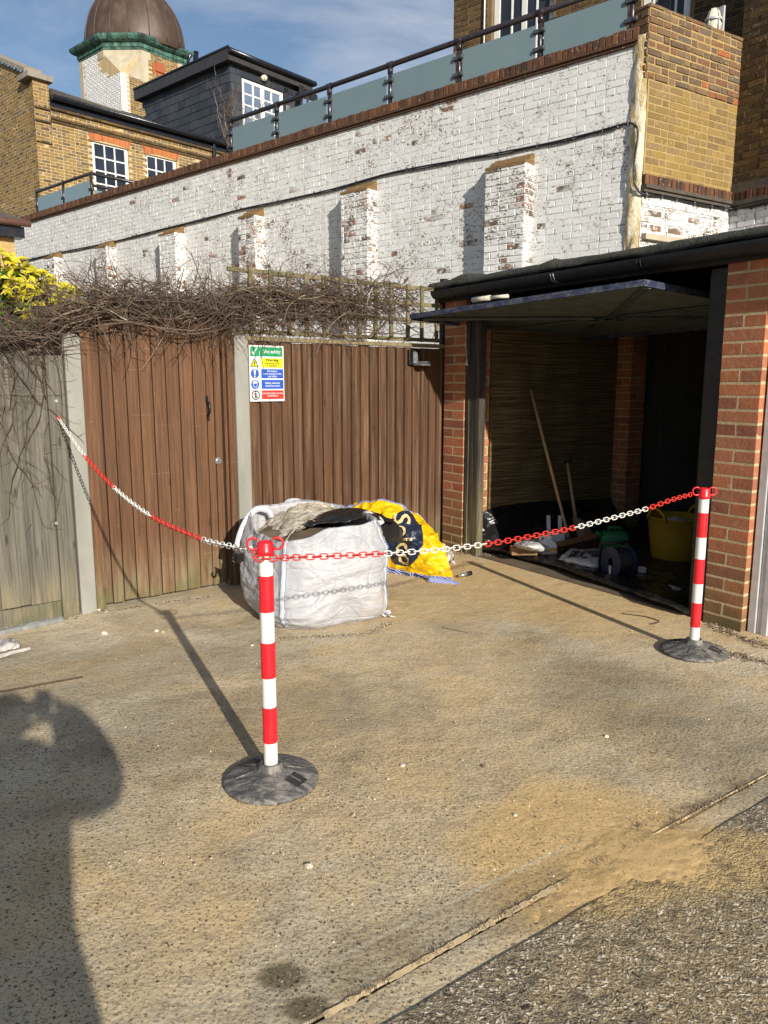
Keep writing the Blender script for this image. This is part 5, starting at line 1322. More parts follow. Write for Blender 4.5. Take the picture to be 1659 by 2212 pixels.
# ------------------------------------------------------------------ safety sign
s00 = ff.px(527.5, 744, .03); s10 = ff.px(608.5, 748, .03); s11 = ff.px(614.6, 866.8, .03); s01 = ff.px(531.8, 867.2, .03)
su0, su1 = p2[1]+.004, (s10[0]+s11[0])/2 + .008; sz1, sz0 = (s00[1]+s10[1])/2, (s01[1]+s11[1])/2
print('sign', su1-su0, sz1-sz0)
SW, SH = su1-su0, sz1-sz0; sn = .026
sg = thing('safety_sign', ff.pt((su0+su1)/2, sn, sz0), 'white site safety notice with green, yellow, blue and red panels', 'sign')
def sp(x, y, h): return ff.pt(su0 + x*SW, sn + h, sz1 - y*SH)       # x,y in 0..1 from top left
def srect(x0, y0, x1, y1, h0, h1, r=0.0):
    mb = MB(); mb.hexa([sp(x0,y1,h0), sp(x1,y1,h0), sp(x1,y1,h1), sp(x0,y1,h1), sp(x0,y0,h0), sp(x1,y0,h0), sp(x1,y0,h1), sp(x0,y0,h1)]); return mb
obj('board', srect(0, 0, 1, 1, 0, .003), M['sign_white'], sg)
rects = [('green_panel', .04, .030, .96, .195, 'sign_green'), ('yellow_panel', .335, .225, .975, .395, 'sign_yellow'), ('blue_panel', .335, .420, .975, .585, 'sign_blue'),
         ('blue_panel', .335, .612, .975, .775, 'sign_blue'), ('red_panel', .335, .802, .975, .960, 'sign_red')]
panels = [obj(n_, srect(a, b_, c, d, .0031, .0036), M[m_], sg) for n_, a, b_, c, d, m_ in rects]
def text_mesh(txt, size, bold=0.0, align='CENTER'):
    cu = bpy.data.curves.new('t', 'FONT'); cu.body = txt; cu.size = size; cu.offset = bold; cu.align_x = align; cu.align_y = 'CENTER'; cu.space_line = .95; cu.resolution_u = 3
    o = bpy.data.objects.new('t', cu); scn.collection.objects.link(o); dg = bpy.context.evaluated_depsgraph_get(); dg.update()
    me = bpy.data.meshes.new_from_object(o.evaluated_get(dg)); vs = [v.co.copy() for v in me.vertices]; fs = [tuple(p.vertices) for p in me.polygons]
    bpy.data.objects.remove(o); bpy.data.meshes.remove(me); return vs, fs
def stext(name, txt, cx, cy, hgt, wmax, mat, parent, h=.0042, bold=.0, sy=1.0):
    vs, fs = text_mesh(txt, 1.0, bold); w = max(v.x for v in vs)-min(v.x for v in vs); hh = max(v.y for v in vs)-min(v.y for v in vs)
    mx_ = (max(v.x for v in vs)+min(v.x for v in vs))/2; my = (max(v.y for v in vs)+min(v.y for v in vs))/2
    kx = wmax*SW/w; ky = hgt*SH/hh; mb = MB()
    mb.v = [sp(cx, cy, h) + ff.u*((v.x-mx_)*kx) + Vector((0,0,(v.y-my)*ky)) for v in vs]
    for f in fs: mb.face(f)
    return obj(name, mb, M[mat], parent)
stext('lettering', 'Site safety', .66, .115, .085, .50, 'sign_white', panels[0], bold=.02)
stext('lettering', 'Warning', .655, .264, .062, .38, 'sign_black', panels[1], bold=.03, h=.005)
stext('lettering', 'Dangerous work\nin operation', .655, .342, .080, .42, 'sign_black', panels[1], bold=.02, h=.005)
stext('lettering', 'All visitors\nmust report to the\nsite office', .655, .502, .130, .52, 'sign_white', panels[2], bold=.015)
stext('lettering', 'Safety helmets\nmust be worn', .655, .693, .090, .44, 'sign_white', panels[3], bold=.015)
stext('lettering', 'Unauthorised access\nprohibited', .655, .880, .090, .60, 'sign_white', panels[4], bold=.01)
AS = SW/SH
def spoly(pts, mat, h, name='symbol', par=None):
    mb = MB(); mb.poly([sp(x, y, h) for x, y in pts]); return obj(name, mb, M[mat], par or sg)
def circ(cx, cy, r, n=28): return [(cx + r*math.cos(2*math.pi*k/n), cy + r*AS*math.sin(2*math.pi*k/n)) for k in range(n)]
def srings(cx, cy, r0, r1, h, mat, name='symbol_ring', par=None):
    mb = MB(); a, c = circ(cx, cy, r0), circ(cx, cy, r1); n = len(a)
    for k in range(n): j = (k+1) % n; mb.quad(sp(*a[k], h), sp(*a[j], h), sp(*c[j], h), sp(*c[k], h))
    return obj(name, mb, M[mat], par or sg)
mb = MB()
def stroke(mb, pts, w, h):
    for (x0, y0), (x1, y1) in zip(pts, pts[1:]):
        p, q_ = sp(x0, y0, h), sp(x1, y1, h); d = (q_-p).normalized(); s_ = d.cross(ff.n)*w*SW/2; mb.quad(p-s_, q_-s_, q_+s_, p+s_)
stroke(mb, [(.09,.115),(.14,.165)], .035, .0042); stroke(mb, [(.135,.17),(.165,.10),(.23,.048)], .030, .0043); stroke(mb, [(.30,.04),(.30,.185)], .012, .0042); obj('tick', mb, M['sign_white'], panels[0])
t1 = [(.145,.225),(.265,.385),(.025,.385)]; spoly(t1, 'sign_black', .0034, 'warning_triangle'); spoly([(.145,.254),(.232,.374),(.058,.374)], 'sign_yellow', .0044, 'warning_triangle'); 
mb = MB(); stroke(mb, [(.147,.285),(.147,.345)], .028, .005); stroke(mb, [(.147,.353),(.147,.368)], .026, .005); obj('exclamation_mark', mb, M['sign_black'], sg)
d1_ = spoly(circ(.15,.502,.115), 'sign_blue', .0036, 'mandatory_disc'); mb = MB(); mb.poly([sp(x,y,.0042) for x,y in ((.115,.435),(.185,.435),(.163,.535),(.137,.535))]); mb.poly([sp(x,y,.0042) for x,y in circ(.15,.558,.020,12)]); obj('exclamation_mark', mb, M['sign_white'], d1_)
d2_ = spoly(circ(.155,.695,.115), 'sign_blue', .0036, 'helmet_disc'); mb = MB()
hp = [(.155+.066*math.cos(math.pi+math.pi*k/12), .675+.066*AS*math.sin(math.pi+math.pi*k/12)) for k in range(13)]; mb.poly([sp(x,y,.0042) for x,y in hp]+[sp(.075,.682,.0042)])
stroke(mb, [(.105,.683),(.107,.715),(.13,.742),(.19,.746),(.208,.715),(.214,.68)], .014, .0043); obj('helmet_symbol', mb, M['sign_white'], d2_)
srings(.16,.885,.118,.092,.0040,'sign_black','prohibition_ring'); mb = MB()
stroke(mb, [(.16,.845),(.16,.885),(.135,.935)], .034, .0042); stroke(mb, [(.16,.885),(.195,.935)], .030, .0042); stroke(mb, [(.115,.880),(.15,.853),(.20,.880)], .016, .0043); mb.poly([sp(x,y,.0042) for x,y in circ(.16,.826,.018,12)]); obj('walking_figure', mb, M['sign_black'], sg)
mb = MB(); stroke(mb, [(.085,.830),(.235,.940)], .012, .0046); obj('red_slash', mb, M['sign_red'], sg)
mb = MB()
for (x, y) in ((.08,.022),(.90,.022),(.55,.972)): mb.tube([sp(x,y,.003), sp(x,y,.006)], .0035, 8)
obj('fixing_screw', mb, M['galv'], sg)

# ------------------------------------------------------------------ climbers
def lerp_env(env, x):
    for (a, ya), (b_, yb) in zip(env, env[1:]):
        if a <= x <= b_: return ya + (yb-ya)*(x-a)/(b_-a)
    return env[-1][1] if x > env[-1][0] else env[0][1]
def strand(mb, rs, u, n, z, L, r, ang, curl=.25, droop=.0, sides=3, seg=9, wob=.5, keep=None):
    pts = []; ph = rs.uniform(-.3, .3); step = L/seg; c = rs.uniform(-curl, curl); k = ang
    for i in range(seg+1):
        pts.append(ff.pt(u, n, z))
        k += c + rs.uniform(-wob, wob)*.35; ph += rs.uniform(-.35, .35)
        u += step*math.cos(k)*math.cos(ph); z += step*math.sin(k)*math.cos(ph) - droop*step*i/seg; n += step*math.sin(ph)*.5
        if n < -.38: ph = abs(ph)
        if n > .20: ph = -abs(ph)
    mb.k = min(1, max(0, rs.gauss(.45, .25)))
    mb.tube(pts, [r*(1-.65*i/seg) for i in range(seg+1)], sides, cap=False)
    return pts
def climber(name, label, envt, envb, x0, x1, count, seed, nr=(-.30, .14), thick=(), dens=None, Lr=(.12, .42)):
    rs = random.Random(seed); t = thing(name, ff.pt(ff.U((x0+x1)/2, 700), 0, ff.Z((x0+x1)/2, 700)), label, 'climber', 'bare climbers along the fence top')
    mb = MB()
    for i in range(count):
        x = rs.uniform(x0, x1)
        if dens and rs.random() > dens(x): continue
        yt, yb = lerp_env(envt, x), lerp_env(envb, x); s = rs.betavariate(2.0, 1.9); y = yt + (yb-yt)*s
        n = rs.uniform(*nr); u, z = ff.px(x, y, n)
        edge = rs.random()
        ang = rs.choice([0, math.pi]) + rs.gauss(0, .55 if edge < .7 else 1.2)
        L = rs.uniform(*Lr); r = rs.choice([.0018, .0022, .003, .0036, .0048])
        pts = strand(mb, rs, u, n, z, L, r, ang, .10, .30, wob=.42)
        if rs.random() < .35:
            q = pts[rs.randint(3, 8)]; uq_, nq, zq_ = (q-ff.o).dot(ff.u), (q-ff.o).dot(ff.n), q.z
            strand(mb, rs, uq_, nq, zq_, L*.35, r*.6, ang+rs.choice([-1,1])*rs.uniform(.5,1.3), .2, .1, seg=5)
    # long arching whips standing above the mass
    for i in range(int(count*.018)):
        x = rs.uniform(x0, x1); y = lerp_env(envt, x)+4; n = rs.uniform(-.25, .08); u, z = ff.px(x, y, n)
        dr = rs.choice([-1, 1]); ang = rs.uniform(.3, 1.2); 
        if dr < 0: ang = math.pi-ang
        pts = []; L = rs.uniform(.25, .7); k = ang; st = L/12
        for j in range(13): pts.append(ff.pt(u, n, z)); u += st*math.cos(k); z += st*math.sin(k); k += -dr*rs.uniform(.08, .22); n += rs.uniform(-.01, .01)
        mb.k = rs.uniform(.1, .5); mb.tube(pts, [.0022*(1-.05*j) for j in range(13)], 3, cap=False)
    obj('twigs', mb, M['twig'], t)
    mb = MB()
    for path, r in thick:
        pts = smoothp([ff.pt(*(lambda q_: (q_[0], nn, q_[1]))(ff.px(x, y, nn))) for (x, y, nn) in path], 6)
        pts = [p + Vector((rs.uniform(-1,1), rs.uniform(-1,1), rs.uniform(-1,1)))*r*.5 for p in pts]
        mb.k = rs.uniform(.45, .8); mb.tube(pts, [r*(1-.5*i/len(pts)) for i in range(len(pts))], 6)
    if mb.v: obj('stems', mb, M['twig'], t)
    return t
envT1 = [(-60,730),(0,722),(60,708),(110,678),(150,645),(190,628),(240,616),(300,618),(400,634),(490,652)]
envB1 = [(-60,752),(0,742),(80,748),(120,762),(160,732),(190,706),(260,700),(330,702),(400,698),(490,700)]
thick1 = [([(150,690,.1),(230,672,.1),(300,676,.11),(360,690,.12),(420,682,.1),(480,668,.05),(530,640,0)], .0075), ([(200,705,.12),(280,696,.12),(340,708,.13),(400,722,.13),(460,715,.1),(520,700,.05)], .006),
          ([(240,690,.1),(300,700,.12),(380,712,.13),(440,712,.1),(500,690,.05)], .006), ([(100,700,.08),(160,672,.08),(240,655,.05),(330,662,.05),(430,676,.05),(500,660,0)], .008), ([(60,760,.05),(110,735,.08),(150,700,.1),(220,685,.1)], .007)]
climber('climbing_vine', 'dense mound of bare tangled climber stems above the brown gate', envT1, envB1, -50, 490, 2300, 11, thick=thick1, dens=lambda x: .55 if x < 130 else 1.0)
envT2 = [(470,652),(520,630),(560,606),(640,610),(700,600),(760,614),(830,596),(870,598),(905,630)]
envB2 = [(470,690),(520,700),(600,700),(700,705),(800,705),(905,695)]
thick2 = [([(480,640,.05),(560,620,.06),(640,640,.08),(720,655,.08),(800,665,.08),(860,690,.08),(905,720,.08)], .008), ([(540,720,.05),(600,700,.06),(650,715,.08),(720,722,.09),(790,728,.09),(830,700,.08),(845,660,.05),(870,630,.0)], .009),
          ([(700,600,.0),(720,650,.04),(760,700,.06),(800,712,.08),(830,722,.08),(900,705,.05)], .007), ([(560,690,.06),(640,678,.08),(700,690,.08),(760,716,.1),(880,720,.06)], .007), ([(870,740,.05),(900,722,.05),(930,735,.04),(945,700,.02)], .004)]
climber('climbing_vine', 'bare climber tangle draped over the square wooden trellis', envT2, envB2, 470, 905, 2300, 23, thick=thick2, nr=(-.16, .12), dens=lambda x: 1.0 if x < 720 else .75 if x < 840 else .35)
# sparse stems running down the silvered fence
rs = random.Random(31); t = thing('climbing_vine', ff.pt(-.9, .03, .6), 'thin bare climber stems spread down the silvered grey fence', 'climber', 'bare climbers along the fence top'); mb = MB()
for i in range(10):
    x = rs.uniform(-60, 112); y0 = rs.uniform(735, 800); u, z = ff.px(x, y0, .03); pts = []; k = -math.pi/2 + rs.uniform(-.4, .4); L = rs.uniform(.3, 1.15); st = L/22; n = .03
    for j in range(23):
        pts.append(ff.pt(u, n, z)); u += st*math.cos(k); z += st*math.sin(k); k += rs.uniform(-.28, .28) + (-math.pi/2-k)*.09; n = min(.07, max(.022, n+rs.uniform(-.006, .006)))
        if z < .25: break
        if rs.random() < .30:
            kk = k + rs.choice([-1,1])*rs.uniform(.5,1.2); q = []; uu, zz = u, z; l2 = rs.uniform(.05, .22)
            for m_ in range(6): q.append(ff.pt(uu, n+.004*m_, zz)); uu += l2/5*math.cos(kk); zz += l2/5*math.sin(kk); kk += rs.uniform(-.4,.4)
            mb.k = rs.uniform(.2,.8); mb.tube(q, [.0016*(1-.12*m_) for m_ in range(6)], 3, cap=False)
    mb.k = rs.uniform(.1, .7); 
    if len(pts) > 3: mb.tube(pts, [rs.choice([.0022,.003,.0045])*(1-.5*j/len(pts)) for j in range(len(pts))], 4, cap=False)
for i in range(45):
    x = rs.uniform(-60, 118); y = rs.uniform(742, 860) if rs.random() < .75 else rs.uniform(860, 1150); u, z = ff.px(x, y, .04); strand(mb, rs, u, .04, z, rs.uniform(.06,.2), .0018, rs.uniform(0, 6.28), .4, .3, seg=6)
obj('stems', mb, M['twig'], t)

# ------------------------------------------------------------------ yellow leaved shrub behind the fence
rs = random.Random(5); SBp = P(20, 640, 5.6); sbh = thing('mexican_orange_shrub' if False else 'evergreen_shrub', (SBp.x, SBp.y, 0), 'bushy shrub with bright yellow upper leaves and green lower leaves', 'shrub')
lm = MB(); st_ = MB()
for c in range(600):
    a = rs.uniform(0, 2*math.pi); rr = math.sqrt(rs.random()); xx = math.cos(a)*rr*.72; yy = math.sin(a)*rr*.40
    hz = 2.56 - .25*(rr**2) + .14*mnoise.noise(Vector((xx*2.6, yy*2.6, 1))) - (rs.random()**1.2)*.50
    topz = 2.54 - .25*rr**2 - max(0, xx-.15)*.55
    # slope down towards the right end
    hz -= max(0, xx-.15)*.55; p = Vector((SBp.x+xx, SBp.y+yy-.05, hz-.20))
    t = (hz - (topz-.42))/.42; yel = t > .62 + rs.uniform(-.3, .3)
    up = Vector((rs.uniform(-.5,.5), rs.uniform(-.9,.2), rs.uniform(.4,1))).normalized(); sx_ = up.orthogonal().normalized(); sy_ = up.cross(sx_)
    st_.k = rs.random(); st_.tube([p - up*.16 - Vector((0,0,.05)), p], [.004,.003], 4, cap=False)
    for l in range(rs.randint(5, 8)):
        th = rs.uniform(0, 6.28); d = (sx_*math.cos(th) + sy_*math.sin(th) + up*rs.uniform(-.1,.6)).normalized(); L = rs.uniform(.055, .10); w = L*.27
        s2 = d.cross(up).normalized(); nn = s2.cross(d)
        tip = p + d*L - up*.012; m1, m2 = p + d*L*.5 + s2*w + nn*.006, p + d*L*.5 - s2*w + nn*.006; mid = p + d*L*.5 - nn*.004
        lm.k = rs.uniform(.72, 1.0) if yel else rs.uniform(0, .55); b0 = len(lm.v); lm.v += [p, m1, tip, m2, mid]
        lm.face((b0, b0+1, b0+4)); lm.face((b0+1, b0+2, b0+4)); lm.face((b0+4, b0+2, b0+3)); lm.face((b0, b0+4, b0+3))
for k in range(9):
    a = rs.uniform(-.5,.5); st_.tube([(SBp.x+a*.3, SBp.y, 0), (SBp.x+a*.6, SBp.y+rs.uniform(-.2,.2), 1.0), (SBp.x+a, SBp.y+rs.uniform(-.25,.25), 1.95)], [.02,.012,.006], 5)
obj('leaves', lm, M['leaf'], sbh); obj('stems', st_, M['twig'], sbh)
# ================================================================== BARRIER POSTS AND CHAIN
PN, PF = gp(586.5, 1688), gp(1497.5, 1409)
def zat(pt, px_, py):            # height of a pixel row on the vertical through pt
    d = ray(px_, py); return CAM_H + d.z*(pt.y)
def barrier(pt, rows, x, label, rot):
    t = thing('barrier_post', (pt.x, pt.y, 0), label, 'barrier post', 'red and white barrier posts'); r = .0258
    zs = [zat(pt, x, y) for y in rows]
    mb = MB(); prof = []; mats = []
    mb.lathe((pt.x, pt.y, 0), [(r, .05)] + sum([[(r, z), (r, z)] for z in reversed(zs[1:-1])], []) + [(r, zs[0]-.01)], 28,
             mats=[ (0 if i % 2 == 0 else 0) for i in range(20)])
    mb = MB(); bands = list(reversed(zs[1:]))      # bottom to top
    lo = .045
    for i, z in enumerate(bands):
        mb.mi = 0 if i % 2 == 0 else 1
        q = MB(); q.mi = mb.mi; q.smooth = True; rr = r if mb.mi == 0 else r+.0006
        base = len(mb.v); n = 28
        for zz in (lo, z):
            for k in range(n): a = 2*math.pi*k/n; mb.v.append(Vector((pt.x+math.cos(a)*rr, pt.y+math.sin(a)*rr, zz)))
        mb.smooth = True
        for k in range(n): j = (k+1) % n; mb.face((base+k, base+j, base+n+j, base+n+k))
        lo = z
    obj('pole', mb, [M['post_white'], M['post_red']], t)
    mb = MB(); zc = zs[1]; h = zs[0]-zs[1]
    mb.lathe((pt.x, pt.y, 0), [(.026,zc-.004),(.0305,zc-.004),(.0305,zc+.010),(.0285,zc+.014),(.0275,zc+h-.008),(.025,zc+h-.001),(.019,zc+h),(.017,zc+h-.003),(.001,zc+h-.003)], 28)
    cap = obj('cap', mb, M['post_red'], t)
    for sgn in (-1, 1):
        mb = MB(); ax = Vector((math.cos(rot), math.sin(rot), 0))*sgn; c = Vector((pt.x, pt.y, zc+.034)) + ax*.042
        pts = [c + ax*(.021*math.cos(a)) + Vector((0,0,.021*math.sin(a))) for a in [R(-125) + R(260)*k/12 for k in range(13)]]
        pts = [Vector((pt.x, pt.y, zc+.012)) + ax*.028] + pts
        mb.tube(pts, .0042, 7); obj('hook', mb, M['post_red'], cap)
    mb = MB(); mb.lathe((pt.x, pt.y, 0), [(.160,0),(.172,.004),(.174,.013),(.170,.020),(.155,.026),(.10,.040),(.055,.053),(.045,.056),(.043,.074),(.040,.078),(.031,.078),(.030,.05)], 64, )
    bs = obj('rubber_base', mb, M['rubber'], t)
    for k in range(8):
        mb = MB(); a = rot + k*math.pi/4 + .2; d = Vector((math.cos(a), math.sin(a), 0)); o_ = Vector((pt.x, pt.y, 0))
        mb.bar(o_ + d*.056 + Vector((0,0,.0525)), o_ + d*.13 + Vector((0,0,.033)), .005, .005)
        obj('rib', mb, M['rubber'], bs)
    for a in (rot-.62, rot+2.4):
        mb = MB(); d = Vector((math.cos(a), math.sin(a), 0)); s_ = Vector((-d.y, d.x, 0)); o_ = Vector((pt.x, pt.y, 0))
        f = lambda r_, w: o_ + d*r_ + s_*w + Vector((0, 0, .0285+.0135*(.145-r_)/.05+.0015))
        mb.quad(f(.085,-.030), f(.140,-.030), f(.140,.030), f(.085,.030)); q1_ = [f(.085,-.030), f(.140,-.030), f(.140,.030), f(.085,.030), f(.085,-.030)]
        mb.tube(q1_, .0016, 4); obj('label_recess', mb, M['rubber_dark'], bs)
    return zs
zsN = barrier(PN, [1169,1195,1242,1320,1386,1462,1525,1601], 582, 'nearer red and white barrier post on round black rubber base', 0.10)
zsF = barrier(PF, [1054,1075,1107,1160,1206.5,1260,1301,1353], 1497, 'farther red and white barrier post beside the brick garage pier', .0)

def resample(pts, step):
    out = [pts[0]]; acc = 0; 
    for a, b_ in zip(pts, pts[1:]):
        L = (b_-a).length; t = step-acc
        while t <= L: out.append(a.lerp(b_, t/L)); t += step
        acc = (acc + L) % step if L + acc >= step else acc + L
    return out
AN = ff.pt(*(lambda q: (q[0], .045, q[1]))(ff.px(127, 904, .045)))
class VP:
    def __init__(s, a, b_): s.f = Fr((a[0], a[1]), Vector((b_[0]-a[0], b_[1]-a[1], 0)))
    def __call__(s, x, y): u, z = s.f.px(x, y); return s.f.pt(u, 0, z)
vL = VP(AN, PN); vR = VP(PN, PF)
left = smoothp([AN] + [vL(x, y) for x, y in ((180,981),(245,1052),(325,1114),(432,1163),(500,1180),(540,1188))] + [PN + Vector((-.055,-.0,zsN[1]+.022))], 12)
rt = vR(640, 1204)
wrap = [PN + Vector((-.038,-.005,zsN[1]+.002)), PN + Vector((-.030,-.028,zsN[1]-.010)), PN + Vector((0,-.036,zsN[1]-.012)), PN + Vector((.03,-.028,zsN[1]-.012))]
right = smoothp(wrap + [rt] + [vR(x, y) for x, y in ((700,1202),(830,1196),(940,1188),(1045,1176),(1140,1160),(1240,1140),(1330,1117),(1400,1098),(1450,1080))] + [PF + Vector((-.062,-.0,zsF[1]+.020))], 12)
chn = thing('plastic_chain', (PN.x, PN.y, 0), 'sagging red and white plastic chain strung from fence to both barrier posts', 'chain')
def link(mb, c, d, roll, L=.0365, Wd=.020, r=.0026):
    d = d.normalized(); s_ = d.cross(Vector((0,0,1))).normalized(); up_ = s_.cross(d)
    a = s_*math.cos(roll) + up_*math.sin(roll); pts = []
    h = L/2 - Wd/2
    for k in range(14):
        t = 2*math.pi*k/14; cx_, sy_ = math.cos(t), math.sin(t)
        pts.append(c + d*(cx_*Wd/2 + (h if cx_ > 0 else -h)) + a*(sy_*(Wd/2)))
    base = len(mb.v); n = 5; nn = d.cross(a)
    for i, p in enumerate(pts):
        o_ = (p-c) - d*((h if (p-c).dot(d) > 0 else -h)); o_ = o_.normalized() if o_.length > 1e-6 else d
        for k in range(n): t = 2*math.pi*k/n; mb.v.append(p + (o_*math.cos(t) + nn*math.sin(t))*r)
    mb.smooth = True
    for i in range(len(pts)):
        i2 = (i+1) % len(pts)
        for k in range(n): j = (k+1) % n; mb.face((base+i*n+k, base+i*n+j, base+i2*n+j, base+i2*n+k))
def run(pts, colorf):
    rp_ = resample(pts, .0282); cur = None; mb = None
    for i in range(len(rp_)-1):
        c = (rp_[i]+rp_[i+1])/2; x = ray_px(c)
        col = colorf(x)
        if col != cur:
            if mb: obj('chain_section', mb, M['chain_'+cur], chn)
            mb = MB(); cur = col
        link(mb, c, rp_[i+1]-rp_[i], R(90)*(i % 2) + R(20) + rnd(.12))
    obj('chain_section', mb, M['chain_'+cur], chn)
def ray_px(p):
    q = Vector(p) - CAMP; w = q.dot(FW); return CX + q.x/w*F_PX
run(left, lambda x: 'white' if x < 182 else 'red' if x < 247 else 'white' if x < 327 else 'red' if x < 434 else 'white')
run(right, lambda x: 'red' if x < 833 else 'white' if x < 1047 else 'red' if x < 1243 else 'white' if x < 1402 else 'red')
mb = MB(); mb.tube([AN - ff.n*.05, AN + ff.n*.012], .0045, 6); mb.tube([AN + ff.n*.010 + Vector((0,0,.012)), AN + ff.n*.012 + Vector((.0,0,-.012))], .009, 8); obj('anchor_hook', mb, M['chain_red'], chn)

# ================================================================== SOFT SURFACES
def cr(p0, p1, p2, p3, t): return .5*((2*p1) + (p2-p0)*t + (2*p0-5*p1+4*p2-p3)*t*t + (3*p1-p0-3*p2+p3)*t**3)
class Surf:
    def __init__(s, rows): s.c = [[(P(*q) if not isinstance(q, Vector) else q) for q in r] for r in rows]; s.a = len(rows); s.b = len(rows[0])
    def at(s, sx, ty):
        fy_ = min(max(ty, 0), 1)*(s.a-1); i = min(int(fy_), s.a-2); v = fy_-i
        fx = min(max(sx, 0), 1)*(s.b-1); j = min(int(fx), s.b-2); u = fx-j; col = []
        for k in range(-1, 3):
            r = s.c[min(max(i+k, 0), s.a-1)]; col.append(cr(r[max(j-1,0)], r[j], r[min(j+1,s.b-1)], r[min(j+2,s.b-1)], u))
        return cr(*col, v)
    def nrm(s, x, y):
        e = .01; dx = s.at(x+e, y)-s.at(x-e, y); dy = s.at(x, y+e)-s.at(x, y-e); n = dx.cross(dy)
        if n.length < 1e-9: return Vector((0,-1,0))
        n.normalize(); return n if n.dot(CAMP - s.at(x, y)) > 0 or n.z > .3 else -n
    def disp(s, x, y, amp, fr, seed):
        p = s.at(x, y); q = Vector((p.x*fr+seed, p.y*fr, p.z*fr*1.3)); w = mnoise.noise(q*.6)*1.2
        r = 1-abs(mnoise.noise(q + Vector((w,w,w)))*2); r2 = 1-abs(mnoise.noise(q*2.7 + Vector((0,w,3)))*2)
        return amp*(r-.6)*1.0 + amp*.35*(r2-.6)
    def pt(s, x, y, amp=0, fr=5, seed=0, off=0): 
        n = s.nrm(x, y); return s.at(x, y) + n*(s.disp(x, y, amp, fr, seed) + off)
    def mesh(s, nx, ny, amp=.012, fr=5, seed=0, x0=0, x1=1, y0=0, y1=1, off=0, edge=None):
        rows = []
        for i in range(ny+1):
            r = []
            for j in range(nx+1):
                x = x0+(x1-x0)*j/nx; y = y0+(y1-y0)*i/ny
                r.append(s.pt(x, y, amp, fr, seed, off))
            rows.append(r)
        mb = MB(); mb.grid(rows); return mb
# ---- white builder's bag
bc = gp(604, 1374); ang = R(26); ux = Vector((math.cos(ang), math.sin(ang), 0)); uy = Vector((-math.sin(ang), math.cos(ang), 0)); BS = .80
BY = 1.2; bcen = bc + ux*BS*.47 + uy*BS*BY*.47
bag = thing('builders_bag', (bcen.x, bcen.y, 0), 'bulging white woven builders bag full of rubbish behind the chain', 'bulk bag')
HB = .60
def bagpt(th, t, amp=1.0, off=0):
    # rounded square section: bulges low down, gathers to the rim
    e = 4.0 - 1.2*math.sin(math.pi*min(1, t*1.05)); c, s_ = math.cos(th), math.sin(th)
    k = (abs(c)**e + abs(s_)**e)**(-1/e)
    prof = .86 + .30*math.sin(min(t, .62)/.62*math.pi*.62) if t < .62 else 0
    w = [(0,.87),(.04,.94),(.15,1.02),(.3,1.06),(.45,1.06),(.6,1.045),(.75,1.0),(.88,.93),(1.0,.84)]
    for (ta, wa), (tb, wb) in zip(w, w[1:]):
        if ta <= t <= tb: q = (t-ta)/(tb-ta); wd = wa+(wb-wa)*q; break
    r = BS/2*wd*k
    p = bcen + ux*(c*r) + uy*(s_*r*BY)
    zr_im = HB + .005 + .035*mnoise.noise(Vector((th*1.3, 2, 0))) + +.018*math.cos(th-R(10)) - .10*max(0, math.cos(th-R(188)))**3 + (.05 if t >= 0 else 0)*max(0, math.cos(th-R(135)))
    z = zr_im*t; n_ = (ux*c + uy*s_).normalized()
    q = Vector((math.cos(th)*1.6, math.sin(th)*1.6, t*1.9))
    wv = mnoise.noise(q*.9)*1.3; w2 = 1-abs(mnoise.noise(Vector((q.x*1.1, q.y*1.1, q.z*3.1+wv)))*2); w3 = 1-abs(mnoise.noise(Vector((q.x*4.2+wv, q.y*4.2, q.z*1.3)))*2); w4 = 1-abs(mnoise.noise(Vector((q.x*3.5, q.y*3.5, q.z*9+wv*2)))*2)
    d = .012*(w2-.5) + .010*(w3-.5)*(.2+t) + .006*(w4-.5) + .034*mnoise.noise(q*1.1)
    return p + n_*(d*amp + off) + Vector((0,0,z + .01*mnoise.noise(q*2)*amp))
rows = []; NT, NH = 220, 90
for i in range(NH+1): rows.append([bagpt(2*math.pi*j/NT, i/NH) for j in range(NT)])
inner = []                      # rim folds over and runs down inside
for i in range(1, 7): inner.append([bagpt(2*math.pi*j/NT, 1-i*.05) - (ux*math.cos(2*math.pi*j/NT)+uy*math.sin(2*math.pi*j/NT))*(.018+.006*i) for j in range(NT)])
mb = MB(); mb.grid(rows + inner, close=True); mb.poly(rows[0][::-1]) ; obj('bag_body', mb, M['bag_white'], bag)
for k, a in enumerate((-135, -45, 45, 135)):
    mb = MB(); r_ = []
    for i in range(61):
        t = .04+.96*i/60; wv = .030; r_.append([bagpt(R(a)+wv*q, t, 1, .004+.006*(1-abs(q))) for q in (-1.3,-.5,.5,1.3)])
    mb.grid(r_); sm_ = obj('corner_seam', mb, M['strap_white'], bag, solid=.003)
    if a in (-135, -45):
        mb = MB()
        for i in range(46):
            t = .10+.88*i/46
            mb.bar(bagpt(R(a)-.030, t, 1, .012), bagpt(R(a)-.030, t+.010, 1, .012), .003, .002)
        mb.tube([bagpt(R(a)+.040, .06+.92*i/60, 1, .008) for i in range(61)], .0016, 4)
        obj('stitching', mb, M['stitch'], sm_)
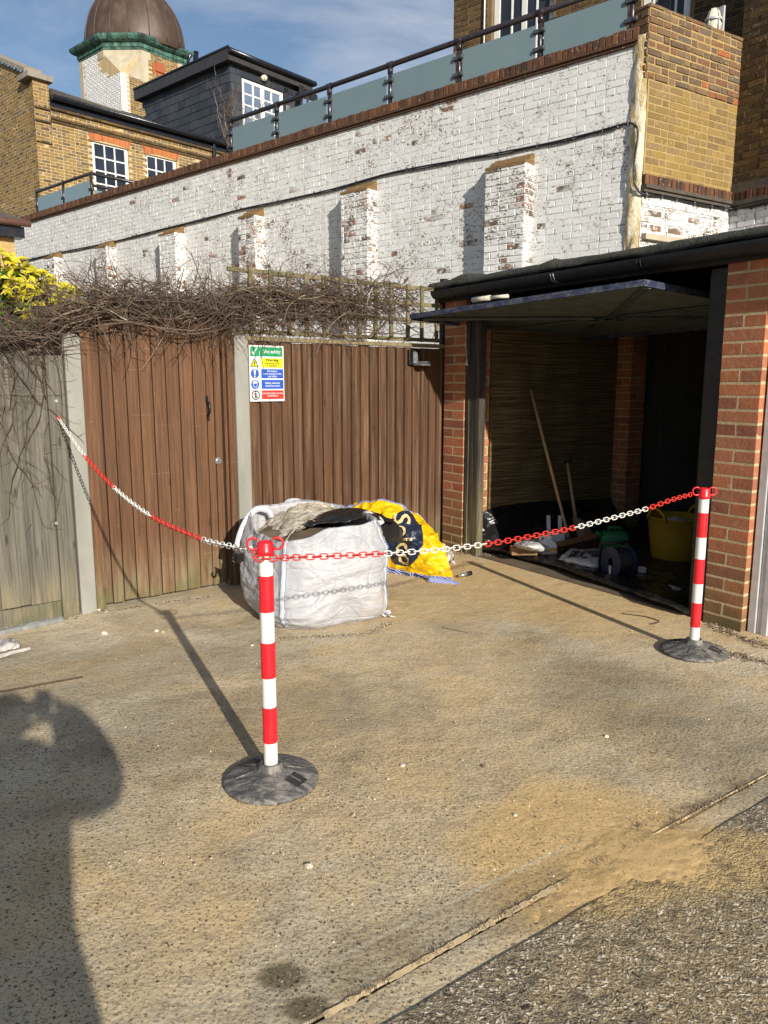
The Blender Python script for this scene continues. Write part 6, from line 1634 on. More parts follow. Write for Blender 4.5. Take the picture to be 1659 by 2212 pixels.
# lifting loops
def strap(name, pts, w, m, parent, th=.003, twist=None):
    pts = smoothp([Vector(p) for p in pts], 8); mb = MB(); rows = []
    for i, p in enumerate(pts):
        d = (pts[min(i+1,len(pts)-1)]-pts[max(i-1,0)]).normalized(); s_ = d.cross(Vector((.2,-.9,.5))).normalized()
        if twist: s_ = (Matrix.Rotation(twist*i/len(pts), 3, d) @ s_)
        rows.append([p - s_*w/2, p, p + s_*w/2])
    mb.grid(rows); return obj(name, mb, m, parent, solid=th)
strap('lifting_loop', [P(512,1180,4.86), P(520,1150,4.88), P(536,1118,4.93), P(556,1100,5.0), P(578,1104,5.05), P(586,1118,5.06)], .038, M['strap_white'], bag, twist=.6)
strap('lifting_loop', [P(800,1122,4.95), P(788,1112,4.92), P(796,1109,4.9), P(818,1120,4.9), P(826,1132,4.9)], .035, M['strap_white'], bag)
strap('lifting_loop', [P(628,1106,5.25), P(622,1088,5.28), P(640,1084,5.3), P(660,1092,5.3)], .055, M['strap_white'], bag)
mb = MB(); r_ = []
for i in range(13): r_.append([P(842,1338,4.62) + Vector((.035*math.sin(i*1.9)*.7 + q*.02, .02*math.cos(i*2.3), .012*i*.4 + .02*q*math.sin(i))) + Vector((-.004*i, 0, 0)) for q in (-1,0,1)])
mb.grid(r_); obj('knotted_tail', mb, M['strap_white'], bag, solid=.003)
# rubble fill so that nothing is hollow
mb = MB(); rows = []
for i in range(9):
    rr = .86*(1-i/9); rows.append([bcen + ux*math.cos(a)*rr*BS/2 + uy*math.sin(a)*rr*BS/2 + Vector((0,0,.50+.05*i/9+.03*mnoise.noise(Vector((math.cos(a)*3*rr, math.sin(a)*3*rr, 1))))) for a in [2*math.pi*k/40 for k in range(40)]])
mb.grid(rows, close=True); obj('rubble_fill', mb, M['dirt'], bag)
# ---- grey dust sheet heaped in the bag
ds = Surf([[(506,1196,5.20),(538,1206,4.96),(572,1206,4.70),(600,1190,4.50),(630,1152,4.55),(655,1136,4.62)],
           [(509,1178,5.24),(545,1170,5.02),(584,1162,4.80),(612,1148,4.68),(645,1132,4.74),(690,1124,4.82)],
           [(522,1150,5.28),(562,1134,5.14),(600,1124,5.0),(640,1114,4.94),(675,1109,4.98),(712,1114,5.02)],
           [(545,1122,5.34),(584,1108,5.25),(620,1098,5.2),(655,1092,5.16),(692,1091,5.16),(730,1106,5.14)],
           [(566,1112,5.42),(600,1101,5.38),(635,1092,5.34),(665,1086,5.32),(698,1089,5.30),(735,1105,5.24)],
           [(575,1140,5.5),(605,1130,5.5),(640,1125,5.46),(670,1120,5.44),(700,1120,5.4),(730,1126,5.34)]])
o = obj('dust_sheet', ds.mesh(120, 90, .024, 7, 3), M['cloth'], solid=.004); tag(o, 'crumpled beige dust sheet stuffed in the top of white bag', 'dust sheet')
bp = Surf([[(650,1136,4.58),(690,1132,4.64),(735,1126,4.70),(775,1120,4.76),(815,1116,4.84),(846,1126,5.0)],
           [(668,1124,4.72),(700,1116,4.76),(740,1109,4.82),(780,1106,4.88),(820,1110,4.96),(852,1122,5.1)],
           [(690,1114,4.95),(715,1104,4.95),(745,1098,4.96),(782,1101,5.0),(820,1114,5.08),(850,1124,5.2)],
           [(705,1120,5.1),(725,1112,5.1),(750,1106,5.1),(785,1108,5.15),(820,1118,5.2),(845,1130,5.3)]])
o = obj('refuse_sack', bp.mesh(90, 40, .016, 6, 8), M['black_plastic'], solid=.003); tag(o, 'shiny black plastic sack tucked under the rim of white bag', 'refuse sack')
# ---- yellow bag
def low(x, y, Y, z): p = P(x, y, Y); return Vector((p.x, p.y, z))
ys = Surf([[(790,1230,5.80),(845,1238,5.74),(890,1246,5.64),(935,1256,5.54),(980,1260,5.44)],
           [(785,1190,5.80),(845,1198,5.70),(890,1205,5.58),(932,1211,5.50),(969,1214,5.50)],
           [(772,1140,5.85),(830,1142,5.74),(880,1148,5.64),(922,1157,5.60),(954,1168,5.64)],
           [(757,1112,5.95),(815,1100,5.86),(866,1108,5.80),(905,1124,5.78),(934,1142,5.80)],
           [(745,1099,6.02),(797,1082,6.00),(845,1085,5.98),(887,1106,5.95),(914,1126,5.94)],
           [low(745,1099,6.25,.38), low(797,1082,6.25,.42), low(845,1085,6.2,.40), low(887,1106,6.15,.30), low(914,1126,6.08,.22)],
           [low(735,1099,6.35,.0), low(797,1082,6.35,.0), low(845,1085,6.3,.0), low(887,1106,6.22,.0), low(930,1126,6.1,.0)]])
yb_o = P(870, 1200, 5.7)
yb = thing('builders_bag', (yb_o.x, yb_o.y, 0), 'collapsed yellow builders bag with blue trim and navy printed disc', 'bulk bag')
YA, YF, YS = .028, 5.0, 12
obj('bag_body', ys.mesh(110, 150, YA, YF, YS), M['bag_yellow'], yb, solid=.004)
mb = MB(); r_ = []                                              # end gusset closing the right side
for i in range(31):
    t = i/30*.97; a = ys.pt(1, t, YA, YF, YS); g_ = ys.at(1, t); c = Vector((g_.x+.02, max(g_.y, 5.75), 0.0)); r_.append([a.lerp(c, q/4) for q in range(5)])
mb.grid(r_); obj('gusset', mb, M['bag_yellow'], yb)
obj('blue_trim', ys.mesh(100, 6, YA, YF, YS, .0, 1, .62, .675, .006), M['blue_webbing'], yb, solid=.003)
obj('blue_trim', ys.mesh(100, 6, YA, YF, YS, .1, 1, .0, .060, .006), M['blue_webbing'], yb, solid=.003)
GRD = []
for i in range(61):
    for j in range(61):
        x, y = j/60, i/60*.66; p = ys.at(x, y); q = p - CAMP; w = q.dot(FW); GRD.append((CX + q.x/w*F_PX, CY - q.dot(UP)/w*F_PX, x, y))
def inv(px_, py):
    best = sorted(GRD, key=lambda g: (g[0]-px_)**2 + (g[1]-py)**2)[:4]; W_ = [1/(((g[0]-px_)**2 + (g[1]-py)**2)+.5) for g in best]; S_ = sum(W_)
    x, y = sum(g[2]*w for g, w in zip(best, W_))/S_, sum(g[3]*w for g, w in zip(best, W_))/S_
    def pr(a, c): q = ys.at(a, c) - CAMP; w = q.dot(FW); return CX + q.x/w*F_PX, CY - q.dot(UP)/w*F_PX
    for _ in range(6):
        fx, fy2 = pr(x, y); e = .004; ax1, ay1 = pr(x+e, y); bx1, by1 = pr(x, y+e); a, b_, c, d = (ax1-fx)/e, (bx1-fx)/e, (ay1-fy2)/e, (by1-fy2)/e; D = a*d-b_*c
        if abs(D) < 1e-6: break
        rx, ry = px_-fx, py-fy2; x += max(-.05, min(.05, (d*rx-b_*ry)/D)); y += max(-.05, min(.05, (a*ry-c*rx)/D)); x = min(max(x, .0), .995); y = min(max(y, .0), .66)
    return x, y
mb = MB(); cxl, cyl, ax_, ay_ = 873, 1165, 41, 58
c0 = inv(cxl, cyl); rows = []
for i in range(29):
    r = []
    for k in range(90):
        a = 2*math.pi*k/90; x = cxl + ax_*i/28*math.cos(a) ; y = cyl + ay_*i/28*math.sin(a); sx_, ty_ = inv(x, y); r.append(ys.pt(sx_, ty_, YA, YF, YS, .006))
    rows.append(r)
mb.grid(rows, close=True); lg = obj('printed_disc', mb, M['bag_navy'], yb)
vs, tfs = text_mesh('Selco', 1.0, .012); bm = bmesh.new(); bvs = [bm.verts.new(v) for v in vs]
for f in tfs:
    try: bm.faces.new([bvs[i] for i in f])
    except ValueError: pass
bmesh.ops.triangulate(bm, faces=bm.faces[:]); bmesh.ops.subdivide_edges(bm, edges=[e for e in bm.edges if e.calc_length() > .12], cuts=2, use_grid_fill=True); bmesh.ops.triangulate(bm, faces=bm.faces[:])
bm.verts.index_update(); xs0 = [v.co.x for v in bm.verts]; xa_, xb_ = min(xs0), max(xs0); mb = MB()
ysl = [v.co.y for v in bm.verts]; ya_, yb2 = min(ysl), max(ysl)
for v in bm.verts:
    t = (v.co.x-xa_)/(xb_-xa_); h = (v.co.y-ya_)/(yb2-ya_)
    X = 847 + 18*t**.6 + 36*h - 3*math.sin(t*3); Y_ = 1113 + 108*t + 6*h*(1-2*t)*0
    sx_, ty_ = inv(X, Y_); mb.v.append(ys.pt(sx_, ty_, YA, YF, YS, .013))
for f in bm.faces: mb.face(tuple(v.index for v in f.verts))
bm.free(); obj('lettering', mb, M['bag_cream'], lg)
strap('blue_strap', [P(925,1250,5.46), P(985,1262,5.40), P(984,1272,5.34), P(965,1284,5.28), P(938,1296,5.20)], .045, M['blue_webbing'], yb)
fl2 = Surf([[(848,1246,5.72),(890,1262,5.60),(930,1272,5.52),(968,1272,5.42)],[(850,1238,5.74),(890,1250,5.64),(932,1260,5.54),(975,1262,5.45)]])
obj('inner_flap', fl2.mesh(40, 6, .006, 8, 4), M['bag_yellow'], yb, solid=.003)
bs2 = Surf([[(808,1117,5.05),(824,1119,5.2),(838,1121,5.36),(850,1126,5.5)],[(820,1134,5.04),(836,1134,5.2),(852,1134,5.36),(865,1138,5.5)],
            [(830,1150,5.06),(844,1152,5.2),(857,1153,5.36),(869,1156,5.5)],[(838,1164,5.08),(848,1168,5.2),(858,1172,5.34),(868,1173,5.46)]])
o = obj('refuse_sack', bs2.mesh(70, 50, .014, 6, 21), M['black_matt'], solid=.003); tag(o, 'matt black plastic sack draped across the yellow builders bag', 'refuse sack')
bs3 = Surf([[(504,1194,4.78),(525,1196,4.74),(550,1197,4.72),(570,1197,4.70)],[(512,1206,4.76),(530,1207,4.72),(550,1205,4.70),(568,1203,4.68)],[(516,1216,4.78),(532,1213,4.74),(552,1210,4.72),(566,1208,4.7)]])
o = obj('black_liner', bs3.mesh(30, 20, .008, 8, 2), M['black_matt'], solid=.004); tag(o, 'black plastic liner poking from the left side of white bag', 'liner')
mb = MB(); hk = [P(515,1196,4.70), P(514,1206,4.70), P(512,1213,4.70), P(506,1214,4.70), P(502,1210,4.70), P(504,1204,4.70)]; mb.tube(smoothp(hk, 4), .008, 6)
tag(obj('plastic_hook', mb, M['iron']), 'dark plastic hook hanging beside the left of white bag', 'hook')
cs2 = Surf([[(948,1206,5.9),(962,1212,5.8),(975,1214,5.7),(985,1220,5.65)],[(952,1192,5.95),(962,1194,5.9),(974,1202,5.8),(982,1208,5.72)],[(954,1178,6.0),(960,1176,6.0),(968,1184,5.95),(978,1196,5.85)]])
o = obj('plastic_scrap', cs2.mesh(30, 30, .02, 9, 5), M['clear_pl'], solid=.002); tag(o, 'pale clear polythene scrap between yellow bag and brick pier', 'plastic scrap')

# ================================================================== GARAGE CONTENTS
def fq(px_, py, z=.01): return G(px_, py, z)
fs2 = fs
# reed mat on the side wall
rm = thing('reed_screen', fs.pt(1.1, .16, 0), 'tan reed screen with dark wires hung on the garage side wall', 'screen')
mb = MB(); mb.box(fs, .37, 2.0, .02, .050, .28, 2.05); obj('mat', mb, M['reed'], rm)
mb = MB(); rs = random.Random(3)
for i in range(62):
    z = .30 + i*.0285 + rs.uniform(-.006,.006); ph = rs.uniform(0, 6); a0 = rs.uniform(0,.1); pts = []
    for k in range(26):
        u = .38 + 1.6*k/25; pts.append(fs.pt(u, .054, z + .006*math.sin(u*9+ph) + rs.uniform(-.002,.002) - .012*math.exp(-((u-.95)/.08)**2)*(1 if 20 < i < 36 else 0)*math.sin(i*2)))
    mb.tube(pts, rs.choice([.0022,.003,.0038]), 3, cap=False)
for u0 in (.72, 1.02, 1.45):
    for k in range(6):
        u = u0 + k*.028; mb.tube([fs.pt(u+rs.uniform(-.003,.003), .056, z) for z in (.62+rs.uniform(0,.1), 1.0, 1.3, 1.62)], .0018, 3, cap=False)
obj('cane', mb, M['reed_line'], rm)
# black sheet: up the side wall and curled along the threshold
bsq = [[fs.pt(.20,.09,.02), fs.pt(.27,.07,.30), fs.pt(.6,.06,.36), fs.pt(1.2,.06,.34), fs.pt(2.0,.06,.30)],
       [fs.pt(.18,.16,.06), fs.pt(.30,.16,.16), fs.pt(.6,.16,.18), fs.pt(1.2,.16,.16), fs.pt(2.0,.16,.14)],
       [fs.pt(.14,.26,.02), fs.pt(.34,.26,.03), fs.pt(.6,.28,.02), fs.pt(1.2,.3,.02), fs.pt(2.0,.3,.02)]]
s1 = Surf(bsq); o = obj('plastic_sheet', s1.mesh(120, 50, .022, 5, 6), M['black_plastic'], solid=.004); tag(o, 'shiny black polythene sheet rising up the reed screen wall', 'plastic sheet')
rows_ = []
edge = [(1036,1186),(1080,1190),(1130,1204),(1200,1222),(1270,1246),(1340,1270),(1410,1294),(1490,1322)]
s2 = Surf([[G(x, y+6, .012) for x, y in edge],[G(x, y-3, .045+.03*math.sin(i*1.3)**2) + fg.n*.0 for i, (x, y) in enumerate(edge)],
           [G(x+14, y-22, .075*(1-i/9)+.01) for i, (x, y) in enumerate(edge)],[G(x+60, y-42, .016) for x, y in edge],[G(x+150, y-80, .014) for x, y in edge]])
o = obj('plastic_sheet', s2.mesh(160, 60, .012, 6, 16), M['black_plastic'], solid=.004); tag(o, 'rumpled black polythene sheet along the garage threshold', 'plastic sheet')
mb = MB(); mb.box(fg, uLp+.1, uR0-.02, -2.4, -.28, .010, .016); tag(obj('floor_sheet', mb, M['black_matt']), 'flat black plastic sheet covering the garage floor', 'plastic sheet')
# poles by the left jamb
def pole(pts, r, label, m):
    mb = MB(); mb.tube(smoothp(pts, 5), r, 8); tag(obj('pole', mb, m), label, 'pole')
pole([P(1013,1030,6.62), P(1018,1110,6.60), P(1021,1160,6.56), P(1022,1196,6.50)], .011, 'thin black pole leaning against the garage jamb with frayed hook top', M['wire'])
pole([P(1029,1024,6.66), P(1028,1090,6.62), P(1029,1143,6.56), P(1035,1194,6.48)], .017, 'thick crooked black pole against the garage jamb', M['wire'])
mb = MB(); c_ = fg.px(1004, 740, .03) ; q0 = fg.pt(fg.U(1007,700,.03), .03, fg.Z(1007,700,.03)); q1 = fg.pt(fg.U(1009,780,.04), .04, fg.Z(1003,780,.04))
pts = smoothp([q0, fg.pt(fg.U(1006,745,.035), .035, fg.Z(1006,745,.035)), q1], 6); mb.tube(pts, .0035, 5); 
e_ = pts[-1]; cdn = thing('pull_cord', tuple(q0), 'white pull cord with bell shaped toggle hanging on left garage pier', 'cord'); obj('cord', mb, M['jamb_white'], cdn)
mb = MB(); mb.lathe(e_ + Vector((-.004,0,-.035)), [(.016,0),(.014,.006),(.006,.03),(.003,.036)], 10); obj('toggle', mb, M['cream_pipe'], cdn)
mb = MB(); mb.tube([OL.lerp(OR,.32)+Vector((0,0,.035))+inn*.02, OL.lerp(OR,.40)+Vector((0,0,.034))+inn*.03], .018, 8); mb.tube([OL.lerp(OR,.40)+Vector((0,0,.034))+inn*.03, OL.lerp(OR,.47)+Vector((0,0,.030))+inn*.05], .013, 8)
tag(obj('pipe', mb, M['cream_pipe']), 'short cream plastic pipe lying on the raised garage door', 'pipe')
# broom
def tubob(name, pts, r, m, parent, n=8, sides=8): mb = MB(); mb.tube(pts, r, sides); return obj(name, mb, m, parent)
hp0 = G(1243, 1190, .06); br_ = thing('broom', tuple(hp0), 'broom standing head down with long pale handle leaning back', 'broom')
hb = P(1228, 1160, 6.55); ht = fs.px(1146, 842, .07); ht = fs.pt(ht[0], .07, ht[1]) if ht[0] > .3 else P(1146, 842, 7.3)
tubob('handle', [ht, hb], .0135, M['handle_wood'], br_)
ha, hc = P(1206, 1176, 6.35), P(1290, 1156, 6.60); hd = (hc-ha).normalized()
mb = MB(); mb.bar(ha+Vector((0,0,.0)), hc, .065, .035); obj('head', mb, M['head_wood'], br_, bevel=.006)
mb = MB(); rs = random.Random(9)
for i in range(420):
    t = rs.random(); b0 = ha.lerp(hc, t) + Vector((rs.uniform(-.026,.026), rs.uniform(-.026,.026), -.016)); mb.k = rs.random(); mb.tube([b0, b0 + Vector((rs.uniform(-.012,.012), rs.uniform(-.03,.0), -.085))], .0022, 3, cap=False)
obj('bristles', mb, plain('dark red bristle', (.09,.03,.02), .8), br_)
# spade
sd_ = thing('spade', tuple(P(1262,1165,7.0)), 'spade with black grip handle and ash shaft leaning on the garage wall', 'spade')
tp = P(1223, 985, 7.25); bt_ = P(1243, 1118, 7.05)
tubob('shaft', [tp.lerp(bt_, .12), bt_], .016, M['handle_wood'], sd_); mb = MB(); u_ = (tp-bt_).normalized(); r_ = Vector((1,0,0))
tp2 = tp + u_*.0
mb.tube([tp.lerp(bt_, .14), tp.lerp(bt_,.06)-r_*.035, tp - r_*.045, tp - r_*.03 + u_*.02, tp + r_*.03 + u_*.02, tp + r_*.045, tp.lerp(bt_,.06)+r_*.035, tp.lerp(bt_, .14)], .011, 7); obj('grip', mb, M['iron'], sd_)
mb = MB(); s3 = Surf([[P(1236,1118,7.05),P(1243,1118,7.03),P(1250,1118,7.05)],[P(1240,1132,7.0),P(1256,1132,6.97),P(1268,1130,7.0)],[P(1248,1160,6.95),P(1264,1160,6.92),P(1280,1156,6.95)],[P(1254,1174,6.93),P(1268,1176,6.9),P(1284,1170,6.93)]])
obj('blade', s3.mesh(12, 16, 0, 1), plain('rusty tan steel', (.28,.19,.11), .7), sd_, solid=.003)
# white hop-up frame
fx = thing('tool_trolley', tuple(G(1196,1165,.01)), 'white plastic trolley frame with black grip bar behind the bottle', 'trolley')
for x in (1184.5, 1209):
    mb = MB(); mb.bar(P(x,1113,6.9), P(x+1,1168,6.85), .036, .03, up=Vector((0,1,0))); obj('upright', mb, M['white_pl'], fx, bevel=.006)
mb = MB(); mb.tube([P(1188,1117,6.9), P(1206,1117,6.9)], .016, 8); obj('grip_bar', mb, M['iron'], fx)
mb = MB(); mb.bar(P(1183,1160,6.8), P(1224,1166,6.7), .10, .12); obj('box_body', mb, M['white_pl'], fx, bevel=.01)
def flat_text(txt, Pc, ux_, uy_, L, Hh, mat, parent, off=.002):
    vs, fs_ = text_mesh(txt, 1.0, .02); w = max(v.x for v in vs)-min(v.x for v in vs); h = max(v.y for v in vs)-min(v.y for v in vs); mxx = (max(v.x for v in vs)+min(v.x for v in vs))/2; myy = (max(v.y for v in vs)+min(v.y for v in vs))/2
    n_ = ux_.cross(uy_).normalized(); mb = MB(); mb.v = [Pc + ux_*((v.x-mxx)*L/w) + uy_*((v.y-myy)*Hh/h) + n_*off for v in vs]
    for f in fs_: mb.face(f)
    return obj('lettering', mb, M[mat], parent)
# sacks
def sack(name, pts, label, seed, lab=None, amp=.012, m='bag_paper'):
    s = Surf(pts); t = thing(name, tuple(s.at(.5,.0)), label, 'sack'); obj('sack_body', s.mesh(50, 40, amp, 7, seed), M[m], t, solid=.004); return s, t
s4, t4 = sack('cement_sack', [[G(1102,1184,.01),G(1130,1190,.01),G(1160,1196,.01),G(1190,1196,.01)],[G(1104,1182,.10),G(1132,1186,.14),G(1160,1190,.13),G(1188,1192,.08)],
   [G(1110,1176,.14),G(1136,1176,.19),G(1164,1178,.18),G(1186,1182,.12)],[G(1120,1168,.10),G(1144,1166,.14),G(1168,1168,.12),G(1184,1172,.08)],[G(1122,1160,.01),G(1146,1158,.01),G(1170,1160,.01),G(1188,1164,.01)]], 'slumped white sack with dark markings beside the brick', 5)
s5, t5 = sack('cement_sack', [[G(1204,1214,.01),G(1240,1222,.01),G(1275,1230,.01),G(1316,1228,.01)],[G(1203,1210,.06),G(1240,1217,.07),G(1278,1224,.07),G(1318,1221,.05)],
   [G(1212,1202,.085),G(1246,1206,.10),G(1282,1208,.10),G(1322,1210,.07)],[G(1226,1190,.085),G(1256,1192,.09),G(1290,1194,.09),G(1326,1198,.06)],[G(1234,1182,.01),G(1262,1184,.01),G(1296,1186,.01),G(1332,1190,.01)]], 'flat white printed sack lying in the garage with black lettering', 15)
def surf_text(s, t, txt, x0, x1, y0, y1, amp, fr, seed, flip=False, mat='sign_black'):
    vs, fs_ = text_mesh(txt, 1.0, .02); xa, xb2 = min(v.x for v in vs), max(v.x for v in vs); ya, yb3 = min(v.y for v in vs), max(v.y for v in vs); mb = MB()
    for v in vs:
        a = (v.x-xa)/(xb2-xa); b_ = (v.y-ya)/(yb3-ya); mb.v.append(s.pt(x0+(x1-x0)*a, y0+(y1-y0)*b_, amp, fr, seed, .006))
    for f in fs_: mb.face(f)
    obj('lettering', mb, M[mat], t)
surf_text(s5, t5, 'PREMIX', .55, .98, .08, .20, .012, 7, 15)
surf_text(s5, t5, 'PERL', .15, .55, .50, .74, .012, 7, 15); surf_text(s5, t5, 'PRO', .60, .88, .54, .72, .012, 7, 15)
s6, t6 = sack('paper_sack', [[G(1132,1196,.01),G(1145,1201,.01),G(1158,1206,.01)],[G(1136,1193,.06),G(1148,1196,.075),G(1160,1200,.06)],[G(1144,1184,.06),G(1154,1186,.07),G(1164,1190,.06)],[G(1148,1178,.01),G(1158,1180,.01),G(1168,1184,.01)]], 'small white printed sack left of the plastic bottle', 25, amp=.006)
surf_text(s6, t6, 'PR', .4, .95, .12, .32, .006, 7, 25)
# brick
bk0 = G(1132, 1190, .10); mb = MB(); mb.k = .7; mb.bar(bk0 - Vector((.105,-.02,0)), bk0 + Vector((.105,.02,.0)), .10, .065); 
for v in mb.v: v.z -= 0.0
tag(obj('loose_brick', mb, M['red_brick'], bevel=.004), 'single orange brick resting on the slumped white sack', 'brick')
# white bottle
jc = G(1180, 1207, .012); jt = thing('plastic_bottle', (jc.x, jc.y, .012), 'white plastic chemical bottle with orange label and moulded handle', 'bottle')
mb = MB(); 
def rrect(c, w, d, z, r=.03, n=5, rot=.25):
    out = []
    for (sx_, sy_), a0 in (((1,1),0),((-1,1),90),((-1,-1),180),((1,-1),270)):
        for k in range(n): a = R(a0+90*k/(n-1)); x = sx_*(w/2-r)+r*math.cos(a); y = sy_*(d/2-r)+r*math.sin(a); out.append(Vector((c.x + x*math.cos(rot)-y*math.sin(rot), c.y + x*math.sin(rot)+y*math.cos(rot), c.z+z)))
    return out
mb.grid([rrect(jc,.155,.10,z,r) if False else rrect(jc,w,d,z,r) for w,d,z,r in ((.145,.095,0,.02),(.155,.105,.01,.025),(.155,.105,.115,.025),(.14,.095,.135,.025),(.10,.07,.158,.02),(.05,.05,.170,.02),(.04,.04,.178,.018))], close=True); mb.poly(rrect(jc,.04,.04,.178,.018)); obj('bottle_body', mb, M['white_pl'], jt)
mb = MB(); mb.tube([jc + Vector((-.055,-.01,.140)), jc + Vector((-.060,-.01,.178)), jc + Vector((-.03,-.005,.192)), jc + Vector((.01,0,.178))], .011, 8); obj('moulded_handle', mb, M['white_pl'], jt)
mb = MB(); mb.lathe(jc + Vector((.022,.0,.172)), [(.022,0),(.022,.022),(.018,.025)], 14); obj('bottle_cap', mb, M['white_pl'], jt)
fr2 = rrect(jc,.157,.107,0,.025); a_, c_ = jc + Vector((math.cos(.25)*.005+math.sin(.25)*.054, math.sin(.25)*.005-math.cos(.25)*.054, 0)), jc + Vector((math.cos(.25)*.060+math.sin(.25)*.054, math.sin(.25)*.060-math.cos(.25)*.054, 0))
mb = MB(); mb.quad(a_+Vector((0,0,.075)), c_+Vector((0,0,.075)), c_+Vector((0,0,.10)), a_+Vector((0,0,.10))); obj('orange_label', mb, M['orange_label'], jt)
mb = MB(); mb.quad(a_+Vector((0,0,.02)), c_+Vector((0,0,.02)), c_+Vector((0,0,.07)), a_+Vector((0,0,.07))); obj('grey_label', mb, M['jamb_white'], jt)
# green can
gc = G(1325, 1184, .012); gt2 = thing('green_can', (gc.x, gc.y, .012), 'green plastic fuel can with handle at the back of garage', 'can')
mb = MB(); mb.grid([rrect(gc,w,d,z,.03,5,-.1) for w,d,z in ((.23,.14,0),(.25,.15,.02),(.25,.15,.11),(.20,.12,.150),(.17,.10,.155))], close=True); mb.poly(rrect(gc,.17,.10,.155,.03,5,-.1)); obj('can_body', mb, M['green_pl'], gt2)
mb = MB(); mb.tube([gc+Vector((-.05,0,.15)), gc+Vector((-.05,0,.185)), gc+Vector((.05,0,.185)), gc+Vector((.07,0,.15))], .014, 8); obj('carry_handle', mb, M['green_pl'], gt2)
mb = MB(); mb.tube([gc+Vector((-.10,-.02,.11)), gc+Vector((-.17,-.05,.15))], [.028,.020], 10); obj('spout', mb, M['green_pl'], gt2)
# tray of tiles
tc_ = G(1290, 1196, .10); mb = MB(); mb.bar(tc_-Vector((.09,0,0)), tc_+Vector((.11,.03,0)), .10, .03); tag(obj('tool_tray', mb, plain('dark grey tray', (.10,.10,.105), .5), bevel=.006), 'flat dark grey plastic tray lying on the sack below green can', 'tray')
# yellow tub
yc = G(1458, 1203, .012); yt = thing('flexible_tub', (yc.x, yc.y, .012), 'large yellow flexible tub with two handles behind the barrier post', 'tub')
mb = MB(); mb.lathe(yc, [(.185,0),(.19,.01),(.215,.18),(.232,.335),(.243,.34),(.240,.350),(.228,.348),(.205,.18),(.18,.03)], 40); obj('tub_body', mb, M['tub'], yt)
for s_ in (-1, 1):
    mb = MB(); a0 = R(-35 if s_ < 0 else 145); 
    base_ = [Vector((math.cos(a0+da)*.236, math.sin(a0+da)*.236, .34)) for da in (-.42,-.2,.2,.42)]
    up_ = [b_*1.0 + Vector((b_.x*.1, b_.y*.1, .075)) for b_ in base_]
    a1_ = R(205) if s_ < 0 else R(25); pts = []
    for k in range(9): t = -.42+.84*k/8; pts.append(yc + Vector((math.cos(a1_+t)*.243, math.sin(a1_+t)*.243, .33+.095*math.sin(math.pi*k/8)**.6)))
    mb.tube(pts, .014, 7); obj('tub_handle', mb, M['tub'], yt)
mb = MB(); s7 = Surf([[yc+Vector((x, y, .29+.05*mnoise.noise(Vector((x*9,y*9,0))))) for x in (-.17,-.06,.06,.17)] for y in (-.15,-.05,.05,.15)]); o = obj('crumpled_paper', s7.mesh(30,30,.03,12,4), M['paper'], solid=.003); tag(o, 'crumpled pale rubbish filling the yellow tub', 'rubbish')
# cable reel
rc = G(1335, 1247, .012); rl = thing('cable_reel', (rc.x, rc.y, .012), 'blue cable reel wound with black cable in tubular stand', 'cable reel')
ax = Vector((.93, .36, 0)).normalized(); cz = rc + Vector((0,0,.125))
def disc(c, a, r0, r1, th, m, name, parent, n=28):
    s_ = a.cross(Vector((0,0,1))).normalized(); u_ = s_.cross(a); mb = MB(); rows = []
    for off, r in ((-th/2, r0), (-th/2, r1), (th/2, r1), (th/2, r0)): rows.append([c + a*off + (s_*math.cos(t)+u_*math.sin(t))*r for t in [2*math.pi*k/n for k in range(n)]])
    mb.grid(rows, close=True, smooth=False); return obj(name, mb, m, parent)
disc(cz-ax*.07, ax, .03, .115, .012, M['blue_pl'], 'drum_side', rl); disc(cz+ax*.07, ax, .03, .115, .012, M['blue_pl'], 'drum_side', rl)
mb = MB(); s_ = ax.cross(Vector((0,0,1))).normalized(); u_ = s_.cross(ax); pts = []
for layer in (0, 1):
    for k in range(12*16): a = 2*math.pi*k/16; pts.append(cz + ax*(-.058+.116*(k/(12*16))*(1 if layer == 0 else 1)) + (s_*math.cos(a)+u_*math.sin(a))*(.085+.012*layer))
mb.tube(pts, .0055, 5, cap=False); obj('wound_cable', mb, M['wire'], rl)
mb = MB(); b0 = rc - ax*.10; mb.tube([b0 - s_*.10, b0 - s_*.09 + Vector((0,0,.25)), b0 + s_*.02 + Vector((0,0,.27)), b0 + ax*.2 + s_*.02 + Vector((0,0,.27)), b0 + ax*.2 - s_*.09 + Vector((0,0,.25)), b0 + ax*.2 - s_*.10], .010, 7)
mb.tube([b0 - s_*.10 , b0 + s_*.10, b0 + ax*.2 + s_*.10, b0 + ax*.2 - s_*.10, b0 - s_*.10], .009, 6); obj('tubular_stand', mb, M['iron'], rl)
mb = MB(); mb.bar(cz-ax*.079+Vector((0,0,-.09)), cz-ax*.079+Vector((0,0,-.03)), .035, .006); obj('plug_socket', mb, M['white_pl'], rl)
mb = MB(); q = G(1387, 1238, .012); mb.bar(q+Vector((-.025,0,.025)), q+Vector((.025,.01,.025)), .05, .045); tag(obj('plastic_cup', mb, M['white_pl'], bevel=.008), 'small white plastic pot on the garage floor right of reel', 'pot')
s8 = Surf([[G(1440,1268,.02),G(1455,1272,.03),G(1468,1277,.02)],[G(1446,1262,.02),G(1460,1266,.035),G(1474,1271,.02)]]); tag(obj('paper_scrap', s8.mesh(10,6,.01,20,2), M['paper'], solid=.002), 'crumpled white paper scrap on the dark garage floor', 'paper')
